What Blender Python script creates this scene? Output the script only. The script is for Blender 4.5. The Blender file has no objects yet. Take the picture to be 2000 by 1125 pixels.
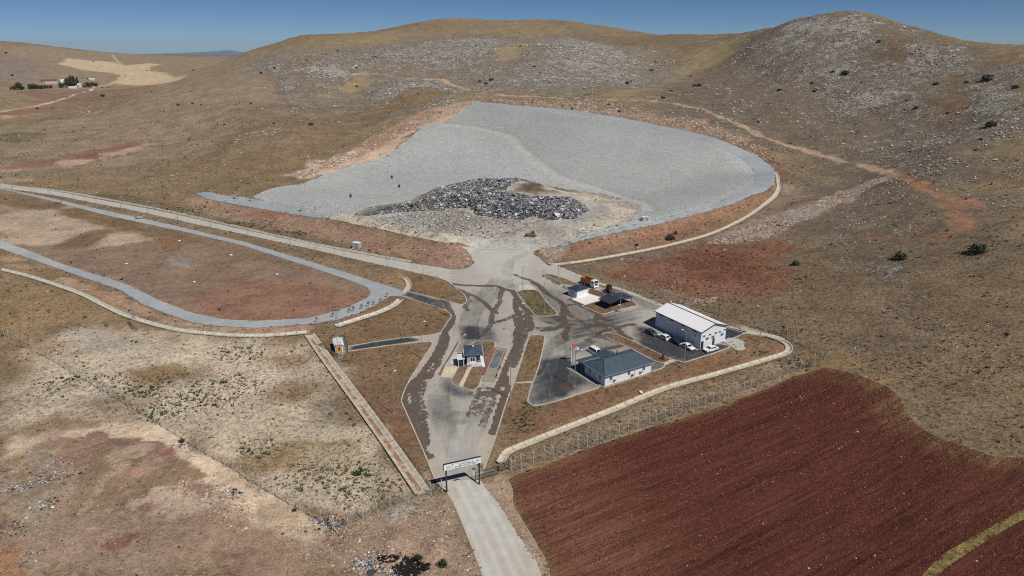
import bpy, bmesh, math, random
import numpy as np
from mathutils import Vector, Matrix
random.seed(7)
RNG = np.random.default_rng(11)
SC = bpy.context.scene
COL = SC.collection
R = math.radians

# ------------------------------------------------------------------ camera
CAM_H = 80.0
FPX = 1333.0                 # focal length in photo pixels (2000 px wide)
PITCH = math.atan(470.5 / FPX)
cd = bpy.data.cameras.new("camera")
cd.sensor_width = 36.0
cd.lens = 36.0 * FPX / 2000.0
cd.clip_start = 1.0
cd.clip_end = 60000.0
cam = bpy.data.objects.new("camera", cd)
COL.objects.link(cam)
cam.location = (0, 0, CAM_H)
cam.rotation_euler = (math.pi / 2 - PITCH, 0, 0)
SC.camera = cam

# ------------------------------------------------------------------ sky, sun, exposure
SUN_EL = R(51.0)
SUN_AZ = (0.67, -0.742)      # horizontal direction towards the sun (x right, y ahead)
w = bpy.data.worlds.new("World")
SC.world = w
w.use_nodes = True
nt = w.node_tree
nt.nodes.clear()
sky = nt.nodes.new("ShaderNodeTexSky")
sky.sky_type = 'NISHITA'
sky.sun_disc = False
sky.sun_elevation = SUN_EL
sky.sun_rotation = math.atan2(SUN_AZ[0], SUN_AZ[1])
sky.altitude = 2500.0
sky.air_density = 0.55
sky.dust_density = 0.0
sky.ozone_density = 4.0
hs = nt.nodes.new("ShaderNodeHueSaturation")
hs.inputs["Saturation"].default_value = 1.15
hs.inputs["Value"].default_value = 0.72
bg = nt.nodes.new("ShaderNodeBackground")
bg.inputs["Strength"].default_value = 0.075
wo = nt.nodes.new("ShaderNodeOutputWorld")
nt.links.new(sky.outputs[0], hs.inputs["Color"])
nt.links.new(hs.outputs[0], bg.inputs[0])
nt.links.new(bg.outputs[0], wo.inputs[0])

sd_ = bpy.data.lights.new("sun", 'SUN')
sd_.energy = 4.0
sd_.angle = R(0.5)
sd_.color = (1.0, 0.955, 0.89)
sun = bpy.data.objects.new("sun", sd_)
COL.objects.link(sun)
sv = Vector((SUN_AZ[0] * math.cos(SUN_EL), SUN_AZ[1] * math.cos(SUN_EL), math.sin(SUN_EL)))
sun.rotation_euler = sv.to_track_quat('Z', 'Y').to_euler()
sun.location = (200, -200, 300)

SC.view_settings.view_transform = 'Standard'
SC.view_settings.look = 'None'
SC.view_settings.exposure = 0.0
SC.view_settings.gamma = 1.0
SC.view_settings.use_curve_mapping = False
SC.cycles.max_bounces = 4
SC.cycles.diffuse_bounces = 2
SC.cycles.glossy_bounces = 2
SC.cycles.volume_bounces = 0
SC.cycles.use_denoising = False
SC.cycles.filter_width = 1.15
SC.cycles.use_adaptive_sampling = True
SC.cycles.adaptive_threshold = 0.01

KIR = 0.98                   # what a white horizontal surface shows under this sun and sky
def S(r, g, b):
    """albedo whose sunlit look is this sRGB colour"""
    o = []
    for c in (r, g, b):
        c /= 255.0
        c = c / 12.92 if c <= 0.04045 else ((c + 0.055) / 1.055) ** 2.4
        o.append(min(c / KIR, 0.85))
    return tuple(o)

# ------------------------------------------------------------------ small numpy helpers
def smooth(a, b, x):
    t = np.clip((x - a) / (b - a), 0, 1)
    return t * t * (3 - 2 * t)

def _h(ix, iy, seed):
    n = (ix.astype(np.int64) * 374761393 + iy.astype(np.int64) * 668265263 + seed * 1442695041) & 0xFFFFFFFF
    n = ((n ^ (n >> 13)) * 1274126177) & 0xFFFFFFFF
    n = n ^ (n >> 16)
    return (n & 0xFFFFFF).astype(np.float64) / float(0xFFFFFF)

def vnoise(x, y, seed=0):
    x = np.asarray(x, float); y = np.asarray(y, float)
    ix = np.floor(x); iy = np.floor(y)
    fx = x - ix; fy = y - iy
    fx = fx * fx * fx * (fx * (fx * 6 - 15) + 10); fy = fy * fy * fy * (fy * (fy * 6 - 15) + 10)
    a = _h(ix, iy, seed); b = _h(ix + 1, iy, seed); c = _h(ix, iy + 1, seed); d = _h(ix + 1, iy + 1, seed)
    return (a * (1 - fx) + b * fx) * (1 - fy) + (c * (1 - fx) + d * fx) * fy

def fbm(x, y, wl, octv=4, seed=0, gain=0.5):
    s = 0; amp = 1.0; tot = 0
    ca, sa = 0.8, 0.6
    for k in range(octv):
        s = s + amp * (vnoise(x / wl, y / wl, seed + 17 * k) - 0.5) * 2
        tot += amp; amp *= gain; wl *= 0.47
        x, y = ca * x - sa * y, sa * x + ca * y
    return s / tot

# ------------------------------------------------------------------ from a photo pixel to a ray
CP, SP = math.cos(PITCH), math.sin(PITCH)
def ray(px, py):
    """azimuth and tangent of elevation of the sight line through a photo pixel"""
    a = (np.asarray(px, float) - 1000.0) / FPX
    v = (562.5 - np.asarray(py, float)) / FPX
    fwd = CP + v * SP
    up = v * CP - SP
    return np.arctan2(a, fwd), up / np.hypot(a, fwd)

# ------------------------------------------------------------------ terrain control heights
CZ = []          # (azimuth, ln distance, height)
def cz(*pts):
    for px, py, z in pts:
        az, t = ray(px, py)
        CZ.append((float(az), math.log((z - CAM_H) / float(t)), z))
def cdist(*pts):
    for px, py, D in pts:
        az, t = ray(px, py)
        CZ.append((float(az), math.log(D), CAM_H + D * float(t)))
def chid(*pts):
    for px, D, z in pts:
        az, t = ray(px, 110)
        CZ.append((float(az), math.log(D), z))

for c in (-1200, -500, 0, 500, 1000, 1500, 2000, 2500, 3200):
    chid((c, 30, 0.0), (c, 62, 0.0))
cz((0, 1110, .5), (250, 1110, 0), (500, 1110, 0), (750, 1110, 0), (1000, 1110, 0), (1300, 1110, -.3), (1650, 1110, -.3), (1990, 1110, .3),
   (0, 950, .6), (300, 950, .3), (600, 950, 0), (900, 950, 0), (1200, 950, 0), (1600, 950, .2), (1990, 950, 2.2),
   (0, 800, .7), (300, 800, .3), (600, 800, 0), (900, 800, 0), (1200, 800, 0), (1500, 800, .6), (1750, 800, 2.4), (1990, 800, 5),
   (0, 680, 1), (300, 680, .5), (600, 680, .3), (850, 680, .3), (1100, 680, .4), (1350, 680, .7), (1550, 680, 1.8), (1750, 680, 5), (1990, 680, 9),
   (0, 580, 1.5), (300, 600, 1), (600, 600, .8), (850, 590, .8), (1100, 590, 1), (1280, 590, 1.8), (1500, 590, 3.6), (1750, 580, 8.5), (1990, 560, 14.5),
   (0, 480, 2.4), (300, 500, 1.6), (600, 530, 1.2), (850, 530, 1.4), (1000, 510, 2), (1200, 520, 2.3), (1400, 500, 4), (1600, 480, 7.5), (1800, 470, 13.5), (1990, 450, 20.5),
   (0, 420, 4), (0, 362, 6), (150, 385, 4.4), (300, 412, 3.2), (450, 445, 2.4), (600, 480, 1.9), (750, 505, 1.7),
   (0, 330, 11), (150, 340, 9), (250, 355, 7), (340, 385, 4.2),
   (560, 378, 5), (700, 385, 5.5), (900, 440, 4.3), (1000, 455, 4.3), (1100, 440, 5), (900, 350, 10.5), (1050, 345, 12), (750, 330, 9.5),
   (1450, 385, 6), (1300, 425, 4.8), (1200, 450, 4.2), (1100, 475, 3.3), (1300, 480, 2.8), (1420, 445, 4.2), (1520, 385, 5.2), (1560, 400, 7.5))
cdist((800, 275, 462), (860, 243, 500), (930, 203, 560), (1100, 218, 545), (930, 260, 480), (1100, 300, 430), (1250, 330, 415), (1300, 250, 510), (1400, 277, 480),
      (1470, 340, 435), (1520, 345, 428), (1650, 350, 440), (1650, 200, 650), (1650, 100, 790), (1640, 27, 900), (1560, 45, 915), (1720, 40, 900),
      (1500, 200, 640), (1500, 130, 800), (1490, 68, 950), (1400, 180, 690), (1410, 120, 900), (1310, 125, 930), (1200, 186, 645), (1240, 160, 760), (1300, 200, 600),
      (1800, 70, 880), (2000, 108, 720), (1900, 90, 800), (2150, 140, 650), (1800, 200, 600), (1800, 350, 400), (1990, 350, 390), (1990, 200, 560), (1900, 150, 690),
      (1140, 84, 1000), (1030, 92, 1010), (1250, 108, 960), (1100, 195, 640), (1000, 193, 620), (1000, 150, 780), (1150, 150, 790), (930, 75, 1150),
      (830, 92, 1050), (740, 92, 1180), (620, 112, 850), (690, 152, 790), (560, 130, 880), (500, 128, 960),
      (870, 36, 1700), (760, 58, 1600), (960, 40, 1700), (1020, 40, 1650), (1120, 44, 1600), (1190, 68, 1520), (1210, 73, 1450), (1300, 69, 1400), (1380, 69, 1380), (1460, 68, 1300),
      (600, 66, 1500), (650, 67, 1520), (540, 84, 1450), (480, 103, 1400),
      (400, 160, 800), (450, 220, 600), (550, 270, 500), (600, 330, 430), (300, 300, 520), (700, 250, 540), (800, 200, 610), (700, 200, 640), (850, 150, 790), (600, 200, 680),
      (200, 230, 700), (130, 290, 560), (400, 250, 590), (300, 175, 900), (100, 225, 760), (0, 245, 690), (-150, 270, 640),
      (0, 225, 900), (100, 205, 1000), (0, 190, 1150), (200, 190, 1150), (300, 162, 1400), (350, 150, 1500), (140, 165, 1480), (60, 150, 1600), (0, 140, 1700), (250, 140, 1800),
      (40, 110, 2300), (100, 91, 2800), (0, 84, 2500), (200, 102, 3000), (330, 112, 2900), (430, 108, 3300), (300, 106, 3400))
chid((0, 780, 8), (150, 870, 11), (300, 1040, 19), (1140, 1150, 70), (620, 1020, 60), (450, 1000, 48), (930, 1330, 85), (-300, 900, 18), (-300, 500, 12), (-300, 1600, 40),
     (480, 1900, 35), (600, 2500, 60), (900, 2600, 90), (1200, 2500, 60), (1450, 2200, 60), (1640, 1400, 70), (2000, 1200, 40), (2300, 1100, 40), (2300, 500, 40), (2600, 300, 20),
     (100, 4300, 30), (300, 4600, 0), (430, 4600, -10))
for c in (-900, -200, 300, 700, 1100, 1500, 1900, 2500, 3200):
    chid((c, 7000, -40), (c, 17000, -160))
CZ = np.array(CZ)

def tps_fit(P, z, lam):
    n = len(P)
    d2 = ((P[:, None, :] - P[None, :, :]) ** 2).sum(-1)
    K = 0.5 * d2 * np.log(d2 + 1e-12) + lam * np.eye(n)
    Q = np.c_[np.ones(n), P]
    A = np.block([[K, Q], [Q.T, np.zeros((3, 3))]])
    return np.linalg.solve(A, np.r_[z, np.zeros(3)])
_P = CZ[:, :2] * np.array([1.25, 1.0])
_W = tps_fit(_P, CZ[:, 2], 2e-4)
GA = np.linspace(-1.25, 1.25, 420)
GL = np.linspace(math.log(28.0), math.log(17000.0), 700)
def _tps_grid():
    aa, ll = np.meshgrid(GA, GL)
    q = np.c_[aa.ravel() * 1.25, ll.ravel()]
    out = np.full(len(q), _W[-3]) + q @ _W[-2:]
    for i in range(len(_P)):
        d2 = ((q - _P[i]) ** 2).sum(1)
        out += _W[i] * 0.5 * d2 * np.log(d2 + 1e-12)
    return out.reshape(aa.shape)
G0 = _tps_grid()
def gridlook(G, x, y):
    a = np.arctan2(x, y); l = np.log(np.maximum(np.hypot(x, y), 28.5))
    u = np.clip((a - GA[0]) / (GA[1] - GA[0]), 0, len(GA) - 1.001)
    v = np.clip((l - GL[0]) / (GL[1] - GL[0]), 0, len(GL) - 1.001)
    i = u.astype(int); j = v.astype(int); fu = u - i; fv = v - j
    return (G[j, i] * (1 - fu) + G[j, i + 1] * fu) * (1 - fv) + (G[j + 1, i] * (1 - fu) + G[j + 1, i + 1] * fu) * fv

_RS = np.exp(np.linspace(math.log(45.0), math.log(9000.0), 2600))
def cast(hf, pts):
    """photo pixels -> ground points (x, y) on the height function hf"""
    out = []
    for px, py in pts:
        az, t = ray(px, py)
        xs = _RS * math.sin(az); ys = _RS * math.cos(az)
        d = CAM_H + _RS * float(t) - hf(xs, ys)
        k = np.argmax(d < 0)
        if d[k] >= 0:
            k = len(_RS) - 1
        if k == 0:
            k = 1
        f = d[k - 1] / (d[k - 1] - d[k]) if d[k - 1] != d[k] else 0
        r = _RS[k - 1] + (_RS[k] - _RS[k - 1]) * f
        out.append((r * math.sin(az), r * math.cos(az)))
    return np.array(out)

def sdist(poly, x, y, closed=True):
    """distance to a polyline; for a closed one positive inside"""
    x = np.asarray(x, float); y = np.asarray(y, float)
    P = np.asarray(poly, float)
    n = len(P)
    best = np.full(x.shape, 1e18)
    ins = np.zeros(x.shape, bool)
    for i in range(n if closed else n - 1):
        ax, ay = P[i]; bx, by = P[(i + 1) % n]
        dx, dy = bx - ax, by - ay
        L2 = dx * dx + dy * dy + 1e-12
        t = np.clip(((x - ax) * dx + (y - ay) * dy) / L2, 0, 1)
        best = np.minimum(best, (x - ax - t * dx) ** 2 + (y - ay - t * dy) ** 2)
        if closed:
            c = (ay > y) != (by > y)
            ins ^= c & (x < dx * (y - ay) / (dy if dy else 1e-12) + ax)
    d = np.sqrt(best)
    return np.where(ins, d, -d) if closed else -d

def sdist_near(poly, x, y, pad, closed=True, far=-1e6):
    """sdist evaluated only near the polygon"""
    P = np.asarray(poly)
    lo = P.min(0) - pad; hi = P.max(0) + pad
    m = (x > lo[0]) & (x < hi[0]) & (y > lo[1]) & (y < hi[1])
    o = np.full(x.shape, far)
    if m.any():
        o[m] = sdist(P, x[m], y[m], closed)
    return o

def curve(pts, n=6, closed=False):
    """Catmull-Rom through points"""
    P = [np.array(p, float) for p in pts]
    m = len(P); out = []
    for i in range(m if closed else m - 1):
        if closed:
            a, b, c, d = P[i - 1], P[i], P[(i + 1) % m], P[(i + 2) % m]
        else:
            a, b, c, d = P[max(i - 1, 0)], P[i], P[i + 1], P[min(i + 2, m - 1)]
        for k in range(n):
            t = k / n
            out.append(0.5 * ((2 * b) + (-a + c) * t + (2 * a - 5 * b + 4 * c - d) * t * t + (-a + 3 * b - 3 * c + d) * t ** 3))
    if not closed:
        out.append(P[-1])
    return np.array(out)

def h0(x, y):
    return gridlook(G0, x, y)
# berm along the outer side of the waste basin: crest line and height
BERM_PX = [(372, 380), (430, 385), (500, 398), (560, 408), (640, 424), (700, 440), (760, 455), (830, 470), (890, 482), (930, 490)]
BERM2_PX = [(1075, 480), (1130, 472), (1200, 455), (1300, 433), (1375, 414), (1440, 397), (1490, 376), (1512, 358), (1512, 335)]
BERM = curve(cast(h0, BERM_PX), 3)
BERM2 = curve(cast(h0, BERM2_PX), 3)
def berm(x, y):
    o = np.zeros(np.shape(x))
    for B, hgt, side in ((BERM, 5.0, 1), (BERM2, 3.4, 1)):
        lo = B.min(0) - 60; hi = B.max(0) + 60
        m = (x > lo[0]) & (x < hi[0]) & (y > lo[1]) & (y < hi[1])
        if not m.any():
            continue
        xm = x[m]; ym = y[m]
        best = np.full(xm.shape, 1e18); sgn = np.zeros(xm.shape); par = np.zeros(xm.shape)
        n = len(B)
        for i in range(n - 1):
            d = B[i + 1] - B[i]
            t = np.clip(((xm - B[i][0]) * d[0] + (ym - B[i][1]) * d[1]) / (d @ d), 0, 1)
            ex = xm - B[i][0] - t * d[0]; ey = ym - B[i][1] - t * d[1]
            q = ex * ex + ey * ey
            u = q < best
            best[u] = q[u]; sgn[u] = np.sign(d[0] * ey - d[1] * ex)[u]; par[u] = ((i + t) / (n - 1))[u]
        dd = np.sqrt(best) * sgn          # positive: left of travel = basin side
        prof = np.where(dd < 0, smooth(-13, -0.5, dd), 1 - smooth(7, 45, dd))
        amp = hgt * smooth(0, .12, par) * (1 - smooth(.86, 1.0, par))
        o[m] += amp * prof
    return o
def h1(x, y):
    return h0(x, y) + berm(x, y)
# the flattened site: no roughness inside
SITE_PX = [(0, 640), (330, 655), (600, 660), (830, 965), (985, 915), (1560, 700), (1440, 628), (1180, 545), (1080, 505), (1300, 470), (1450, 405), (1525, 340), (1400, 265),
           (930, 196), (770, 290), (500, 375), (340, 375), (0, 350)]
SITE = cast(h1, SITE_PX)
def rough_amp(x, y):
    r = np.hypot(x, y)
    d = -sdist_near(SITE, x, y, 60)
    m = smooth(0, 50, np.minimum(d, 60)) * smooth(120, 420, r)
    return m
# rounded knolls and the gullies between them: photo point, half widths across and along the sight line (m), height
KNOLLS = [(612, 140, 48, 62, 9.0), (500, 172, 40, 50, 4.5), (1130, 122, 72, 85, 12.0), (1010, 150, 34, 60, 4.0), (812, 186, 36, 46, 7.0), (868, 108, 80, 90, 9.0), (760, 130, 40, 60, 4.0), (720, 168, 26, 36, 3.5),
          (1700, 185, 30, 26, 4.5), (1790, 200, 28, 26, 4.0), (1640, 140, 26, 26, 4.0), (1930, 200, 34, 30, 5.0), (1790, 108, 40, 34, 5.0), (1570, 130, 30, 34, 4.0), (1560, 210, 34, 26, 3.0), (1880, 290, 28, 22, 3.0), (640, 248, 26, 18, 2.6), (400, 228, 60, 30, 3.5),
          (690, 185, 26, 60, -5.0), (640, 220, 24, 40, -3.5), (1255, 158, 22, 60, -5.0), (985, 128, 18, 50, -4.5), (1680, 120, 24, 60, -4.0), (1860, 230, 22, 60, -4.0), (1740, 250, 20, 40, -3.0), (1600, 180, 20, 50, -3.0), (900, 160, 22, 40, -3.5)]
_KN = [(cast(h1, [(k[0], k[1])])[0],) + k[2:] for k in KNOLLS]
def knolls(x, y):
    o = np.zeros(np.shape(x))
    for c, rx, ry, hh in _KN:
        u = c / np.hypot(*c)
        a = (x - c[0]) * u[0] + (y - c[1]) * u[1]; b = (x - c[0]) * u[1] - (y - c[1]) * u[0]
        o += hh * np.exp(-(a / ry) ** 2 - (b / rx) ** 2)
    return o
def h2(x, y):
    m = rough_amp(x, y)
    r = np.hypot(x, y)
    big = fbm(x, y, 120.0, 3, 3) * 3.0 * smooth(300, 700, r)
    mid = fbm(x, y, 42.0, 4, 5, .55) * 2.6
    return h1(x, y) + m * (big + mid + knolls(x, y))
_aa, _ll = np.meshgrid(np.linspace(-1.25, 1.25, 900), np.linspace(math.log(28.0), math.log(17000.0), 1500))
GA2 = _aa[0]; GL2 = _ll[:, 0]
_rr = np.exp(_ll)
G2 = h2(_rr * np.sin(_aa), _rr * np.cos(_aa))
def H(x, y):
    """height of the land"""
    x = np.asarray(x, float); y = np.asarray(y, float)
    a = np.arctan2(x, y); l = np.log(np.maximum(np.hypot(x, y), 28.5))
    u = np.clip((a - GA2[0]) / (GA2[1] - GA2[0]), 0, len(GA2) - 1.001)
    v = np.clip((l - GL2[0]) / (GL2[1] - GL2[0]), 0, len(GL2) - 1.001)
    i = u.astype(int); j = v.astype(int); fu = u - i; fv = v - j
    return (G2[j, i] * (1 - fu) + G2[j, i + 1] * fu) * (1 - fv) + (G2[j + 1, i] * (1 - fu) + G2[j + 1, i + 1] * fu) * fv
def Hs(x, y):
    return float(H(np.array([x]), np.array([y]))[0])
def W(*pts):
    return cast(H, pts)
def at(px, py):
    p = cast(H, [(px, py)])[0]
    return Vector((p[0], p[1], Hs(p[0], p[1])))
# ------------------------------------------------------------------ materials
MATS = {}
class NT:
    def __init__(s, name):
        s.m = bpy.data.materials.new(name)
        s.m.use_nodes = True
        s.t = s.m.node_tree
        s.p = s.t.nodes["Principled BSDF"]
        s.co = s.t.nodes.new("ShaderNodeTexCoord").outputs["Object"]
    def n(s, kind, **kw):
        k = s.t.nodes.new(kind)
        for a, b in kw.items():
            if a.startswith("_"):
                setattr(k, a[1:], b)
            else:
                s.set(k.inputs[a.replace("__", " ")], b)
        return k
    def set(s, sock, v):
        if isinstance(v, bpy.types.NodeSocket):
            s.t.links.new(v, sock)
        elif isinstance(v, (tuple, list)) and len(v) == 3 and sock.type == 'RGBA':
            sock.default_value = (*v, 1)
        else:
            sock.default_value = v
    def noise(s, scale, detail=3.0, rough=0.55, vec=None, dist=0.0):
        k = s.n("ShaderNodeTexNoise", Scale=scale, Detail=detail, Roughness=rough, Distortion=dist)
        s.set(k.inputs["Vector"], vec if vec is not None else s.co)
        return k.outputs["Fac"]
    def math(s, op, a, b=0.0, c=0.0, clamp=False):
        k = s.t.nodes.new("ShaderNodeMath"); k.operation = op; k.use_clamp = clamp
        s.set(k.inputs[0], a); s.set(k.inputs[1], b)
        if len(k.inputs) > 2:
            s.set(k.inputs[2], c)
        return k.outputs[0]
    def rng(s, v, a, b, c=0.0, d=1.0, smooth=True):
        k = s.t.nodes.new("ShaderNodeMapRange")
        k.interpolation_type = 'SMOOTHSTEP' if smooth else 'LINEAR'
        s.set(k.inputs[0], v)
        for i, q in enumerate((a, b, c, d)):
            s.set(k.inputs[i + 1], q)
        return k.outputs[0]
    def mix(s, f, a, b, mode='MIX'):
        k = s.t.nodes.new("ShaderNodeMix"); k.data_type = 'RGBA'; k.blend_type = mode
        s.set(k.inputs[0], f); s.set(k.inputs[6], a); s.set(k.inputs[7], b)
        return k.outputs[2]
    def attr(s, name):
        k = s.t.nodes.new("ShaderNodeAttribute"); k.attribute_name = name
        return k
    def scalecol(s, col, f):
        """colour times a scalar"""
        k = s.t.nodes.new("ShaderNodeVectorMath"); k.operation = 'SCALE'
        s.set(k.inputs[0], col); s.set(k.inputs["Scale"], f)
        return k.outputs[0]
    def out(s, col, rough=0.9, bump=None, bstr=0.5, bdist=0.1, spec=0.25):
        s.set(s.p.inputs["Base Color"], col)
        s.set(s.p.inputs["Roughness"], rough)
        s.p.inputs["Specular IOR Level"].default_value = spec
        if bump is not None:
            b = s.n("ShaderNodeBump", Strength=bstr, Distance=bdist, Height=bump)
            s.set(s.p.inputs["Normal"], b.outputs[0])
        MATS[s.m.name] = s.m
        return s.m

def ground_material(name, relief=0.35):
    """soil and dry grass: colour from the Col attribute, broken up by noise; 'rock' brings out pale stone, 'tuft' dark clumps"""
    g = NT(name)
    col = g.attr("Col").outputs["Color"]
    rock = g.attr("rock").outputs["Fac"]
    tuft = g.attr("tuft").outputs["Fac"]
    n1 = g.noise(2.6, 4, .65)
    n2 = g.noise(0.55, 5, .65)
    n3 = g.noise(0.085, 5, .6)
    v = g.math('ADD', g.rng(n1, .3, .7, .72, 1.28), g.rng(n2, .3, .7, -.20, .20))
    v = g.math('ADD', v, g.rng(n3, .3, .7, -.15, .15))
    c = g.scalecol(col, v)
    # warm and cool drift
    c = g.mix(g.rng(g.noise(.03, 4), .4, .65), c, g.mix(1.0, c, (1.03, 1.0, .95), 'MULTIPLY'))
    # clumps of dry scrub
    nt_ = g.noise(1.15, 3, .7)
    tm = g.math('MULTIPLY', g.rng(nt_, .53, .63), tuft)
    c = g.mix(tm, c, g.mix(.75, c, S(70, 62, 42)))
    # stone: ledges in strata
    mp = g.n("ShaderNodeMapping", Vector=g.co)
    mp.inputs["Rotation"].default_value = (0, 0, .5)
    mp.inputs["Scale"].default_value = (1.0, 2.1, 1.7)
    r1 = g.noise(.24, 7, .72, mp.outputs[0], .6)
    r2 = g.noise(.95, 5, .7, mp.outputs[0], .3)
    r0 = g.noise(.062, 4, .6, mp.outputs[0], .8)
    rr = g.math('ADD', g.math('MULTIPLY', r1, .5), g.math('MULTIPLY', r2, .25))
    rr = g.math('ADD', rr, g.math('MULTIPLY', r0, .25))
    thr = g.rng(rock, 0, 1, .66, .42, False)
    rm = g.rng(g.math('SUBTRACT', rr, thr), -.012, .04)
    rm = g.math('MULTIPLY', rm, g.rng(rock, .02, .12))
    stone = g.scalecol(S(194, 187, 178), g.rng(r2, .34, .64, .36, 1.25))
    c = g.mix(g.math('MULTIPLY', rm, .92), c, stone)
    crack = g.math('MULTIPLY', g.rng(g.noise(.6, 6, .75, mp.outputs[0], .8), .56, .62), g.rng(rock, .05, .5))
    c = g.mix(g.math('MULTIPLY', crack, .45), c, S(70, 62, 52))
    h = g.math('ADD', g.math('MULTIPLY', n1, .25), g.math('MULTIPLY', n2, .6))
    h = g.math('ADD', h, g.math('MULTIPLY', g.math('MULTIPLY', rm, r1), 9.0))
    h = g.math('ADD', h, g.math('MULTIPLY', tm, .35))
    return g.out(c, .95, h, .8, relief, .1)
M_GROUND = ground_material("ground_soil", .55)

def plain(name, rgb, rough=.6, nsc=3.0, namp=.12, metal=0.0, bump=0.0, spec=.4):
    g = NT(name)
    n = g.noise(nsc, 4, .6)
    c = g.scalecol(rgb, g.rng(n, .3, .7, 1 - namp, 1 + namp))
    g.p.inputs["Metallic"].default_value = metal
    return g.out(c, rough, n if bump else None, bump, .05, spec)

def colattr(name, rough=.85, namp=.15, nsc=4.0):
    g = NT(name)
    c = g.scalecol(g.attr("Col").outputs["Color"], g.rng(g.noise(nsc, 3), .3, .7, 1 - namp, 1 + namp))
    return g.out(c, rough, spec=.2)

# ------------------------------------------------------------------ objects
def tag(o, label=None, cat=None, group=None, kind=None):
    if label: o["label"] = label
    if cat: o["category"] = cat
    if group: o["group"] = group
    if kind: o["kind"] = kind
    return o
def link(name, me, mat=None, parent=None):
    if mat is not None and len(me.materials) == 0:
        me.materials.append(mat)
    o = bpy.data.objects.new(name, me)
    COL.objects.link(o)
    if parent is not None:
        o.parent = parent
    return o
def npmesh(name, V, F, smooth_=False, attrs=None):
    """mesh from arrays; F is (n,3) or (n,4) or a list of such"""
    me = bpy.data.meshes.new(name)
    Fs = F if isinstance(F, list) else [F]
    Fs = [np.asarray(f, np.int32) for f in Fs if len(f)]
    V = np.asarray(V, np.float32)
    me.vertices.add(len(V)); me.vertices.foreach_set("co", V.ravel())
    tot = sum(f.size for f in Fs); npoly = sum(len(f) for f in Fs)
    me.loops.add(tot); me.polygons.add(npoly)
    me.loops.foreach_set("vertex_index", np.concatenate([f.ravel() for f in Fs]))
    st = []; o = 0
    for f in Fs:
        st.append(o + np.arange(len(f)) * f.shape[1]); o += f.size
    me.polygons.foreach_set("loop_start", np.concatenate(st).astype(np.int32))
    me.polygons.foreach_set("use_smooth", np.full(npoly, smooth_))
    for k, a in (attrs or {}).items():
        a = np.asarray(a, np.float32)
        if a.ndim == 2:
            at_ = me.attributes.new(k, 'FLOAT_COLOR', 'POINT')
            at_.data.foreach_set("color", np.c_[a, np.ones(len(a))].astype(np.float32).ravel())
        else:
            at_ = me.attributes.new(k, 'FLOAT', 'POINT')
            at_.data.foreach_set("value", a)
    me.update(calc_edges=True)
    return me

# ------------------------------------------------------------------ what the land looks like, zone by zone
# (photo outline, edge width m, raggedness m, colour or None, rock, tuft, strength)
def L(*a):
    return np.array(S(*a))
ZONES = []
def zone(px, col, feather=3.0, ragged=4.0, wl=18.0, rock=None, tuft=None, k=1.0, sm=0):
    P = W(*px)
    if sm:
        P = curve(P, sm, True)
    ZONES.append((P, None if col is None else L(*col), feather, ragged, wl, rock, tuft, k))
def track(px, width, col, feather=1.0, ragged=1.0, wl=8.0, rock=None, tuft=None, k=1.0):
    ZONES.append((("line", curve(W(*px), 4), width), None if col is None else L(*col), feather, ragged, wl, rock, tuft, k))
def blob(cx, cy, rx, ry, ang=0.0, **kw):
    a = np.linspace(0, 2 * math.pi, 12, endpoint=False)
    c, s = math.cos(ang), math.sin(ang)
    px = [(cx + rx * math.cos(t) * c - ry * math.sin(t) * s, cy + rx * math.cos(t) * s + ry * math.sin(t) * c) for t in a]
    zone(px, kw.pop("col", None), **kw)

# right-hand hill: soil and stone, colours darkened for dimmer light on this side
zone([(1170, 190), (1320, 120), (1420, 80), (1500, 50), (1640, 30), (1780, 60), (1995, 106), (1999, 640), (1900, 560), (1700, 480), (1550, 420), (1530, 320), (1400, 260), (1250, 215)],
     (116, 100, 80), 30, 30, 60, rock=.48, tuft=.6)
zone([(1480, 90), (1560, 45), (1640, 28), (1720, 42), (1790, 62), (1930, 95), (1990, 130), (1990, 300), (1850, 330), (1700, 260), (1560, 200), (1460, 150)], None, 40, 40, 60, rock=.66, tuft=.6)
blob(1640, 60, 120, 28, 0, rock=.85, feather=20, ragged=30)
blob(1700, 190, 55, 14, 0, rock=.88, feather=12, ragged=14)
blob(1790, 105, 60, 22, .5, rock=.86, feather=12, ragged=14)
blob(1930, 190, 45, 30, 0, rock=.8, feather=12, ragged=14)
blob(1640, 140, 30, 14, 0, rock=.86, feather=9, ragged=9)
blob(1740, 90, 22, 30, .3, rock=.2, col=(118, 93, 68), feather=20, ragged=20)
blob(1860, 200, 14, 50, .2, rock=.2, col=(116, 92, 68), feather=12, ragged=12)
zone([(1530, 480), (1700, 470), (1990, 480), (1999, 800), (1900, 870), (1740, 760), (1620, 690), (1470, 620), (1420, 590), (1530, 560)], (122, 102, 74), 20, 22, 40, rock=.30, tuft=.75)
blob(1650, 560, 60, 12, .3, rock=.55, feather=8, ragged=10)
blob(1660, 510, 70, 8, .1, rock=.6, feather=6, ragged=8)
blob(1690, 430, 40, 10, 0, rock=.62, feather=6, ragged=8)
blob(1760, 545, 60, 10, 0, rock=.55, feather=6, ragged=8)
# valley side strip, yellow grass
zone([(1170, 192), (1260, 160), (1330, 118), (1420, 82), (1440, 100), (1370, 140), (1300, 172), (1220, 196)], (139, 121, 78), 20, 12, 40, rock=.06, tuft=.3)
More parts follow.
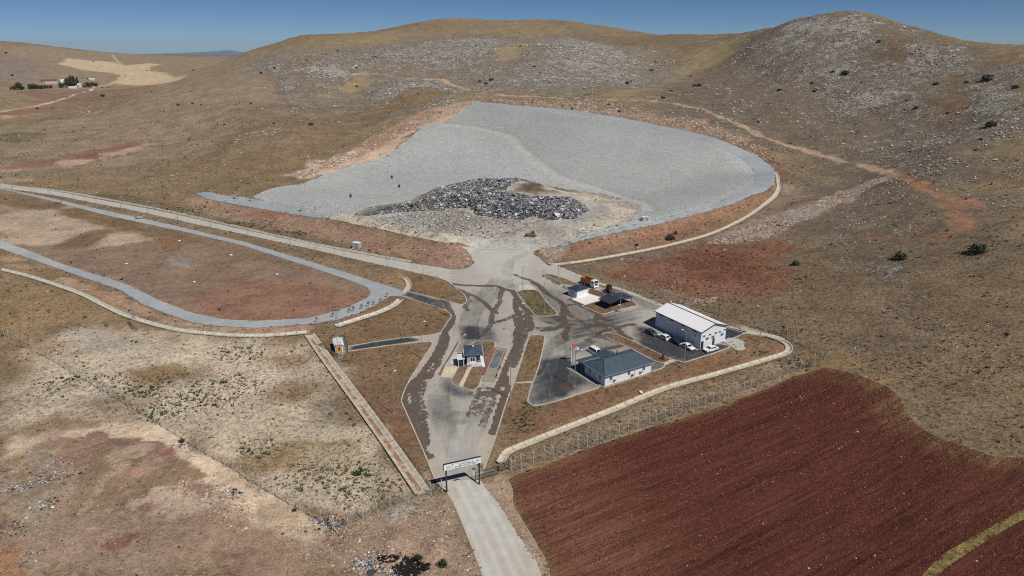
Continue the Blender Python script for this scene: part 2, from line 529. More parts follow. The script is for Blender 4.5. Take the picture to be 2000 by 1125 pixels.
# centre and left rocky hills
zone([(470, 110), (560, 96), (700, 84), (900, 72), (1050, 76), (1250, 96), (1300, 125), (1240, 165), (1160, 190), (1000, 192), (930, 190), (830, 205), (700, 210), (600, 215), (480, 190), (420, 170)], (134, 121, 101), 40, 50, 90, rock=.58, tuft=.4)
blob(1130, 128, 165, 48, .1, rock=.80, col=(130, 115, 92), feather=50, ragged=75, wl=110)
blob(1140, 105, 80, 20, .2, rock=.84, feather=30, ragged=45, wl=60)
blob(870, 112, 165, 46, -.1, rock=.78, col=(130, 115, 92), feather=50, ragged=75, wl=110)
blob(930, 90, 70, 24, .1, rock=.8, feather=20, ragged=20)
blob(590, 148, 112, 34, -.12, rock=.9, col=(132, 115, 92), feather=25, ragged=40, wl=60)
blob(640, 140, 45, 18, .2, rock=.93, feather=14, ragged=14)
blob(815, 185, 85, 30, -.1, rock=.82, feather=14, ragged=16)
blob(480, 165, 60, 18, -.4, rock=.62, feather=18, ragged=18)
blob(640, 250, 60, 14, -.1, rock=.66, feather=8, ragged=10)
blob(580, 275, 100, 24, -.2, rock=.55, feather=14, ragged=12)
blob(590, 80, 45, 9, 0, rock=.5, feather=40, ragged=30)
blob(1120, 55, 70, 8, .25, rock=.62, feather=40, ragged=30)
blob(1000, 180, 120, 12, .05, rock=.55, feather=12, ragged=14)
blob(1290, 110, 60, 14, .3, rock=.6, feather=14, ragged=14)
blob(370, 225, 120, 18, -.28, rock=.56, feather=12, ragged=14)
blob(880, 62, 90, 10, 0, col=(133, 113, 80), feather=80, ragged=40, rock=.15)
blob(720, 78, 110, 12, -.1, col=(140, 122, 80), feather=60, ragged=40, rock=.1)
blob(1000, 100, 25, 12, -.5, col=(152, 134, 88), feather=20, ragged=12, rock=.05)
blob(690, 170, 40, 8, -.6, col=(145, 125, 78), feather=14, ragged=10, rock=.05)
blob(530, 320, 160, 40, -.25, col=(128, 105, 72), feather=30, ragged=24, rock=.08)
blob(760, 215, 120, 14, -.35, col=(122, 100, 70), feather=16, ragged=14, rock=.1)
# left shelf and far valley
zone([(0, 250), (150, 225), (330, 170), (430, 130), (520, 160), (480, 230), (400, 300), (250, 340), (120, 345), (0, 350)], (139, 120, 96), 20, 20, 60, rock=.10, tuft=.55)
zone([(0, 262), (80, 258), (84, 272), (0, 282)], (112, 104, 72), 4, 3, 20)
zone([(0, 228), (0, 95), (60, 92), (150, 98), (260, 106), (440, 110), (470, 120), (380, 150), (300, 178), (180, 200), (100, 214)], (141, 122, 94), 40, 30, 90, rock=.05, tuft=.4)
zone([(0, 112), (60, 108), (100, 128), (97, 150), (70, 160), (0, 170)], (140, 122, 108), 30, 30, 60, rock=.45)
zone([(129, 113.5), (217, 121), (245, 128), (290, 123), (313, 126), (292, 133), (327, 145), (366, 147), (347, 157), (317, 164), (225, 161.5), (243, 147), (217, 144), (116, 126)],
     (186, 164, 124), 10, 6, 40, rock=0, tuft=.05)
zone([(27, 177), (110, 175), (194, 176), (307, 165.6), (317, 171), (266, 186), (204, 196), (112, 200), (82, 204), (51, 200), (76, 190)], (134, 102, 82), 8, 4, 40, rock=0, tuft=.1)
zone([(120, 193), (200, 186), (262, 184), (220, 196), (112, 200)], (122, 98, 72), 8, 6, 30, rock=0, tuft=.2)
zone([(84, 208), (112, 200), (204, 195), (184, 202), (102, 211), (0, 222), (0, 218)], (128, 108, 78), 6, 4, 30, rock=0, tuft=.2)
zone([(0, 221), (102, 210.6), (184, 201.5), (196, 200), (184, 203), (112, 219), (0, 227)], (142, 96, 70), 5, 3, 30, rock=0, tuft=.1)
zone([(0, 226), (82, 221), (80, 224), (0, 234)], (172, 152, 118), 5, 4, 30)
track([(0, 219), (71, 207.5), (114, 196), (143, 186), (176, 178), (194, 169), (225, 160), (240, 145), (252, 137), (240, 128), (228, 118), (218, 105)], 4.0, (186, 168, 136), 2, 1, 20, rock=0, tuft=0)
# red cut in the left slope
zone([(0, 322), (110, 307), (180, 292), (262, 276), (290, 284), (258, 300), (180, 315), (100, 327), (0, 333)], (130, 92, 74), 2.5, 6, 14, rock=.05, tuft=.1)
zone([(110, 318), (180, 308), (240, 292), (290, 281), (285, 288), (230, 308), (130, 325)], (168, 138, 122), 2, 8, 10, rock=.3)
zone([(0, 346), (20, 343), (60, 352), (20, 356), (0, 354)], (180, 155, 130), 2, 4, 10)
zone([(0, 333), (100, 327), (170, 318), (150, 322), (60, 333), (0, 337)], (172, 138, 108), 2, 3, 10)
# ground round the concrete road
zone([(0, 345), (300, 365), (440, 360), (560, 355), (480, 378), (372, 378), (330, 400), (120, 372), (0, 358)], (134, 110, 74), 8, 6, 18, tuft=.5, rock=0)
zone([(120, 375), (330, 404), (480, 445), (640, 478), (640, 462), (420, 416), (345, 398), (250, 380)], (116, 100, 76), 5, 4, 10, tuft=.7, rock=0)
zone([(0, 375), (250, 418), (450, 470), (640, 505), (780, 535), (795, 560), (720, 548), (600, 508), (400, 455), (200, 412), (0, 372)], (140, 112, 80), 3, 3, 10, tuft=.45, rock=0)
# bare red bank of the berm, and the orange bank on the right
zone([(350, 392), (372, 381), (500, 399), (640, 425), (760, 456), (830, 471), (925, 492), (918, 522), (880, 527), (820, 512), (740, 492), (640, 466), (500, 440), (400, 418)], (152, 118, 96), 2.5, 4, 12, rock=.12, tuft=.45)
zone([(700, 455), (830, 475), (920, 500), (900, 520), (800, 505), (700, 475)], (152, 116, 92), 4, 9, 14, rock=.2, tuft=.5)
zone([(500, 405), (580, 425), (540, 432), (480, 420)], (156, 104, 80), 4, 8, 12)
zone([(1085, 512), (1075, 480), (1130, 473), (1200, 456), (1300, 436), (1437, 399), (1480, 384), (1505, 372), (1518, 362), (1508, 388), (1470, 416), (1400, 450), (1300, 480), (1150, 508)], (144, 108, 80), 2, 3, 12, rock=.08, tuft=.5)
zone([(1140, 478), (1260, 450), (1375, 417), (1460, 394), (1470, 405), (1400, 432), (1340, 450), (1240, 470), (1160, 488)], (150, 108, 80), 3, 6, 12, rock=.05, tuft=.7)
zone([(1060, 480), (1100, 480), (1100, 505), (1080, 512), (1050, 495)], (150, 140, 126), 2, 3, 8, rock=.3)
# cut in the hillside along the basin
zone([(573, 342), (620, 320), (690, 302), (745, 262), (790, 240), (848, 216), (905, 197), (935, 197), (910, 218), (866, 244), (826, 248), (800, 270), (764, 302), (700, 320), (640, 340), (585, 352)], (180, 152, 128), 2.5, 5, 12, rock=.15, tuft=.1)
zone([(690, 300), (745, 260), (790, 238), (850, 214), (860, 222), (800, 250), (740, 285), (700, 306)], (164, 124, 98), 3, 6, 9, rock=.25, tuft=.2)
zone([(573, 342), (615, 318), (690, 300), (680, 315), (630, 330), (585, 350)], (186, 168, 152), 3, 5, 9, rock=.5)
zone([(860, 243), (926, 203), (933, 204), (872, 246)], (184, 140, 104), 1.5, 1.5, 9)
zone([(950, 203), (1120, 216), (1250, 238), (1400, 262), (1500, 310), (1522, 330), (1522, 305), (1440, 262), (1380, 240), (1250, 205), (1160, 195), (1050, 190), (950, 196)], (136, 110, 86), 5, 8, 14, rock=.45, tuft=.5)
zone([(1000, 206), (1120, 217), (1250, 238), (1330, 252), (1400, 268), (1500, 312), (1508, 305), (1430, 264), (1330, 240), (1200, 216), (1050, 203)], (154, 124, 98), 3, 9, 10, rock=.4, tuft=.3)
zone([(1425, 265), (1500, 295), (1528, 318), (1530, 345), (1518, 340), (1505, 320), (1440, 285)], (122, 88, 66), 3, 5, 8, rock=.1)
zone([(1520, 330), (1530, 320), (1534, 350), (1526, 365)], (120, 92, 70), 2, 3, 8)
# tracks on the right-hand hill
track([(1130, 192), (1200, 196), (1290, 200), (1340, 208), (1400, 226), (1460, 252), (1520, 278), (1580, 296), (1640, 314), (1700, 330), (1745, 342)], 5.0, (166, 138, 116), 2, 3, 8, rock=.15, tuft=.1)
track([(1100, 195), (1060, 190), (1000, 188), (930, 182), (870, 158), (830, 155), (780, 152), (740, 145), (690, 146)], 4.5, (166, 140, 118), 2, 4, 10, rock=.2, tuft=.1)
track([(1745, 342), (1790, 360), (1830, 380), (1862, 392), (1905, 400)], 6.0, (164, 112, 74), 2, 4, 8, rock=.05, tuft=.2)
track([(1855, 390), (1868, 420), (1875, 445), (1845, 462)], 7.0, (148, 104, 72), 3, 4, 8, rock=.1, tuft=.2)
track([(1845, 462), (1780, 468), (1700, 466)], 1.6, (140, 104, 70), 1.5, 1, 8)
track([(1740, 345), (1690, 362), (1640, 385), (1560, 405), (1500, 425)], 5.0, (150, 124, 106), 3, 3, 8, rock=.2)
track([(1380, 235), (1370, 250), (1362, 258)], 5.0, (168, 112, 80), 1.5, 2, 8)
zone([(1376, 478), (1430, 452), (1475, 430), (1530, 418), (1580, 402), (1640, 375), (1720, 345), (1740, 350), (1690, 372), (1610, 410), (1545, 440), (1500, 462), (1430, 476)], (158, 144, 134), 2.5, 4, 9, rock=.55, tuft=.3)
zone([(1525, 362), (1568, 365), (1570, 382), (1530, 408), (1480, 430), (1440, 448), (1420, 455), (1500, 405)], (134, 112, 94), 3, 4, 9, rock=.15, tuft=.3)
# red patch behind the hall
zone([(1160, 530), (1240, 505), (1320, 490), (1390, 478), (1486, 472), (1530, 498), (1538, 530), (1515, 556), (1440, 578), (1395, 592), (1320, 585), (1250, 562), (1190, 545)], (134, 86, 60), 5, 9, 16, rock=.06, tuft=.8)
zone([(1330, 505), (1420, 485), (1500, 480), (1530, 510), (1500, 550), (1400, 545)], (120, 72, 50), 7, 10, 18, rock=.04, tuft=.7)
zone([(1080, 515), (1180, 500), (1300, 480), (1400, 460), (1410, 472), (1300, 495), (1200, 520), (1140, 530)], (124, 104, 84), 4, 5, 10, rock=.2, tuft=.6)
zone([(1090, 525), (1150, 525), (1280, 572), (1380, 602), (1480, 635), (1620, 690), (1600, 700), (1540, 668), (1440, 632), (1300, 592), (1180, 550)], (128, 108, 82), 3, 3, 8, rock=.08, tuft=.7)
# inside the fence: brown grass, reddish soil
zone([(604, 650), (660, 632), (720, 610), (790, 560), (800, 525), (905, 560), (930, 600), (1000, 930), (985, 905), (1000, 880), (1100, 838), (1300, 757), (1500, 702), (1542, 688), (1536, 670), (1440, 636), (1300, 596), (1180, 555), (1100, 530), (1000, 520), (905, 530), (880, 560),
      (860, 960), (832, 965)], (128, 100, 66), 1.5, 1.5, 10, rock=.02, tuft=.5)
zone([(1100, 790), (1300, 730), (1500, 680), (1540, 680), (1500, 700), (1300, 752), (1080, 830), (1010, 870)], (132, 94, 62), 5, 7, 14, tuft=.5)
zone([(640, 690), (760, 800), (840, 940), (830, 960), (760, 870), (660, 730)], (128, 92, 62), 4, 6, 12, tuft=.4)
zone([(700, 690), (830, 680), (810, 710), (780, 760), (700, 730)], (134, 104, 68), 5, 6, 12, tuft=.5)
zone([(1005, 800), (1040, 745), (1055, 680), (1035, 665), (1000, 770), (985, 830)], (120, 98, 62), 3, 5, 8, tuft=.7)
# between the drain and the right fence: tan
zone([(985, 905), (1100, 845), (1300, 765), (1500, 708), (1560, 682), (1620, 700), (1500, 755), (1300, 830), (1130, 885), (1000, 925)], (138, 116, 90), 2, 3, 9, rock=.05, tuft=.85)
zone([(1560, 690), (1625, 692), (1760, 740), (1800, 800), (1720, 760), (1620, 720)], (128, 104, 66), 4, 6, 14, tuft=.4)
# old cell on the left: trodden earth
zone([(0, 372), (100, 388), (230, 418), (340, 445), (470, 480), (600, 520), (690, 550), (726, 572), (720, 590), (660, 612), (560, 626), (420, 626), (320, 596), (250, 556), (150, 525), (0, 470)], (136, 110, 90), 2, 2, 14, rock=.03, tuft=.15)
zone([(0, 400), (100, 410), (200, 440), (180, 460), (90, 480), (0, 478)], (166, 146, 122), 6, 12, 24, tuft=.15)
zone([(200, 455), (280, 450), (300, 465), (230, 485), (180, 478)], (176, 152, 122), 5, 10, 16)
zone([(140, 462), (205, 452), (210, 470), (120, 492), (80, 490)], (122, 92, 66), 4, 7, 14, tuft=.3)
zone([(270, 465), (350, 462), (355, 480), (270, 490)], (124, 92, 64), 4, 7, 14, tuft=.3)
zone([(0, 378), (100, 392), (230, 424), (340, 455), (480, 492), (600, 528), (480, 500), (330, 465), (200, 440), (100, 415), (0, 395)], (124, 100, 70), 3, 4, 12, tuft=.4)
zone([(330, 540), (450, 510), (560, 540), (640, 580), (560, 600), (430, 590)], (130, 102, 84), 10, 14, 24)
zone([(350, 590), (480, 560), (640, 560), (722, 575), (700, 600), (600, 622), (450, 625)], (140, 100, 78), 5, 9, 16, rock=.05)
zone([(330, 505), (372, 512), (360, 520), (335, 515)], (140, 132, 124), 2, 3, 8)
zone([(0, 488), (75, 512), (160, 542), (237, 570), (275, 594), (325, 614), (420, 640), (600, 638), (600, 645), (480, 652), (330, 636), (230, 605), (120, 556), (0, 520)], (166, 132, 104), 1.5, 2, 10, tuft=.25)
zone([(0, 490), (60, 508), (150, 535), (240, 565), (232, 572), (120, 545), (0, 505)], (138, 112, 74), 2, 4, 8, tuft=.6)
# left of the drain: yellow grass band then pale stony ground
zone([(0, 528), (140, 570), (240, 615), (330, 642), (440, 655), (600, 655), (640, 705), (560, 700), (420, 670), (250, 650), (120, 645), (0, 660)], (146, 118, 76), 5, 9, 20, rock=.04, tuft=.5)
zone([(0, 690), (120, 640), (250, 648), (420, 668), (560, 672), (606, 655), (700, 790), (770, 880), (826, 962), (740, 1000), (650, 1030), (500, 955), (350, 865), (200, 835), (0, 850)], (182, 166, 142), 5, 8, 20, rock=.08, tuft=.55)
zone([(160, 650), (300, 650), (430, 665), (420, 700), (250, 700), (140, 675)], (170, 158, 140), 6, 12, 16, rock=.18, tuft=.4)
zone([(0, 650), (90, 640), (140, 675), (60, 690), (0, 690)], (150, 122, 82), 5, 8, 14, tuft=.5)
blob(330, 730, 90, 8, .05, col=(142, 116, 74), feather=3, ragged=6, tuft=.5)
blob(520, 700, 60, 12, .05, col=(148, 122, 84), feather=4, ragged=7, tuft=.6)
blob(560, 770, 40, 10, .05, col=(144, 118, 78), feather=3, ragged=6, tuft=.6)
blob(500, 690, 50, 9, 0, col=(178, 166, 148), feather=3, ragged=7)
blob(640, 800, 25, 34, .6, col=(150, 138, 124), feather=3, ragged=5, rock=.3)
blob(560, 900, 110, 12, -.2, col=(150, 126, 88), feather=3, ragged=7, tuft=.6)
blob(700, 920, 80, 22, .3, col=(166, 148, 118), feather=4, ragged=7, tuft=.7)
blob(610, 1010, 60, 18, .2, col=(138, 108, 72), feather=2, ragged=5, tuft=.7)
blob(120, 790, 120, 30, 0, col=(154, 132, 104), feather=5, ragged=9, tuft=.7)
# lower left: sandy track and bare dirt
zone([(0, 840), (100, 835), (200, 828), (290, 842), (370, 880), (440, 935), (540, 990), (655, 1038), (880, 985), (900, 1000), (950, 1124), (0, 1124)], (150, 122, 100), 2, 3, 10, rock=.06, tuft=.2)
zone([(0, 848), (100, 838), (200, 832), (270, 848), (240, 856), (110, 856), (60, 880), (0, 905)], (192, 170, 140), 2, 3, 8, tuft=.15)
track([(250, 842), (330, 868), (400, 915), (460, 960), (520, 1000), (600, 1035)], 6.5, (196, 174, 144), 1.5, 2, 6, tuft=.08)
zone([(500, 985), (560, 1000), (650, 1040), (600, 1050), (520, 1040)], (176, 152, 122), 2, 3, 6)
zone([(110, 855), (200, 845), (280, 855), (350, 885), (400, 920), (300, 940), (200, 930), (130, 900)], (142, 108, 90), .6, 2.4, 5, rock=.1)
zone([(150, 930), (200, 870), (230, 868), (300, 890), (395, 915), (400, 930), (300, 975), (220, 998), (150, 1010)], (136, 110, 82), .6, 2.6, 5)
zone([(225, 880), (280, 870), (320, 900), (260, 905), (230, 940), (180, 985), (190, 940)], (158, 134, 110), .6, 2.6, 5)
zone([(270, 985), (370, 945), (400, 960), (450, 970), (380, 1000), (290, 1010)], (168, 150, 128), .6, 2.6, 5)
blob(280, 995, 26, 10, 0, col=(146, 104, 92), feather=.8, ragged=2, wl=4)
blob(395, 962, 22, 12, .4, col=(146, 102, 90), feather=.8, ragged=2, wl=4)
blob(325, 890, 20, 9, 0, col=(146, 102, 90), feather=.8, ragged=2, wl=4)
blob(265, 925, 22, 7, -.2, col=(148, 110, 96), feather=.8, ragged=2, wl=4)
blob(380, 1000, 50, 8, -.15, col=(146, 98, 80), feather=1, ragged=2, wl=4)
blob(460, 1085, 50, 14, -.2, col=(142, 96, 80), feather=1.5, ragged=3, wl=5)
blob(230, 1058, 30, 6, -.4, col=(142, 94, 78), feather=.8, ragged=2, wl=4)
zone([(20, 900), (100, 870), (120, 910), (140, 950), (120, 1010), (70, 1050), (30, 1090), (0, 1080), (0, 930)], (144, 126, 104), 2, 4, 8, rock=.1)
zone([(0, 1060), (40, 1080), (40, 1124), (0, 1124)], (158, 112, 72), 2, 4, 6)
zone([(0, 895), (40, 885), (40, 920), (0, 925)], (146, 112, 70), 2, 4, 6, tuft=.4)
zone([(640, 1046), (760, 1015), (880, 990), (900, 1010), (780, 1050), (640, 1075), (400, 1124), (250, 1124), (450, 1085)], (150, 122, 98), 2, 4, 8)
zone([(920, 960), (985, 935), (1010, 980), (1060, 1080), (1075, 1124), (1050, 1124), (1000, 1030), (960, 985)], (156, 130, 106), 1.2, 2, 6, rock=.08, tuft=.2)
zone([(1060, 1060), (1110, 1075), (1120, 1124), (1075, 1124)], (140, 112, 72), 1.5, 3, 6, tuft=.6)
# strip by the gate
zone([(650, 1030), (740, 998), (830, 968), (872, 962), (880, 985), (760, 1010), (650, 1045)], (148, 124, 98), 1.5, 3, 6, rock=.08, tuft=.55)
blob(785, 1002, 26, 8, -.3, col=(150, 146, 138), feather=1, ragged=2, wl=3, rock=.2)

def paint(x, y):
    """albedo, rock and tuft amounts at ground points"""
    r = np.hypot(x, y)
    n = fbm(x, y, 260, 4, 41); n2 = fbm(x, y, 60, 4, 43)
    t = (0.5 + 0.5 * np.clip(n * 1.6 + n2 * .6, -1, 1))[:, None]
    c = L(122, 101, 72) * (1 - t) + L(140, 120, 82) * t
    rock = np.clip(.30 + .38 * n2, 0, .7)
    tuft = np.full(x.shape, .5)
    wob = {}
    for P, col, fe, rg, wl, rk, tf, k in ZONES:
        if isinstance(P, tuple):
            Q = P[1]; d = P[2] * .5 + sdist_near(Q, x, y, P[2] + rg + fe + 5, False)
        else:
            d = sdist_near(P, x, y, rg + fe + 5)
        m = d > -(rg + fe + 4)
        if not m.any():
            continue
        a = smooth(-fe, fe, d[m] + rg * 1.6 * fbm(x[m], y[m], wl, 3, int(wl * 7) + 1)) * k
        if col is not None:
            c[m] += (col - c[m]) * a[:, None]
        if rk is not None:
            rock[m] += (rk - rock[m]) * a
        if tf is not None:
            tuft[m] += (tf - tuft[m]) * a
    c *= (1 + .12 * fbm(x, y, 9.0, 3, 77))[:, None]
    lum = (c @ np.array([.3, .55, .15]))[:, None]
    c = (lum + (c - lum) * .68) * np.array([1.13, 1.09, 1.035])
    return np.clip(c, .01, .8), np.clip(rock, 0, 1), np.clip(tuft, 0, 1)
# ------------------------------------------------------------------ sheets laid on the land
SHEETS = []      # outlines under which the land is let down a little
def sheet(name, P, step, dz, mat, attrs=None, holes=(), zfun=None, smooth_=True, lower=True):
    """a surface with outline P (ground metres) following the land dz above it"""
    P = np.asarray(P, float)
    lo = P.min(0) - step; hi = P.max(0) + step
    nx = int((hi[0] - lo[0]) / step) + 2; ny = int((hi[1] - lo[1]) / step) + 2
    gx, gy = np.meshgrid(lo[0] + np.arange(nx) * step, lo[1] + np.arange(ny) * step)
    x = gx.ravel().copy(); y = gy.ravel().copy()
    d = sdist(P, x, y)
    ins = d > 0
    idx = np.arange(nx * ny).reshape(ny, nx)
    q = np.stack([idx[:-1, :-1], idx[:-1, 1:], idx[1:, 1:], idx[1:, :-1]], -1).reshape(-1, 4)
    q = q[ins[q].any(1)]
    used = np.zeros(nx * ny, bool); used[q.ravel()] = True
    mv = used & ~ins                     # pull the fringe onto the outline
    near = used & ins & (d < .35 * step)
    mv |= near
    bx = x[mv]; by = y[mv]
    best = np.full(bx.shape, 1e18); qx = bx.copy(); qy = by.copy()
    n = len(P)
    for i in range(n):
        a = P[i]; e = P[(i + 1) % n] - a
        t = np.clip(((bx - a[0]) * e[0] + (by - a[1]) * e[1]) / (e @ e + 1e-12), 0, 1)
        ex = a[0] + t * e[0]; ey = a[1] + t * e[1]
        dd = (bx - ex) ** 2 + (by - ey) ** 2
        u = dd < best
        best[u] = dd[u]; qx[u] = ex[u]; qy[u] = ey[u]
    x[mv] = qx; y[mv] = qy
    mp = np.cumsum(used) - 1
    q = mp[q]
    x = x[used]; y = y[used]; d = np.where(mv, 0, d)[used]
    z = (zfun(x, y, d) if zfun else H(x, y)) + dz
    at_ = attrs(x, y, d) if attrs else None
    me = npmesh(name, np.c_[x, y, z], q, smooth_, at_)
    o = link(name, me, mat)
    tag(o, kind="structure")
    if lower:
        SHEETS.append(P)
    return o

def sweep(name, pts, profile, mat, step=2.0, parent=None, closed=False, sm=True, base=None):
    """draw a cross-section [(offset to the left, height above land)] along a ground line"""
    P = np.asarray(pts, float)
    if closed:
        P = np.r_[P, P[:1]]
    seg = np.hypot(*np.diff(P, axis=0).T); s = np.r_[0, np.cumsum(seg)]
    n = max(2, int(s[-1] / step) + 1)
    t = np.unique(np.r_[np.linspace(0, s[-1], n), s])
    x = np.interp(t, s, P[:, 0]); y = np.interp(t, s, P[:, 1])
    tx = np.gradient(x, t); ty = np.gradient(y, t)
    l = np.hypot(tx, ty) + 1e-9
    nx, ny = -ty / l, tx / l
    pr = np.array(profile)
    X = x[:, None] + nx[:, None] * pr[None, :, 0]; Y = y[:, None] + ny[:, None] * pr[None, :, 0]
    if base is None:
        Z = H(X.ravel(), Y.ravel()).reshape(X.shape) + pr[None, :, 1]
    else:
        Z = (H(x, y) if base == 0 else base(x, y))[:, None] + pr[None, :, 1]
    k = len(pr); m = len(t)
    i = np.arange(m - 1)[:, None] * k + np.arange(k - 1)[None, :]
    q = np.stack([i, i + k, i + k + 1, i + 1], -1).reshape(-1, 4)
    caps = [[list(range(k))], [list(range((m - 1) * k, m * k))[::-1]]]
    me = npmesh(name, np.c_[X.ravel(), Y.ravel(), Z.ravel()], q, False, {"run": np.repeat(t, k)})
    return link(name, me, mat, parent)

def kerb(pts, w_=.3, h_=.13, closed=False):
    o = sweep("kerb", pts, [(-w_ / 2, -.15), (-w_ / 2, h_), (w_ / 2, h_), (w_ / 2, -.15)], M_KERB, 1.5, closed=closed)
    return tag(o, kind="structure")

# ---- materials for made surfaces
def gravel_mat(name, rgb, spk=.25, sc=3.0, big=.08):
    g = NT(name)
    n1 = g.noise(sc, 4, .75); n2 = g.noise(.35, 5, .65); n3 = g.noise(.03, 4, .6)
    v = g.math('ADD', g.rng(n1, .3, .7, 1 - spk, 1 + spk), g.rng(n2, .3, .7, -spk * .55, spk * .55))
    v = g.math('ADD', v, g.rng(n3, .3, .7, -big, big))
    c = g.scalecol(g.mix(g.attr("tone").outputs["Fac"], rgb, L3(rgb, .74)), v)
    c = g.mix(g.attr("light").outputs["Fac"], c, g.scalecol(S(186, 184, 178), v))
    return g.out(c, .95, g.math('ADD', n1, n2), .6, .12, .15)
def L3(c, f):
    return tuple(q * f for q in c)
M_LINER = gravel_mat("basin_gravel", S(164, 166, 163), .20, 1.4, .05)
M_RIM = gravel_mat("grey_gravel", S(160, 165, 167), .12, 1.8, .07)

def road_material():
    g = NT("dusty_asphalt")
    dark = g.attr("dark").outputs["Fac"]; wet = g.attr("wet").outputs["Fac"]; tan = g.attr("tan").outputs["Fac"]
    pale = g.attr("pale").outputs["Fac"]
    n1 = g.noise(5.0, 4, .7); n2 = g.noise(.5, 6, .65, None, .5); n3 = g.noise(.07, 5, .6, None, .8)
    # tyre marks: long thin streaks
    mp = g.n("ShaderNodeMapping", Vector=g.co); mp.inputs["Rotation"].default_value = (0, 0, -.18); mp.inputs["Scale"].default_value = (1.0, .05, 1)
    st = g.noise(1.2, 4, .6, mp.outputs[0], 1.2)
    mp2 = g.n("ShaderNodeMapping", Vector=g.co); mp2.vector_type = 'TEXTURE'; mp2.inputs["Rotation"].default_value = (0, 0, .55); mp2.inputs["Scale"].default_value = (16.0, 1.0, 1)
    st2 = g.noise(1.0, 4, .6, mp2.outputs[0], 1.6)
    dm = g.math('ADD', dark, g.math('MULTIPLY', g.math('SUBTRACT', n2, .5), .55))
    dm = g.math('ADD', dm, g.math('MULTIPLY', g.math('SUBTRACT', st, .5), .5))
    dm = g.math('ADD', dm, g.math('MULTIPLY', g.math('SUBTRACT', st2, .5), .45))
    dm = g.math('ADD', dm, g.math('MULTIPLY', g.math('SUBTRACT', n3, .5), .35))
    dust = g.mix(pale, g.mix(tan, S(173, 167, 158), S(182, 164, 140)), S(192, 190, 184))
    c = g.mix(g.rng(dm, .0, .95, 0, 1, False), dust, S(60, 62, 66))
    c = g.scalecol(c, g.math('ADD', g.rng(n1, .3, .7, .90, 1.10), g.rng(n2, .3, .7, -.07, .07)))
    # leachate stains with ragged edges
    e = g.math('ADD', g.math('SUBTRACT', wet, .02), g.math('MULTIPLY', g.math('SUBTRACT', g.noise(.8, 7, .7, None, .7), .5), 1.9))
    wm = g.rng(e, -.10, .18)
    c = g.mix(g.math('MULTIPLY', wm, .9), c, g.scalecol(S(84, 73, 65), g.rng(n2, .3, .7, .8, 1.25)))
    ro = g.math('SUBTRACT', .92, g.math('MULTIPLY', wm, .25))
    return g.out(c, ro, n1, .25, .03, .25)
M_ROAD = road_material()

def concrete_material(name, rgb, joint=3.0):
    g = NT(name)
    run = g.attr("run").outputs["Fac"]
    n1 = g.noise(1.2, 5, .65); n2 = g.noise(6, 3, .6)
    c = g.scalecol(rgb, g.math('ADD', g.rng(n1, .3, .7, .78, 1.16), g.rng(n2, .3, .7, -.06, .06)))
    j = g.math('FRACT', g.math('DIVIDE', run, joint))
    jm = g.math('LESS_THAN', j, .07)
    c = g.mix(g.math('MULTIPLY', jm, .55), c, S(84, 76, 64))
    c = g.mix(g.math('MULTIPLY', g.rng(g.noise(.22, 5, .7), .52, .66), .4), c, S(150, 124, 98))
    return g.out(c, .9, n1, .2, .03, .2)
M_CONC = concrete_material("drain_concrete", S(192, 183, 164))
M_CONCW = concrete_material("pale_drain_concrete", S(196, 192, 178))
M_KERB = concrete_material("kerb_concrete", S(186, 182, 172), 1.0)
M_SLAB = concrete_material("slab_concrete", S(196, 190, 174), 900)
M_PAVE = concrete_material("cream_pavers", S(206, 192, 164), 900)
M_CROAD = concrete_material("concrete_road", S(182, 178, 169), 6.0)

def px_curve(pts, n=4, closed=False):
    return curve(W(*pts), n, closed)

# ---- the waste basin
BASIN_PX = [(494, 386), (560, 363), (640, 339), (700, 319), (764, 301), (803, 268), (828, 246), (862, 243), (900, 217), (930, 201), (1000, 206), (1120, 216), (1250, 238), (1340, 256), (1425, 282),
            (1480, 306), (1512, 330), (1514, 345), (1511, 361), (1487, 377), (1437, 397), (1375, 415), (1300, 435), (1200, 456), (1130, 473), (1085, 482), (1000, 482), (930, 480), (880, 473), (830, 463), (760, 448), (700, 433), (650, 424), (600, 413), (550, 401)]
BASIN = W(*BASIN_PX)
LINER_IN = curve(W((862, 243), (932, 204), (1000, 211), (1120, 222), (1250, 246), (1330, 262), (1400, 284), (1450, 312), (1468, 330), (1472, 350), (1450, 371), (1400, 392), (1300, 420), (1200, 444), (1130, 466), (1050, 490), (850, 480), (600, 430), (480, 390), (640, 330), (803, 268)), 2, True)
MID_LINE = curve(W((862, 244), (930, 251), (990, 266), (1010, 285), (1040, 311), (1070, 335), (1110, 354), (1180, 374), (1240, 394), (1262, 410)), 3)
RIGHT_CELL = W((862, 243), (930, 251), (990, 266), (1010, 285), (1040, 311), (1070, 335), (1110, 354), (1180, 374), (1240, 394), (1262, 410), (1200, 444), (1300, 420), (1450, 371), (1472, 345), (1400, 284), (1250, 246), (1000, 208), (931, 203))
def liner_attrs(x, y, d):
    m = sdist(MID_LINE, x, y, False)
    rc = sdist_near(RIGHT_CELL, x, y, 20)
    tone = .42 * smooth(-4, 4, rc)
    up = sdist_near(W((862, 244), (932, 202), (1120, 217), (1180, 228), (1130, 255), (1080, 285), (1040, 305), (1010, 285), (990, 266), (930, 250)), x, y, 30)
    tone = tone + .3 * smooth(-25, 25, up)
    lt = .62 * smooth(-4.5, -1, m) * (.4 + .9 * vnoise(x / 3, y / 3, 5))
    tone = tone + .35 * smooth(-8, -5, m) * (1 - smooth(-5, -3.5, m)) * (rc > 0)
    return {"tone": np.clip(tone, 0, 1), "light": np.clip(lt, 0, 1)}
sheet("basin_gravel", BASIN, 2.2, .10, M_LINER, liner_attrs)
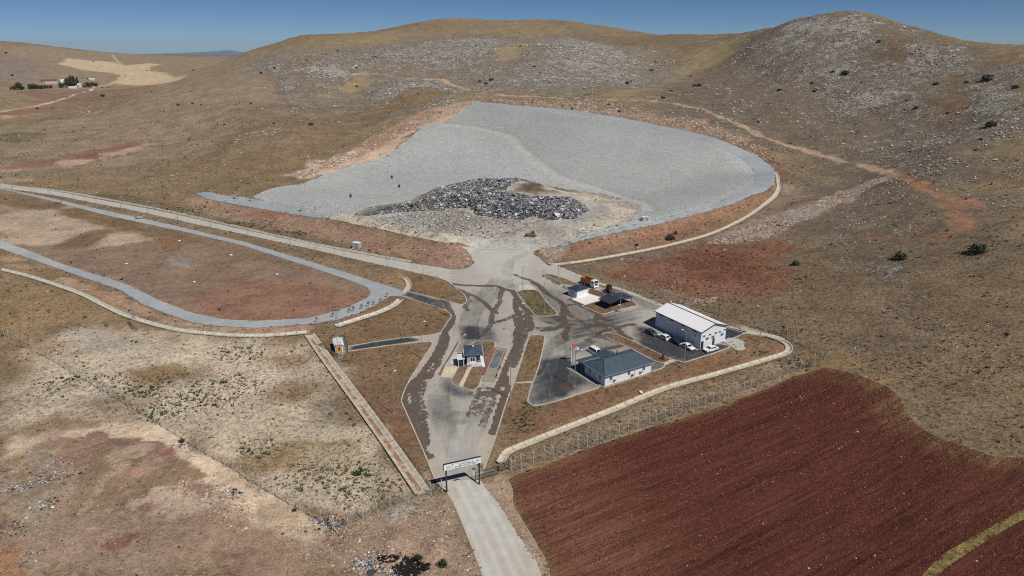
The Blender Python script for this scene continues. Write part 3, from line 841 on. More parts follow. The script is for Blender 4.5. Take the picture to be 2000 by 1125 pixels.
# gravel road along the rim (inside the basin outline) 
RIM = W((931, 200), (1000, 205), (1120, 215), (1250, 237), (1340, 255), (1425, 281), (1480, 304), (1513, 329), (1515, 345), (1512, 361), (1487, 377), (1437, 397), (1375, 415), (1300, 435), (1200, 456), (1130, 473), (1100, 482),
        (1085, 480), (1120, 470), (1200, 448), (1240, 438), (1300, 425), (1400, 396), (1452, 373), (1474, 352), (1472, 335), (1455, 315), (1425, 298), (1375, 276), (1250, 246), (1120, 221.5), (1000, 210), (932, 204))
sheet("gravel_rim_road", RIM, 1.3, .16, M_RIM, lambda x, y, d: {"tone": .3 * fbm(x, y, 14, 3, 9) + .5, "light": np.zeros(len(x))}, lower=False)
RIML = W((368, 379), (395, 376), (430, 381), (480, 386), (530, 395), (580, 406), (640, 421), (640, 428), (580, 420), (520, 410), (440, 396), (400, 388))
sheet("gravel_berm_road", RIML, 1.3, .16, M_RIM, lambda x, y, d: {"tone": .2 + .3 * fbm(x, y, 10, 3, 9), "light": np.zeros(len(x))})

# ---- earth cover over the waste
def cover_attrs(x, y, d):
    n = fbm(x, y, 14, 4, 21)
    c = L(176, 171, 162)[None] + (L(164, 156, 144) - L(176, 171, 162))[None] * (.5 + .9 * n)[:, None]
    br = sdist_near(W((690, 425), (760, 402), (830, 385), (880, 398), (780, 412)), x, y, 15)
    a = smooth(-5, 5, br + 6 * n)[:, None]
    c = c * (1 - a) + L(116, 102, 80)[None] * a
    br = sdist_near(W((990, 388), (1010, 370), (1060, 364), (1110, 372), (1150, 385), (1060, 392)), x, y, 15)
    a = smooth(-4, 5, br + 6 * n)[:, None]
    c = c * (1 - a) + L(110, 92, 70)[None] * a
    for lin, wd in ((TRK1, 5.5), (TRK2, 4.5)):
        m = sdist(lin, x, y, False)
        a = smooth(-wd - 2, -wd + 2.5, m + 1.2 * n)[:, None]
        c = c * (1 - a) + L(196, 182, 158)[None] * a
    a = smooth(-6, 3, sdist_near(W((800, 430), (900, 420), (1000, 432), (1080, 445), (1020, 470), (900, 460)), x, y, 20) + 9 * n)[:, None] * .5
    c = c * (1 - a) + L(158, 140, 118)[None] * a
    sp = smooth(.35, .6, fbm(x, y, 1.6, 2, 61) + .25 * fbm(x, y, 12, 2, 62))[:, None]
    c = c * (1 - .45 * sp)
    a = smooth(-10, 6, sdist_near(W((900, 482), (930, 468), (1000, 464), (1090, 462), (1110, 490), (900, 500)), x, y, 25) + 5 * n)[:, None]
    c = c * (1 - a) + L(172, 169, 163)[None] * a
    lum = c.mean(1, keepdims=True); c = lum + (c - lum) * .75
    return {"Col": np.clip(c, .01, .8), "rock": np.full(len(x), .05), "tuft": np.full(len(x), .12)}
TRK1 = curve(W((1000, 486), (1060, 484), (1100, 473), (1140, 456), (1180, 442), (1210, 425), (1214, 408), (1190, 393), (1140, 384), (1080, 380)), 4)
TRK2 = curve(W((630, 423), (680, 434), (740, 449), (800, 462), (860, 474), (920, 484)), 4)
COVER = W((634, 426), (690, 417), (760, 399), (830, 375), (900, 357), (970, 351), (1040, 356), (1100, 369), (1180, 380), (1240, 394), (1258, 406), (1240, 425), (1180, 446), (1120, 463), (1085, 483), (1000, 488), (930, 486), (870, 476), (800, 462), (700, 440))
HEAP = curve(W((690, 425), (760, 404), (825, 381), (871, 366), (924, 353), (977, 351), (1036, 355), (1080, 366), (1140, 384), (1160, 402), (1150, 415), (1118, 428), (1050, 432), (1003, 430), (937, 425), (880, 412), (800, 412)), 2, True)
def heap_z(x, y, d):
    h = sdist_near(HEAP, x, y, 5, far=-5)
    lump = fbm(x, y, 9, 4, 31)
    return H(x, y) + smooth(0, 14, h) * (3.4 + 1.3 * lump) + .18 * fbm(x, y, 3.0, 3, 33) + .12 * smooth(0, 3, d)
M_COVER = ground_material("waste_cover_soil", .5)
sheet("waste_cover", COVER, 1.0, .16, M_COVER, cover_attrs, zfun=heap_z, lower=False)

# ---- ring road of the old cell
RING_S = [(0, 469), (50, 487), (125, 517), (200, 540), (250, 556), (312, 587), (375, 611), (437, 624), (500, 627), (600, 622), (653, 609), (691, 595), (718, 581), (724, 572), (718, 562),
          (700, 554), (675, 545), (600, 520), (475, 480), (375, 456), (275, 435), (200, 419), (125, 399), (25, 374), (0, 369.5), (0, 366), (100, 387), (225, 415.5), (325, 437), (475, 472), (600, 509),
          (700, 540), (787, 568), (796, 574), (783, 579), (762, 578), (743, 590), (706, 610), (660, 625), (600, 634), (500, 641), (425, 637), (375, 630), (325, 613), (275, 593), (237, 567), (160, 541), (75, 511), (0, 485)]
sheet("gravel_ring_road", W(*RING_S), .8, .08, M_RIM, lambda x, y, d: {"tone": np.clip(.12 + .35 * fbm(x, y, 8, 3, 19), 0, 1), "light": .3 * smooth(.1, .5, fbm(x, y, 18, 3, 20))})

# ---- concrete road beside the berm, with a gutter wall
sheet("concrete_road", W((0, 361.5), (62, 368), (125, 377), (250, 400), (350, 420), (475, 448.5), (600, 476), (675, 491), (800, 513.5), (860, 523), (880, 528), (880, 553), (854.7, 541), (836, 538), (806, 531), (725, 514), (600, 485), (475, 458), (350, 431), (250, 409), (125, 385), (62, 375), (0, 366.5)), .8, .09, M_CROAD,
      lambda x, y, d: {"run": np.full(len(x), 3.0)})
o = sweep("concrete_gutter", px_curve([(0, 360), (125, 375.5), (250, 398), (350, 418), (475, 446.5), (600, 474.5), (675, 489), (740, 501), (802, 512)], 3),
          [(-.75, -.2), (-.75, .42), (-.5, .42), (-.45, .12), (.5, .12), (.55, .42), (.8, .42), (.8, -.2)], M_CONCW, 2.0)
tag(o, kind="structure")

# ---- open drains
def drain(px, half, mat, fill=None, n=4, name="drain_channel", left=True):
    P = px_curve(px, n)
    o = sweep(name, P, [(-half, -.2), (-half, .06), (-half + .28, .06), (-half * .40, -.30), (half * .40, -.30), (half - .28, .06), (half, .06), (half, -.2)], mat, 1.5)
    tag(o, kind="structure")
    DRAINS.append((P, half))
    return o
DRAINS = []
drain([(977, 903), (985, 889), (996, 879), (1040, 861), (1100, 837), (1200, 798), (1300, 757), (1400, 729), (1500, 700), (1530, 691), (1541, 683), (1537, 671), (1515, 660), (1480, 649), (1445, 638)], .95, M_CONC)
drain([(604, 652), (640, 703), (700, 783), (760, 866), (826, 962)], 1.5, M_CONC, name="drain_channel")
drain([(0, 525), (60, 540), (150, 570), (200, 594), (250, 617), (330, 640), (400, 650), (500, 655), (600, 648)], .95, M_CONCW)
drain([(656, 636), (700, 622), (740, 609), (768, 596), (782, 584)], 1.15, M_CONCW)
drain([(791, 570), (798, 560), (797, 550), (789, 541)], 1.0, M_CONC)
drain([(1072, 512), (1086, 516), (1150, 508), (1230, 494), (1300, 480), (1370, 462), (1420, 443), (1470, 416), (1505, 390), (1520, 370), (1520, 355), (1516, 335)], 1.0, M_CONC)
def silt():
    g = NT("drain_silt")
    n = g.noise(.45, 5, .65); f = g.noise(2.5, 4, .6)
    c = g.mix(g.rng(n, .40, .54), S(184, 170, 148), S(146, 112, 86))
    return g.out(g.scalecol(c, g.rng(f, .3, .7, .8, 1.2)), .95)
SILT = silt()
o = sweep("drain_bed", px_curve([(607, 660), (640, 705), (700, 786), (760, 870), (820, 957)], 4), [(-.5, -.26), (.5, -.26)], SILT, 1.5)
tag(o, kind="structure")
o = sweep("paved_gutter", px_curve([(1080, 518), (1135, 541), (1171, 554), (1210, 565), (1240, 576), (1294, 598), (1416, 637), (1462, 650), (1500, 655), (1530, 664)], 4), [(-.9, -.2), (-.9, .12), (-.1, .02), (.1, .02), (.9, .12), (.9, -.2)], M_KERB, 1.5)
tag(o, kind="structure")

# ---- the paved yard
ROAD_PX = [(851, 940), (844, 925), (831, 891), (812, 848), (795, 810), (786, 790), (784, 782), (790, 763), (801, 741), (813, 722), (827, 699), (843, 676), (844, 671), (838, 667.5), (827, 668), (796, 671), (751, 676), (680, 686.5), (680, 677), (721, 670), (781, 661), (827, 656.5), (855, 652), (864, 645),
           (875, 628), (881, 620), (880, 614), (872, 608), (857, 602), (827, 592), (783, 578.5), (799, 570), (842, 580), (876, 589), (897, 594.5), (906, 594), (911, 589), (910, 581), (902, 572), (890, 562), (878, 552.5), (865, 546), (858, 541),
           (858, 522), (873, 525), (897, 527), (908, 522.5), (921, 516), (923, 508), (920, 499), (912, 488), (900, 482), (930, 484), (1000, 486), (1085, 482), (1060, 485), (1044, 490), (1042, 497), (1053, 503.5), (1069, 518), (1080, 519), (1135, 542), (1171, 555), (1210, 566), (1240, 577), (1294, 599), (1350, 617), (1416, 638), (1461, 648.5), (1440, 657.5), (1417, 667),
           (1404, 672), (1426, 678.5), (1353, 703), (1340, 707.5), (1330, 707.5), (1321, 704.5), (1312, 702.5), (1298, 711), (1298, 715), (1293, 719.5), (1272, 727), (1230, 738), (1180, 755.5), (1170, 757.5), (1100, 780), (1058, 791), (1046, 792.5), (1038, 791), (1032, 786), (1031, 780), (1040, 748), (1052, 718), (1064, 661), (1061, 656), (1050, 654.5), (1040, 654.5), (1034, 657),
           (1029, 670), (1014, 717), (1004, 748), (991, 780), (976, 828), (965, 862), (955, 890), (945, 918), (938, 936)]
ROAD = W(*ROAD_PX)
WET = []      # (line, half width m)
def wet(w_, *px):
    WET.append((curve(W(*px), 3), w_ * .52))
wet(.75, (884, 622), (873, 640), (869, 652), (873, 660), (866, 672), (858, 688), (850, 702))
wet(.8, (866, 655), (861, 671), (852, 689), (842, 706), (830, 722), (818, 738))
wet(.5, (873, 660), (868, 680), (858, 700), (855, 712), (846, 722), (838, 738))
wet(.8, (818, 738), (806, 748), (795, 760), (789, 775), (791, 790), (798, 806), (808, 836), (820, 868), (830, 888), (840, 892))
wet(.9, (838, 732), (826, 740), (812, 742))
wet(.6, (818, 742), (810, 760), (809, 780), (816, 802), (824, 822), (830, 840), (832, 868))
wet(.3, (828, 745), (822, 770), (822, 790), (832, 815))
wet(.35, (806, 790), (816, 820), (824, 848), (828, 872))
wet(.7, (1034, 620), (1037, 640), (1022, 650), (1014, 660), (1007, 676), (998, 696), (988, 720), (982, 736), (972, 757), (960, 772), (948, 768), (938, 770))
wet(.5, (1026, 650), (1018, 675), (1010, 700), (1003, 716))
wet(.75, (986, 735), (987, 748), (992, 760), (985, 776), (978, 795), (970, 822), (962, 846))
wet(.25, (934, 768), (928, 785), (917, 812)); wet(.22, (952, 765), (944, 783), (934, 806), (926, 812))
wet(.25, (966, 762), (962, 785), (950, 812), (942, 832))
wet(.2, (920, 770), (934, 761), (966, 761), (994, 778))
wet(.6, (880, 554), (900, 557), (940, 558.5), (967, 558.5), (982, 564), (996, 568), (1006, 572))
wet(.45, (889, 563), (905, 570), (928, 580), (946, 592), (958, 604), (970, 612))
wet(.35, (905, 575), (912, 580), (916, 588), (908, 600), (914, 606))
wet(.4, (981, 566), (976, 582), (977, 588), (970, 600), (965, 608), (960, 620), (958, 635), (948, 648), (944, 656))
wet(.35, (960, 632), (985, 625), (1010, 614), (1030, 606), (1040, 604))
wet(1.0, (872, 590), (876, 602), (882, 612), (884, 622), (880, 635), (872, 645))
wet(.5, (862, 586), (872, 592))
wet(.9, (1000, 568), (1008, 580), (1016, 592), (1026, 604), (1040, 614))
wet(1.0, (1006, 585), (1007, 600), (1012, 612), (1020, 620), (1032, 612))
wet(.9, (1028, 616), (1032, 628), (1034, 645))
wet(.7, (1006, 622), (1012, 640), (1006, 655)); wet(.6, (1016, 622), (1022, 636), (1014, 650), (1006, 668))
wet(.4, (1006, 537), (1020, 543), (1036, 548), (1046, 556))
wet(1.3, (1044, 553), (1058, 563), (1066, 572))
wet(.8, (1066, 572), (1078, 580), (1092, 588), (1100, 596), (1102, 606), (1100, 616))
wet(1.2, (1101, 600), (1099, 616), (1102, 630), (1090, 640), (1075, 644), (1060, 646))
wet(.8, (1098, 618), (1090, 626), (1083, 618))
wet(.6, (1102, 630), (1110, 640), (1104, 650), (1106, 664))
wet(.5, (1102, 600), (1112, 596), (1121, 595))
wet(.5, (1114, 585), (1124, 590), (1136, 598), (1156, 608), (1170, 616), (1178, 624))
wet(.4, (1105, 604), (1112, 614), (1122, 622)); wet(.3, (1128, 624), (1136, 630), (1141, 632))
wet(.5, (1168, 616), (1162, 626), (1168, 632)); wet(.3, (1172, 618), (1184, 626))
wet(.5, (1168, 653), (1176, 648), (1188, 644), (1200, 641), (1214, 638), (1226, 635), (1239, 634))
wet(.8, (1206, 642), (1212, 650), (1222, 658), (1230, 662))
wet(.4, (1144, 642), (1150, 637), (1158, 635)); wet(.3, (1176, 634), (1188, 640), (1198, 638))
wet(.7, (1172, 684), (1186, 681), (1200, 679), (1212, 676))
wet(.3, (1146, 664), (1156, 660), (1168, 654))
wet(.3, (1040, 643), (1060, 640), (1075, 640)); wet(.3, (1130, 560), (1112, 566), (1100, 560))
wet(.5, (1080, 545), (1095, 552), (1108, 556)); wet(.3, (1060, 538), (1074, 546), (1090, 556))
wet(.4, (924, 512), (914, 520), (904, 524))
wet(.25, (938, 910), (936, 916), (931, 917))
wet(.5, (1116, 757), (1105, 762), (1100, 756), (1112, 748))
def soft(px, feather):
    P = W(*px)
    return lambda x, y, n: smooth(-feather, feather, sdist_near(P, x, y, feather * 3) + n * feather)
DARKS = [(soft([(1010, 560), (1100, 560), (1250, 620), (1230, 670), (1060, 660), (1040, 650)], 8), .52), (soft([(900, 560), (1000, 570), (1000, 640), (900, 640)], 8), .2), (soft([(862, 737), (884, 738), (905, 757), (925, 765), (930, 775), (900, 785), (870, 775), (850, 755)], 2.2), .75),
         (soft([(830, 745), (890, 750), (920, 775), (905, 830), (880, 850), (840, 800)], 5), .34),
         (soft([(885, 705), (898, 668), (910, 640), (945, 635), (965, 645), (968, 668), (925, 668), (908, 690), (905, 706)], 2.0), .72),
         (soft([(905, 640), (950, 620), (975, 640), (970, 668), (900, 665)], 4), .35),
         (soft([(1030, 792), (1034, 770), (1052, 715), (1060, 690), (1120, 690), (1140, 720), (1185, 755), (1100, 782)], 4), .9),
         (soft([(1060, 655), (1120, 640), (1180, 660), (1230, 680), (1180, 700), (1060, 700)], 6), .45),
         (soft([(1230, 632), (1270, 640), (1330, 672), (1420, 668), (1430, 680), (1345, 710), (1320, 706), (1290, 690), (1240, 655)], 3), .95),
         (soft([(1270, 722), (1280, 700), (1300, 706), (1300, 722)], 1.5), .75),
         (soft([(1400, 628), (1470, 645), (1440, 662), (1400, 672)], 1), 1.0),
         (soft([(1215, 566), (1290, 595), (1300, 612), (1255, 605), (1236, 590), (1200, 572)], 3), .5),
         (soft([(1135, 541), (1215, 565), (1205, 572), (1130, 550)], 1.5), .7),
         (soft([(680, 675), (790, 658), (815, 664), (760, 678), (680, 688)], 1.2), 1.0),
         (soft([(781, 578), (800, 568), (868, 588), (872, 604), (857, 604)], 1.2), .85)]
PALES = [(soft([(920, 480), (1085, 480), (1050, 505), (1020, 560), (960, 550), (925, 520)], 6), .55), (soft([(870, 870), (900, 800), (940, 800), (930, 860), (900, 910)], 6), .5), (soft([(1060, 505), (1140, 545), (1090, 545), (1040, 520)], 4), .3)]
TANS = [(soft([(850, 940), (800, 810), (788, 770), (830, 700), (850, 690), (830, 740), (812, 780), (850, 880), (865, 940)], 3), .7), (soft([(970, 760), (1030, 660), (1010, 720), (985, 800), (945, 930), (920, 930)], 3), .7),
        (soft([(1240, 640), (1300, 690), (1330, 708), (1310, 703), (1230, 664)], 1.5), .8), (soft([(1080, 600), (1250, 620), (1230, 660), (1100, 680)], 8), .35)]
ARCS = []
def arc(w_, k, *px):
    ARCS.append((curve(W(*px), 4), w_, k))
# turning marks of the lorries
for dx in (0, 9, 20, 29):
    arc(.35, .22, (842 + dx, 775), (846 + dx, 805), (858 + dx * .9, 835), (872 + dx * .7, 865), (884 + dx * .5, 900), (893 + dx * .3, 935))
for dx in (0, 10, 22):
    arc(.35, .2, (968 - dx, 790), (955 - dx, 815), (938 - dx, 840), (925 - dx * .8, 870), (918 - dx * .6, 905), (912 - dx * .4, 938))
for dy in (0, 8, 17):
    arc(.4, .30, (846, 782 + dy), (868, 800 + dy), (895, 808 + dy), (925, 803 + dy), (950, 785 + dy))
for dx in (0, 8, 18, 26):
    arc(.35, .28, (906 + dx, 660), (902 + dx, 635), (908 + dx * 1.1, 612), (922 + dx * 1.3, 590), (942 + dx * 1.5, 570), (962 + dx * 1.5, 545))
for dy in (0, 7, 15):
    arc(.45, .3, (1060, 610 + dy), (1090, 622 + dy), (1130, 628 + dy), (1180, 622 + dy), (1220, 612 + dy), (1250, 604 + dy))
    arc(.4, .28, (1050, 700 + dy * 2), (1075, 670 + dy), (1105, 650 + dy), (1140, 640 + dy), (1180, 634 + dy))
    arc(.45, .26, (1160, 640 + dy), (1200, 652 + dy), (1250, 668 + dy), (1300, 688 + dy))
for dx in (0, 10):
    arc(.4, .28, (1085 + dx, 770), (1090 + dx, 735), (1100 + dx, 705), (1120 + dx, 680), (1150 + dx, 668))
    arc(.4, .22, (990 + dx, 560), (985 + dx, 535), (995 + dx, 510), (1030 + dx, 492))
def road_attrs(x, y, d):
    w_ = np.full(len(x), -3.0)
    for P, hw in WET:
        w_ = np.maximum(w_, hw + sdist_near(P, x, y, hw + 4, False, -3))
    n = fbm(x, y, 9, 3, 51)
    arc = np.zeros(len(x))
    for P, hw, k in ARCS:
        arc = np.maximum(arc, k * smooth(-hw - .5, -hw * .3, sdist_near(P, x, y, hw + 2, False, -9)) * (.45 + .8 * vnoise(x / 2.5, y / 2.5, 8)))
    o = []
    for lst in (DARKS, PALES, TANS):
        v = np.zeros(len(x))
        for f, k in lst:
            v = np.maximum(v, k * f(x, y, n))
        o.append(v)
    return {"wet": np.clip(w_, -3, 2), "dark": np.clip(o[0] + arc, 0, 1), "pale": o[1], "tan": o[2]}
sheet("site_road", ROAD, .42, .07, M_ROAD, road_attrs)

# ---- road outside the gate
ENTRY = W((851, 940), (872, 962), (886, 985), (903, 1025), (925, 1080), (942, 1124), (962, 1180), (1085, 1180), (1058, 1124), (1048, 1098), (1010, 1042), (975, 985), (950, 955), (938, 936))
def entry_attrs(x, y, d):
    n = fbm(x, y, 4, 3, 52)
    c0 = sdist(W((905, 945), (955, 1040), (1003, 1150)), x, y, False)
    return {"wet": np.full(len(x), -3.0), "dark": -.12 + .10 * fbm(x, y, 2.5, 3, 53), "pale": np.clip(.35 + .75 * np.exp(-((-c0 - 1.1) / .42) ** 2) + .55 * np.exp(-((-c0 - 2.9) / .38) ** 2) + .5 * n, 0, 1.1), "tan": np.clip(.75 - .12 * np.clip(d, 0, 4) - .4 * n, 0, 1)}
sheet("entry_road", ENTRY, .42, .055, M_ROAD, entry_attrs)

# ---- ploughed red field
_f = W((1017.5, 916), (1480, 754))
FURROW = math.atan2(_f[1][1] - _f[0][1], _f[1][0] - _f[0][0])
def field_material():
    g = NT("ploughed_red_soil")
    c = g.attr("Col").outputs["Color"]
    mp = g.n("ShaderNodeMapping", Vector=g.co); mp.vector_type = 'TEXTURE'; mp.inputs["Rotation"].default_value = (0, 0, FURROW); mp.inputs["Scale"].default_value = (22.0, 1.0, 1)
    f = g.noise(1.5, 5, .65, mp.outputs[0], .25)
    f2 = g.noise(.28, 5, .6, mp.outputs[0], .2)
    n1 = g.noise(3.6, 5, .8); n2 = g.noise(1.0, 5, .7)
    v = g.math('ADD', g.rng(f, .3, .7, .66, 1.34), g.rng(n1, .3, .7, -.42, .42))
    v = g.math('ADD', v, g.rng(n2, .3, .7, -.16, .16)); v = g.math('ADD', v, g.rng(f2, .3, .7, -.24, .24))
    col = g.scalecol(c, g.math('MAXIMUM', v, .2))
    col = g.mix(g.math('MULTIPLY', g.rng(g.noise(5.5, 2, .6), .70, .76), .7), col, S(178, 150, 128))
    col = g.mix(g.math('MULTIPLY', g.rng(g.noise(.35, 5, .75), .62, .72), .35), col, S(84, 72, 50))
    h = g.math('ADD', g.math('MULTIPLY', f, 1.0), g.math('ADD', n1, n2))
    return g.out(col, .97, h, .9, .28, .08)
M_FIELD = field_material()
FIELD = W((992, 935), (1010, 925), (1062, 908), (1125, 885), (1225, 851), (1300, 828), (1400, 796), (1500, 757), (1560, 733), (1610, 717), (1640, 722), (1690, 737), (1745, 762), (1765, 792), (1795, 832), (1840, 856), (1900, 876), (1950, 892), (2000, 894), (2120, 880), (2300, 1100), (1900, 1240), (1100, 1240), (1075, 1124), (1060, 1085), (1030, 1030), (1008, 985), (998, 955))
FIELD = np.array([FIELD[i] + (FIELD[(i + 1) % len(FIELD)] - FIELD[i]) * t for i in range(len(FIELD)) for t in np.linspace(0, 1, max(2, int(np.hypot(*(FIELD[(i + 1) % len(FIELD)] - FIELD[i])) / 1.2)), endpoint=False)])
FIELD = FIELD + np.c_[fbm(FIELD[:, 0], FIELD[:, 1], 7, 4, 3), fbm(FIELD[:, 0], FIELD[:, 1], 7, 4, 4)] * .6
def field_attrs(x, y, d):
    n = fbm(x, y, 22, 4, 71)
    e = sdist_near(W((985, 930), (1080, 900), (1130, 960), (1250, 1124), (1000, 1124)), x, y, 40, far=-40)
    t = np.clip(smooth(-22, 12, e) * .85 + .14 * n, 0, 1)[:, None]
    c = L(93, 55, 45)[None] * (1 - t) + L(132, 91, 74)[None] * t
    q = smooth(-.4, 1.0, fbm(x, y, 60, 3, 72))[:, None]
    c = c * (1 - .16 * q)
    fw = 2.2 + 7.5 * smooth(70, 84, x) * smooth(100, 125, y)
    e = 1 - smooth(0, 1, (d + (.5 * fw) * fbm(x, y, 3.5, 4, 74)) / fw)[:, None]
    c = c * (1 - .85 * e) + L(118, 96, 68)[None] * .85 * e
    return {"Col": c}
sheet("ploughed_field", FIELD, .75, .06, M_FIELD, field_attrs)
def balk_attrs(x, y, d):
    n = fbm(x, y, 3, 3, 81)
    t = (.5 + .8 * n)[:, None]
    return {"Col": np.clip(L(112, 98, 62) * (1 - t) + L(140, 122, 78) * t, .01, 1), "rock": np.full(len(x), .05), "tuft": np.full(len(x), .9)}
sheet("field_balk", W((1785, 1140), (1830, 1094), (1850, 1078), (1890, 1056), (1935, 1030), (1990, 1000), (2060, 965), (2060, 990), (1990, 1020), (1930, 1055), (1885, 1085), (1850, 1108), (1815, 1140)), .5, .15, M_GROUND, balk_attrs, lower=False)

# ---- planted islands with kerbs
def verge_attrs(c1, c2, tf=.5):
    def f(x, y, d):
        n = fbm(x, y, 3.5, 4, 91)
        t = np.clip(.5 + .9 * n, 0, 1)[:, None]
        c = L(*c1) * (1 - t) + L(*c2) * t; lum = c.mean(1, keepdims=True)
        return {"Col": lum + (c - lum) * .66, "rock": np.full(len(x), .03), "tuft": np.full(len(x), tf)}
    return f
def island(px, c1=(126, 96, 62), c2=(140, 100, 68), tf=.5, n=1):
    P = curve(W(*px), n, True) if n > 1 else W(*px)
    sheet("planted_island", P, .45, .17, M_GROUND, verge_attrs(c1, c2, tf), lower=False)
    kerb(P, .28, .20, True)
island([(1009, 571), (1022, 567), (1042, 566.5), (1052, 570), (1068, 591), (1089, 613), (1084, 617), (1066, 618.5), (1050, 618), (1043, 615)], (102, 100, 58), (130, 106, 70), 1.0)
island([(921, 673), (928, 667.8), (945, 667), (960, 667), (967, 671), (966, 681), (954, 709), (940, 741), (936, 754), (926, 763), (916, 762), (905, 757.5), (893, 755), (884, 749), (880.5, 744.5), (896, 717), (908, 690)], (124, 98, 68), (146, 112, 90), .6)
island([(892, 668.5), (896, 667), (897, 670.5), (884, 694), (871, 713), (862, 735), (853, 735), (862, 718), (876, 697)], (132, 96, 66), (138, 104, 72), .4)
island([(1136, 598.5), (1147, 594.5), (1183, 584.5), (1196, 580), (1238, 590), (1244, 597), (1220, 603), (1196, 609), (1184, 613), (1174, 614.5)], (132, 98, 66), (120, 90, 60), .4)
island([(1150, 567), (1152, 563.5), (1205, 579), (1196, 584), (1184, 585), (1149, 574)], (120, 88, 58), (110, 82, 56), .5)
island([(1061, 536), (1080, 537), (1104, 545), (1129, 555), (1124, 559), (1102, 556.5), (1082, 546), (1066, 540)], (140, 112, 70), (132, 104, 66), .4)
island([(1176.5, 654.5), (1180, 651), (1187, 650), (1198, 651.2), (1231, 665), (1270, 683), (1311, 702.5), (1297, 710), (1290, 709), (1275, 704), (1250, 691), (1230, 679.5), (1198, 667)], (132, 98, 66), (116, 94, 60), .5)
for pts in ([(851, 940), (831, 891), (812, 848), (795, 810), (786, 790), (784, 782), (790, 763), (801, 741), (813, 722), (827, 699), (843, 676), (844, 671), (838, 667.5), (827, 668), (796, 671), (751, 676), (680, 686.5)],
            [(680, 677), (721, 670), (781, 661), (827, 656.5), (855, 652), (864, 645), (875, 628), (881, 620), (880, 614), (872, 608), (857, 602), (827, 592), (783, 578.5)],
            [(799, 570), (842, 580), (876, 589), (897, 594.5), (906, 594), (911, 589), (910, 581), (902, 572), (890, 562), (878, 552.5), (865, 546), (836, 538), (790, 528)],
            [(1404, 672), (1426, 678.5), (1353, 703), (1340, 707.5), (1330, 707.5), (1321, 704.5), (1312, 702.5)], [(1298, 711), (1298, 715), (1293, 719.5), (1276, 726)],
            [(1170, 757.5), (1100, 780), (1058, 791), (1046, 792.5), (1038, 791), (1032, 786), (1031, 780), (1040, 748), (1052, 718), (1064, 661), (1061, 656), (1050, 654.5), (1040, 654.5), (1034, 657), (1029, 670), (1014, 717), (1004, 748), (991, 780), (976, 828), (965, 862), (955, 890), (945, 918)],
            [(1461, 648.5), (1440, 657.5), (1417, 667)]):
    kerb(px_curve(pts, 2), .30, .16)
def slab(name, px, mat, dz=.10, h=None):
    o = sheet(name, W(*px), .5, dz, mat, lambda x, y, d: {"run": np.full(len(x), 300.0)}, lower=False, smooth_=False)
    return o
slab("concrete_pad", [(889, 688.5), (907.5, 688.5), (899, 702), (890, 712), (876.5, 712), (883, 699)], M_SLAB, .14)
slab("concrete_pad", [(871, 717.5), (895.5, 717.5), (890, 728), (884, 739), (860, 738), (866, 727)], M_PAVE, .14)
slab("paved_path", [(914, 718), (922, 719), (912, 739), (904, 757), (895.5, 754.5), (905, 737)], M_PAVE, .23)
slab("paved_apron", [(1126, 582.5), (1147.5, 573), (1183, 584.5), (1147, 595.5), (1144, 597), (1116, 585.5)], plain("white_paving", S(226, 222, 214), .8, 2, .06), .20)
slab("paved_path", [(1297, 710.5), (1313, 703), (1323, 705), (1310, 709.5), (1299, 714.5)], M_PAVE, .12)
slab("gravel_patch", [(1414, 664), (1424, 660), (1440, 662), (1450, 666), (1456, 671), (1452, 675), (1457, 681), (1450, 685), (1440, 685), (1433, 681), (1428, 676), (1420, 672), (1414, 669)], plain("loose_grey_gravel", S(178, 176, 170), .95, 3, .25, bump=.5), .10)
slab("concrete_slab", [(1050, 566), (1033, 567), (1012, 566.5), (1014, 558), (1032, 556)], M_SLAB, .14)
slab("paved_path", [(1003, 749), (1013, 746.5), (1041, 745), (1041, 748.5), (1013, 749.5)], plain("crazed_concrete", S(180, 176, 168), .9, 1, .2), .09)
slab("concrete_pad", [(657, 689), (653, 671), (671, 655), (679, 686), (668, 695), (657, 692)], M_KERB, .10)

kerb(px_curve([(1107, 719), (1130, 731), (1150, 744), (1172, 757)], 2), .32, .15)
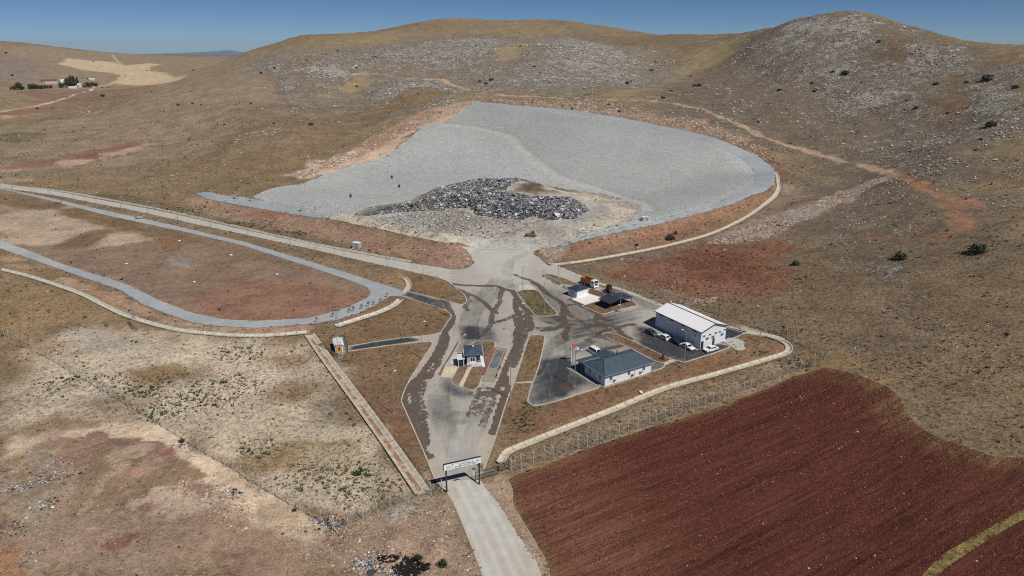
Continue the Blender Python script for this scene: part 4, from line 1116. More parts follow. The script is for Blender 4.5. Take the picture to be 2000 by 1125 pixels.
# ------------------------------------------------------------------ the land itself, one mesh to the horizon
def build_land():
    a = np.r_[np.linspace(-1.2, -.80, 60)[:-1], np.linspace(-.80, .80, 1150), np.linspace(.80, 1.2, 60)[1:]]
    l = []; r = 30.0
    while r < 16500:
        l.append(r)
        r *= 1.012 if r < 75 else 1.0030 if r < 500 else 1.0048 if r < 1300 else 1.008 if r < 3200 else 1.04
    l = np.array(l)
    aa, rr = np.meshgrid(a, l)
    x = (rr * np.sin(aa)).ravel(); y = (rr * np.cos(aa)).ravel(); r = rr.ravel()
    c, rock, tuft = paint(x, y)
    z = H(x, y)
    amp = np.clip(r / 900, .12, 1.4)
    site = smooth(0, 30, -sdist_near(SITE, x, y, 40, far=-40))
    # ledges and boulders standing out of the slopes, small humps elsewhere
    rid = 1 - np.abs(fbm(x * .9 + y * .3, y * 1.6 - x * .4, 26, 4, 101)) * 2.2
    z += site * rock * amp * (1.7 * np.clip(rid, -.6, 1) + 1.3 * fbm(x, y, 9, 3, 103))
    z += (.05 + .12 * site) * np.clip(r / 250, .5, 2.5) * fbm(x, y, 6, 3, 105)
    for P in SHEETS:
        d = sdist_near(P, x, y, 3)
        z -= np.where(d > -1, smooth(.2, 1.6, d) * .35, 0)
        near = (d > -2.5) & (d <= .2)
        z[near] = np.minimum(z[near], H(x[near], y[near]) + .03)
    for P, hf in DRAINS:
        d = hf + sdist_near(P, x, y, 6, False, -9)
        z -= smooth(-.6, .8, d) * .55
    z = dig(x, y, z)
    n, m = aa.shape
    idx = np.arange(n * m, dtype=np.int32).reshape(n, m)
    q = np.stack([idx[:-1, :-1], idx[:-1, 1:], idx[1:, 1:], idx[1:, :-1]], -1).reshape(-1, 4)
    me = npmesh("land", np.c_[x, y, z], q, True, {"Col": c, "rock": rock, "tuft": tuft})
    o = link("ground", me, M_GROUND)
    tag(o, kind="structure")
    return o
# a rubbish pit and heaped dirt in the foreground
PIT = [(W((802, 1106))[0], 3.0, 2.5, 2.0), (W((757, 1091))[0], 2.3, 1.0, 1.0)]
MOUNDS = [(W((240, 900))[0], 11, 1.3), (W((300, 960))[0], 9, .9), (W((850, 1075))[0], 4, 1.1), (W((770, 1062))[0], 5, .8), (W((780, 1000))[0], 5, .7), (W((60, 980))[0], 9, 1.0), (W((690, 1065))[0], 4, .5)]
def dig(x, y, z):
    for c, R_, hh in MOUNDS:
        d = np.hypot(x - c[0], y - c[1])
        m = d < R_ * 1.5
        z[m] += hh * smooth(R_, 0, d[m]) * (1 + .5 * fbm(x[m], y[m], 3, 3, 113))
    for c, rx, ry, dp in PIT:
        d = np.hypot((x - c[0]) / rx, (y - c[1]) / ry)
        m = d < 2
        dd = d[m] + .35 * fbm(x[m], y[m], 1.6, 3, 111)
        z[m] -= dp * (1 - smooth(.55, 1.05, dd))
    return z
def smooth_rev(a, b, x):
    return 1 - smooth(b, a, x)
build_land()
# ------------------------------------------------------------------ mesh builder for made things
class MB:
    def __init__(s):
        s.v = []; s.f = []
    def add(s, vs, fs):
        k = len(s.v)
        s.v += [tuple(q) for q in vs]
        s.f += [tuple(i + k for i in f) for f in fs]
        return s
    def box(s, x0, y0, z0, x1, y1, z1):
        return s.add([(x0, y0, z0), (x1, y0, z0), (x1, y1, z0), (x0, y1, z0), (x0, y0, z1), (x1, y0, z1), (x1, y1, z1), (x0, y1, z1)],
                     [(0, 3, 2, 1), (4, 5, 6, 7), (0, 1, 5, 4), (1, 2, 6, 5), (2, 3, 7, 6), (3, 0, 4, 7)])
    def bar(s, a, b, r, n=6, r2=None):
        a = Vector(a); b = Vector(b); d = (b - a).normalized()
        u = d.orthogonal().normalized(); w_ = d.cross(u)
        r2 = r if r2 is None else r2
        vs = []
        for c, q in ((a, r), (b, r2)):
            for k in range(n):
                t = 2 * math.pi * k / n
                vs.append(c + u * (q * math.cos(t)) + w_ * (q * math.sin(t)))
        fs = [(k, (k + 1) % n, n + (k + 1) % n, n + k) for k in range(n)] + [tuple(range(n))[::-1], tuple(range(n, 2 * n))]
        return s.add(vs, fs)
    def prism(s, prof, y0, y1, axis='y'):
        """profile in the x-z plane (or y-z for axis x) drawn out"""
        n = len(prof)
        if axis == 'y':
            vs = [(a, y0, b) for a, b in prof] + [(a, y1, b) for a, b in prof]
        else:
            vs = [(y0, a, b) for a, b in prof] + [(y1, a, b) for a, b in prof]
        return s.add(vs, [(k, (k + 1) % n, n + (k + 1) % n, n + k) for k in range(n)] + [tuple(range(n))[::-1], tuple(range(n, 2 * n))])
    def ball(s, c, r, seg=8, rings=5, sz=1.0):
        vs = [(c[0], c[1], c[2] - r * sz)]
        for i in range(1, rings):
            p = -math.pi / 2 + math.pi * i / rings
            for k in range(seg):
                t = 2 * math.pi * k / seg
                vs.append((c[0] + r * math.cos(p) * math.cos(t), c[1] + r * math.cos(p) * math.sin(t), c[2] + r * sz * math.sin(p)))
        vs.append((c[0], c[1], c[2] + r * sz))
        fs = [(0, 1 + (k + 1) % seg, 1 + k) for k in range(seg)]
        for i in range(rings - 2):
            o = 1 + i * seg
            fs += [(o + k, o + (k + 1) % seg, o + seg + (k + 1) % seg, o + seg + k) for k in range(seg)]
        o = 1 + (rings - 2) * seg
        fs += [(o + k, o + (k + 1) % seg, len(vs) - 1) for k in range(seg)]
        return s.add(vs, fs)
    def build(s, name, mat, parent=None, sm=False, bev=0.0):
        me = bpy.data.meshes.new(name)
        me.from_pydata(s.v, [], s.f)
        bm = bmesh.new(); bm.from_mesh(me)
        bmesh.ops.recalc_face_normals(bm, faces=bm.faces)
        if bev:
            bmesh.ops.bevel(bm, geom=[e for e in bm.edges if e.calc_face_angle(0) > .5], offset=bev, segments=2, profile=.6, affect='EDGES')
        bm.to_mesh(me); bm.free()
        if sm:
            me.polygons.foreach_set("use_smooth", [True] * len(me.polygons))
        return link(name, me, mat, parent)
def empty(name, loc, rz=0.0):
    o = bpy.data.objects.new(name, None)
    o.empty_display_size = .5
    COL.objects.link(o)
    o.location = loc; o.rotation_euler = (0, 0, rz)
    return o
def copy_tree(o, parent=None):
    c = o.copy(); COL.objects.link(c)
    if parent is not None:
        c.parent = parent
    for ch in list(o.children):
        copy_tree(ch, c)
    return c

M_WHITE = plain("white_wall_panel", S(216, 221, 226), .55, .3, .03)
M_WROOF = plain("white_sheet_roof", S(214, 220, 222), .5, .5, .06)
M_DKTRIM = plain("dark_trim", S(52, 58, 70), .5)
M_GLASS = plain("dark_window_glass", S(34, 40, 48), .08, spec=.6)
M_FRAME = plain("white_window_frame", S(230, 230, 228), .5)
M_STEEL = plain("galvanised_steel", S(150, 154, 158), .45, metal=.3)
M_DSTEEL = plain("dark_painted_steel", S(46, 48, 54), .45)
M_BLACK = plain("black_rubber", S(30, 30, 32), .8)
M_RED = plain("red_paint", S(170, 36, 40), .5)
M_YEL = plain("yellow_paint", S(214, 160, 30), .5)
M_GREY = plain("grey_wall", S(168, 168, 170), .6, .6, .08)
def ribbed_roof(name, rgb, pitch=.9, depth=.03):
    g = NT(name)
    n = g.noise(.8, 5, .6)
    c = g.scalecol(rgb, g.rng(n, .3, .7, .84, 1.14))
    u = g.attr("rib").outputs["Fac"]
    f = g.math('FRACT', g.math('DIVIDE', u, pitch))
    m = g.math('LESS_THAN', f, .10)
    c = g.mix(g.math('MULTIPLY', m, .45), c, g.scalecol(rgb, 1.9))
    return g.out(c, .42, m, .5, depth, .5)
M_BROOF = ribbed_roof("blue_grey_sheet_roof", S(70, 84, 96))
M_DROOF = ribbed_roof("dark_blue_sheet_roof", S(54, 62, 76))

def roof_mesh(name, faces, mat, parent, thick=.14):
    """sloping roof planes as slabs; each face is a loop of points, ribs run along its slope"""
    V = []; F = []; rib = []
    for f in faces:
        P = [Vector(p) for p in f]
        n = (P[1] - P[0]).cross(P[2] - P[0]).normalized()
        if n.z < 0:
            P.reverse(); n = -n
        e = Vector((-n.y, n.x, 0))
        e = e.normalized() if e.length > 1e-6 else Vector((1, 0, 0))
        k = len(V); m = len(P)
        V += [p for p in P] + [p - Vector((0, 0, thick)) for p in P]
        rib += [p.dot(e) for p in P] * 2
        F.append(tuple(k + i for i in range(m))); F.append(tuple(k + m + i for i in range(m))[::-1])
        F += [(k + i, k + m + i, k + m + (i + 1) % m, k + (i + 1) % m) for i in range(m)]
    me = bpy.data.meshes.new(name)
    me.from_pydata([tuple(v) for v in V], [], F)
    a = me.attributes.new("rib", 'FLOAT', 'POINT')
    a.data.foreach_set("value", rib)
    return link(name, me, mat, parent)

def site(name, F, Rr, Lp):
    """a thing whose local x runs from ground corner F to R, y to the left-hand corner; returns it with its width and depth"""
    f = at(*F); r = at(*Rr); l = at(*Lp)
    ex = Vector((r.x - f.x, r.y - f.y, 0)); wd = ex.length; ex.normalize()
    ey = Vector((-ex.y, ex.x, 0))
    dp = Vector((l.x - f.x, l.y - f.y, 0)).dot(ey)
    o = empty(name, f, math.atan2(ex.y, ex.x))
    return o, wd, abs(dp)

def window(parent, side, a, z, w_, h, depth=.06, base=0.0, mull=1, sill=True):
    """window on a wall: side 'y' = wall facing -y at y=base, side 'x' = wall facing -x at x=base; frame with pane"""
    def bx(m, u0, z0, u1, z1, d0, d1):
        if side == 'y': m.box(u0, base - d1, z0, u1, base - d0, z1)
        elif side == 'x': m.box(base - d1, u0, z0, base - d0, u1, z1)
        else: m.box(base + d0, u0, z0, base + d1, u1, z1)
    m = MB(); t = .07
    bx(m, a, z, a + w_, z + t, .002, depth); bx(m, a, z + h - t, a + w_, z + h, .002, depth)
    bx(m, a, z + t, a + t, z + h - t, .002, depth); bx(m, a + w_ - t, z + t, a + w_, z + h - t, .002, depth)
    for k in range(mull):
        c = a + w_ * (k + 1) / (mull + 1)
        bx(m, c - .035, z + t, c + .035, z + h - t, .002, depth * .9)
    if sill:
        bx(m, a - .05, z - .06, a + w_ + .05, z - .003, .002, depth + .08)
    fr = m.build("window", M_FRAME, parent)
    p = MB(); bx(p, a + t, z + t, a + w_ - t, z + h - t, .003, .02)
    p.build("pane", M_GLASS, fr)
    return fr
def aircon(parent, side, a, z, base=0.0):
    m = MB(); f = MB()
    if side == 'y':
        m.box(a, base - .34, z, a + .85, base - .04, z + .6); f.bar((a + .3, base - .35, z + .3), (a + .3, base - .36, z + .3), .24, 12)
    else:
        m.box(base - .34, a, z, base - .04, a + .85, z + .6); f.bar((base - .35, a + .3, z + .3), (base - .36, a + .3, z + .3), .24, 12)
    o = m.build("air_conditioner", M_GREY, parent, bev=.02)
    f.build("fan_grille", M_DSTEEL, o)
    return o

# ---- warehouse
WH, ww, wd_ = site("warehouse", (1367, 683), (1415.5, 666.5), (1269, 642))
wd_ = 18.4
tag(WH, "long white shed with a white gabled metal roof and parked cars along its shaded side", "warehouse")
eh, rh = 5.3, 6.9
m = MB(); m.prism([(0, -.3), (ww, -.3), (ww, eh), (ww / 2, rh), (0, eh)], 0, wd_); m.build("wall", M_WHITE, WH)
ov = .35; sl = (rh - eh) / (ww / 2)
roof_mesh("roof", [[(-ov, -ov, eh - ov * sl + .16), (ww / 2, -ov, rh + .16), (ww / 2, wd_ + ov, rh + .16), (-ov, wd_ + ov, eh - ov * sl + .16)],
                   [(ww / 2 + .001, -ov, rh + .16), (ww + ov, -ov, eh - ov * sl + .16), (ww + ov, wd_ + ov, eh - ov * sl + .16), (ww / 2 + .001, wd_ + ov, rh + .16)]],
          plain("white_ribbed_roof", S(236, 242, 244), .5, .12, .02), WH, .13)
m = MB(); m.prism([(ww / 2 - .22, rh + .14), (ww / 2, rh + .26), (ww / 2 + .22, rh + .14), (ww / 2, rh + .17)], -ov - .02, wd_ + ov + .02); m.build("ridge_cap", M_DKTRIM, WH)
m = MB()
m.prism([(-ov, eh - ov * sl - .12), (-ov, eh - ov * sl + .17), (ww / 2, rh + .17), (ww / 2, rh - .12)], -ov - .09, -ov - .004)
m.prism([(ww + ov, eh - ov * sl - .12), (ww + ov, eh - ov * sl + .17), (ww / 2, rh + .17), (ww / 2, rh - .12)], -ov - .09, -ov - .004)
m.build("verge_trim", M_DKTRIM, WH)
m = MB(); m.box(-ov - .12, -ov, eh - ov * sl - .08, -ov - .004, wd_ + ov, eh - ov * sl + .10); m.build("gutter", M_DKTRIM, WH)
m = MB(); m.bar((-.1, -.1, 0), (-.1, -.1, eh - .3), .07, 8); m.build("downpipe", M_FRAME, WH)
for u in (.06, .30, .53, .70, .90):
    window(WH, 'y', ww * u, 3.5 + (.25 if u > .8 else 0), 1.0, .72, mull=1, sill=False)
for u in (.20, .43, .80):
    aircon(WH, 'y', ww * u, 2.75)
for u, z in ((.30, 1.35), (.66, 1.35), (.88, 1.5)):
    window(WH, 'y', ww * u, z, .8, .22, mull=0, sill=False)
for u, w0, hh in ((.01, 1.0, 2.4), (.47, .85, 2.35)):
    d = MB(); d.box(ww * u + .06, -.07, .05, ww * u + w0, -.002, hh); d = d.build("door", M_DSTEEL, WH)
    hn = MB(); hn.box(ww * u + w0 - .18, -.12, 1.05, ww * u + w0 - .12, -.072, 1.25); hn.build("handle", M_STEEL, d)
for y in (1.6, 6.3, 11.0, 15.4):
    window(WH, 'x', y, 4.35, 1.7, .5, mull=3, sill=False)
for y, z in ((2.1, 3.2), (2.4, 1.2)):
    m = MB(); m.box(-.12, y, z, -.002, y + .3, z + .3); m.build("vent_grille", M_DSTEEL, WH)
m = MB(); m.box(-1.2, .05, -.1, -.02, 2.6, .12); m = m.build("step", M_SLAB, WH)

# ---- office
OF, ow, od = site("office_building", (1180.4, 755), (1271, 726.5), (1127, 723))
tag(OF, "low white office block with a blue-grey hipped roof and two flagpoles at its left end", "office building")
od = 8.3; eh = 3.0; pd = 2.6
m = MB(); m.box(0, 0, -.3, ow, od, eh); m.build("wall", M_WHITE, OF)
m = MB(); m.box(-.55, -.75, -.3, ow + .4, -.004, .12); m.box(-.75, -.75, -.3, -.56, od + pd, .16); m.build("plinth", M_PAVE, OF)
ov = .6; rz = eh + 2.15; e0 = eh + .10
x0, x1, y0, y1 = -ov, ow + ov, -ov, od + ov
cy = od / 2; hx = od / 2 * .82
roof = roof_mesh("roof", [[(x0, y0, e0), (x1, y0, e0), (x1 - hx, cy, rz), (x0 + hx, cy, rz)],
                   [(x1, y0, e0), (x1, y1, e0), (x1 - hx, cy, rz)],
                   [(x1, y1, e0), (x0, y1, e0), (x0 + hx, cy, rz), (x1 - hx, cy, rz)],
                   [(x0, y1, e0), (x0, y0, e0), (x0 + hx, cy, rz)],
                   [(x0 - .2, y1 + .004, e0 + .06), (x0 - .2, y1 + pd, e0 - .30), (x1 - 5.0, y1 + pd, e0 - .30), (x1 - 5.0, y1 + .004, e0 + .06)],
                   # cross hip over the entrance
                   [(ow * .33, y1 + pd + .1, e0 - .2), (ow * .33, y1 + .1, e0 + .12), (ow * .50, cy + 1.2, e0 + 1.5), (ow * .50, y1 + .9, e0 + 1.5)],
                   [(ow * .67, y1 + pd + .1, e0 - .2), (ow * .67, y1 + .1, e0 + .12), (ow * .50, cy + 1.2, e0 + 1.5), (ow * .50, y1 + .9, e0 + 1.5)],
                   [(ow * .33, y1 + pd + .1, e0 - .2), (ow * .67, y1 + pd + .1, e0 - .2), (ow * .50, y1 + .9, e0 + 1.5)]], M_BROOF, OF, .12)
m = MB()
for a, b in (((x0, y0, e0), (x0 + hx, cy, rz)), ((x0, y1, e0), (x0 + hx, cy, rz)), ((x1, y0, e0), (x1 - hx, cy, rz)), ((x1, y1, e0), (x1 - hx, cy, rz)), ((x0 + hx, cy, rz), (x1 - hx, cy, rz))):
    m.bar((a[0], a[1], a[2] + .02), (b[0], b[1], b[2] + .02), .07, 6)
m.build("ridge_cap", M_DKTRIM, roof)
for a, b in ((x0 + .4, ow * .45), (ow * .62, x1 - 5)):
    m = MB(); m.bar((a, y1 - .04, e0 + .12), (b, y1 - .04, e0 + .12), .07, 6); m.build("flashing", M_STEEL, roof)
m = MB(); m.box(x0, y0 - .13, e0 - .14, x1, y0 - .004, e0 + .04); m.box(x0 - .13, y0, e0 - .14, x0 - .004, y1, e0 + .04); m.box(x1 + .004, y0, e0 - .14, x1 + .13, y1, e0 + .04); m.build("gutter", M_STEEL, OF)
for x in (.3, ow * .33, ow * .62, ow - 5.2):
    m = MB(); m.box(x - .12, y1 + pd - .55, 0, x + .12, y1 + pd - .31, e0 - .40); m.build("porch_post", M_DSTEEL, OF)
m = MB(); m.bar((ow * .56, od * .72, rz - 1.0), (ow * .56, od * .72, rz + .35), .13, 10); m.build("flue_pipe", M_DSTEEL, OF)
for x in (.1, ow * .635):
    m = MB(); m.bar((x, -.08, .05), (x, -.08, eh - .1), .055, 8); m.build("downpipe", M_FRAME, OF)
for u in (.10, .48, .80):
    window(OF, 'y', ow * u, 1.15, .95, 1.15, mull=1)
for u in (.275, .345):
    window(OF, 'y', ow * u, 1.75, .4, .4, mull=0)
for u, z in ((.168, .75), (.555, .75), (.735, .80)):
    aircon(OF, 'y', ow * u, z)
m = MB(); m.bar((ow * .562, -.06, .1), (ow * .562, -.06, .9), .045, 6); m.build("drain_pipe", M_DSTEEL, OF)
for y, w0 in ((1.3, .9), (5.6, .9)):
    window(OF, 'x', y, 1.15, w0, 1.15, mull=1)
window(OF, 'x', 3.7, 1.7, .45, .45, mull=0)
d = MB(); d.box(ow * .44, od + .003, .05, ow * .56, od + .08, 2.3); d = d.build("door", M_GLASS, OF)
hn = MB(); hn.box(ow * .50, od + .082, 1.0, ow * .505, od + .13, 1.3); hn.build("handle", M_STEEL, d)

# ---- gatehouse by the weighbridge
GH, gw, gd = site("gatehouse", (912.5, 714.6), (938, 713.2), (922.5, 696))
tag(GH, "small white weighbridge gatehouse with a blue-grey pyramid roof and side steps", "gatehouse")
gd = 5.4; eh = 3.05
m = MB(); m.box(0, 0, .95, gw, gd, eh); m.build("wall", M_GREY, GH)
m = MB(); m.box(-.06, -.06, -.3, gw + .06, gd + .06, .95); m.build("plinth", M_WHITE, GH)
x0, x1, y0, y1 = -.75, gw + .85, -.45, gd + .75
pk = ((x0 + x1) / 2, (y0 + y1) / 2, eh + 1.25); e0 = eh + .12
c4 = [(x0, y0, e0), (x1, y0, e0), (x1, y1, e0), (x0, y1, e0)]
roof = roof_mesh("roof", [[c4[k], c4[(k + 1) % 4], pk] for k in range(4)], M_BROOF, GH, .14)
m = MB()
for c in c4: m.bar((c[0], c[1], c[2] + .02), (pk[0], pk[1], pk[2] + .02), .06, 6)
m.build("ridge_cap", M_DKTRIM, roof)
m = MB(); m.ball((pk[0], pk[1], pk[2] + .12), .24, 10, 6); m.build("finial", M_FRAME, roof)
for a, b in ((x0 - .1, x0 - .004), (x1 + .004, x1 + .1)):
    m = MB(); m.box(a, y0, e0 - .13, b, y1, e0 + .03); m.build("gutter", M_FRAME, GH)
window(GH, 'y', .85, 1.15, 1.25, 1.25, mull=1)
m = MB(); m.box(.8, -.5, .55, 2.15, -.08, .98); m.build("flower_box", M_FRAME, GH)
for y in (1.0, 3.0):
    window(GH, 'X', y, 1.25, 1.2, 1.2, mull=1, base=gw)
window(GH, 'x', 2.4, 1.25, 1.2, 1.2, mull=1)
d = MB(); d.box(gw - .95, -.08, .97, gw - .12, -.002, 2.95); d = d.build("door", M_DSTEEL, GH)
hn = MB(); hn.box(gw - .88, -.13, 1.9, gw - .82, -.082, 2.1); hn.build("handle", M_STEEL, d)
st = MB()
for k in range(6):
    st.box(gw - 1.05 - k * .42, -1.05, 0, gw - .65 - k * .42, -.52, .95 - k * .16)
st.box(gw - .64, -1.05, 0, gw + .3, -.07, .95)
st = st.build("steps", M_WHITE, GH)
rl = MB()
for k in range(0, 7, 2):
    rl.bar((gw - .5 - k * .40, -1.0, .9 - k * .16 if k else .9), (gw - .5 - k * .40, -1.0, 1.8 - k * .16), .03, 5)
rl.bar((gw - .5, -1.0, 1.8), (gw - .5 - 2.4, -1.0, .84), .035, 5); rl.bar((gw + .3, -1.0, 1.8), (gw - .5, -1.0, 1.8), .035, 5); rl.bar((gw + .3, -1.0, .9), (gw + .3, -1.0, 1.8), .03, 5)
rl.build("railing", M_FRAME, st)
m = MB()
m.prism([(gw + .3, 0), (gw + 1.15, 0), (gw + 1.15, .4), (gw + .3, .55)], -1.6, gd * .9); m.build("ramp_wall", M_WHITE, GH)
# lobby cabin at its left
m = MB(); m.box(-2.35, -.55, -.1, -2.2, 1.7, 2.2); m.box(-2.2, 1.55, -.1, -.55, 1.7, 2.2); m.build("cabin_wall", M_WHITE, GH)
m = MB(); m.box(-1.0, -.55, -.1, -.85, -.4, 2.15); m.build("cabin_post", M_WHITE, GH)
m = MB(); m.prism([(-2.6, 2.1), (-.62, 2.32), (-.62, 2.44), (-2.6, 2.22)], -.75, 2.9); m.build("cabin_roof", M_WROOF, GH)
m = MB(); m.box(-2.19, -.46, -.1, -1.02, -.42, 2.08); m.build("cabin_door", M_DSTEEL, GH)

# ---- small store with a white apron
US, uw, ud = site("store_building", (1126.4, 582.6), (1147.3, 574.6), (1107, 578))
tag(US, "small white and grey store with a dark blue hipped roof beside a white paved apron", "store building")
ud = max(ud, 3.9); eh = 2.6
m = MB(); m.box(0, 0, -.3, uw, ud, eh); m.build("wall", M_WHITE, US)
ov = .45; e0 = eh + .1; pk = (uw / 2, ud / 2, eh + 1.05)
c4 = [(-ov, -ov, e0), (uw + ov, -ov, e0), (uw + ov, ud + ov, e0), (-ov, ud + ov, e0)]
roof = roof_mesh("roof", [[c4[k], c4[(k + 1) % 4], pk] for k in range(4)], M_DROOF, US, .13)
m = MB()
for c in c4: m.bar((c[0], c[1], c[2] + .02), (pk[0], pk[1], pk[2] + .02), .05, 6)
m.build("ridge_cap", M_DKTRIM, roof)
m = MB(); m.bar((pk[0] - .2, pk[1], pk[2] - .1), (pk[0] - .2, pk[1], pk[2] + .7), .08, 8); m.build("flue_pipe", M_STEEL, US)
for y in (1.35, 2.15):
    window(US, 'x', y, 1.0, .5, 1.0, mull=0)
d = MB(); d.box(uw * .6, -.07, .03, uw * .6 + .9, -.002, 2.1); d = d.build("door", M_FRAME, US)
hn = MB(); hn.box(uw * .6 + .75, -.11, 1.0, uw * .6 + .82, -.072, 1.15); hn.build("handle", M_DSTEEL, d)

# ---- open shelter with a dark roof
SH, sw, shd = site("open_shelter", (1191, 606), (1232.5, 592.3), (1169.5, 598))
tag(SH, "open-sided parking shelter with a dark blue metal roof on posts near the white apron", "shelter")
shd = 4.6; e0 = 2.55
x0, x1, y0, y1 = -.5, sw + .5, -.5, shd + .5; rx = sw * .38
roof_mesh("roof", [[(x0, y0, e0 - .1), (rx, y0, e0 + .75), (rx, y1, e0 + .75), (x0, y1, e0 - .1)],
                   [(rx + .001, y0, e0 + .62), (x1, y0, e0 + .05), (x1, y1, e0 + .05), (rx + .001, y1, e0 + .62)]], M_DROOF, SH, .14)
m = MB(); m.bar((rx, y0, e0 + .78), (rx, y1, e0 + .78), .06, 6); m.build("ridge_cap", M_STEEL, SH)
for x, zt in ((0, 2.5), (rx, 3.1), (sw * .7, 2.75), (sw, 2.5)):
    for y in (0, shd):
        m = MB(); m.box(x - .07, y - .07, -.2, x + .07, y + .07, zt); m.build("post", M_DSTEEL, SH)
m = MB(); m.box(0, shd / 2 - .06, 2.2, rx, shd / 2 + .06, 2.4); m.box(0, -.06, 2.3, sw, .06, 2.42); m.box(0, shd - .06, 2.3, sw, shd + .06, 2.42); m.build("beam", M_DSTEEL, SH)

# ---- transformer kiosk
KI, kw, kd = site("transformer_kiosk", (655.5, 689.5), (668, 690), (650.5, 671.5))
tag(KI, "small white transformer kiosk with a white roof and yellow doors beside the lattice mast", "transformer kiosk")
kd = 4.6; kw = 2.1; eh = 2.25; KI.rotation_euler[2] = .33
m = MB(); m.prism([(0, -.2), (kw, -.2), (kw, eh), (kw / 2, eh + .3), (0, eh)], 0, kd); m.build("wall", M_WHITE, KI)
roof_mesh("roof", [[(-.3, -.35, eh + .05), (kw / 2, -.35, eh + .45), (kw / 2, kd + .3, eh + .45), (-.3, kd + .3, eh + .05)],
                   [(kw / 2 + .001, -.35, eh + .45), (kw + .3, -.35, eh + .05), (kw + .3, kd + .3, eh + .05), (kw / 2 + .001, kd + .3, eh + .45)]], M_WROOF, KI, .12)
d = MB(); d.box(.3, -.09, .05, kw - .25, -.004, 2.0); d = d.build("door", M_YEL, KI)
g_ = MB(); g_.box(kw * .38, -.12, .45, kw * .62, -.092, 1.6); g_.build("vent_grille", M_DSTEEL, d)

# ---- two white cabins by the basin, and a tank on the bank
def cabin(F, label, L_, W_, h, rz, cat="cabin"):
    o = empty("site_cabin", at(*F), rz); tag(o, label, cat)
    m = MB(); m.box(-L_ / 2, -W_ / 2, -.2, L_ / 2, W_ / 2, h); m.build("wall", M_GREY, o, bev=.04)
    m = MB(); m.box(-L_ / 2 - .12, -W_ / 2 - .12, h + .003, L_ / 2 + .12, W_ / 2 + .12, h + .16); m.build("roof", M_WROOF, o, bev=.03)
    d = MB(); d.box(L_ * .1, -W_ / 2 - .05, .05, L_ * .1 + .8, -W_ / 2 - .003, 1.85); d = d.build("door", M_STEEL, o)
    hn = MB(); hn.box(L_ * .1 + .65, -W_ / 2 - .09, .9, L_ * .1 + .7, -W_ / 2 - .052, 1.05); hn.build("handle", M_DSTEEL, d)
    window(o, 'y', -L_ * .38, 1.0, .8, .7, base=-W_ / 2)
    return o
cabin((697, 484), "small grey cabin with a white lid roof below the bank by the concrete road", 3.2, 2.4, 2.2, -.35)
cabin((1259, 431), "small white box cabin on the rim road right of the rubbish heap", 3.0, 1.8, 1.7, .28)
# ------------------------------------------------------------------ vehicles
def paintmat(name, rgb, rough=.25):
    g = NT(name)
    n = g.noise(2.5, 4, .6)
    g.p.inputs["Coat Weight"].default_value = .4
    return g.out(g.scalecol(rgb, g.rng(n, .3, .7, .88, 1.08)), rough, spec=.5)
P_WHITE = paintmat("white_car_paint", S(232, 234, 234))
P_BLACK = paintmat("black_car_paint", S(36, 38, 42))
P_DKGREY = paintmat("dark_grey_car_paint", S(66, 72, 80))
P_ORANGE = paintmat("orange_tipper_paint", S(176, 98, 42), .5)
P_DOZER = paintmat("dusty_yellow_paint", S(150, 128, 66), .7)
M_LAMP = plain("headlight_glass", S(225, 228, 230), .1, spec=.7)
M_TAIL = plain("tail_light_glass", S(150, 24, 24), .15, spec=.7)
M_RIMS = plain("wheel_rim_metal", S(170, 172, 174), .35, metal=.5)
M_INSIDE = plain("dark_cavity", S(26, 26, 28), .9)
M_RUST = plain("worn_brown_steel", S(96, 72, 54), .8, 2, .3)

def wheel(parent, x, y, r, w_, name="wheel"):
    """axle along local y; parent's length runs along x"""
    o = MB(); o.bar((x, y - w_ / 2, r), (x, y + w_ / 2, r), r, 18)
    o = o.build(name, M_BLACK, parent, bev=.03)
    q = MB(); s_ = 1 if y > 0 else -1
    q.bar((x, y + s_ * w_ / 2, r), (x, y + s_ * (w_ / 2 + .02), r), r * .58, 14)
    q.build("rim", M_RIMS, o)
    return o

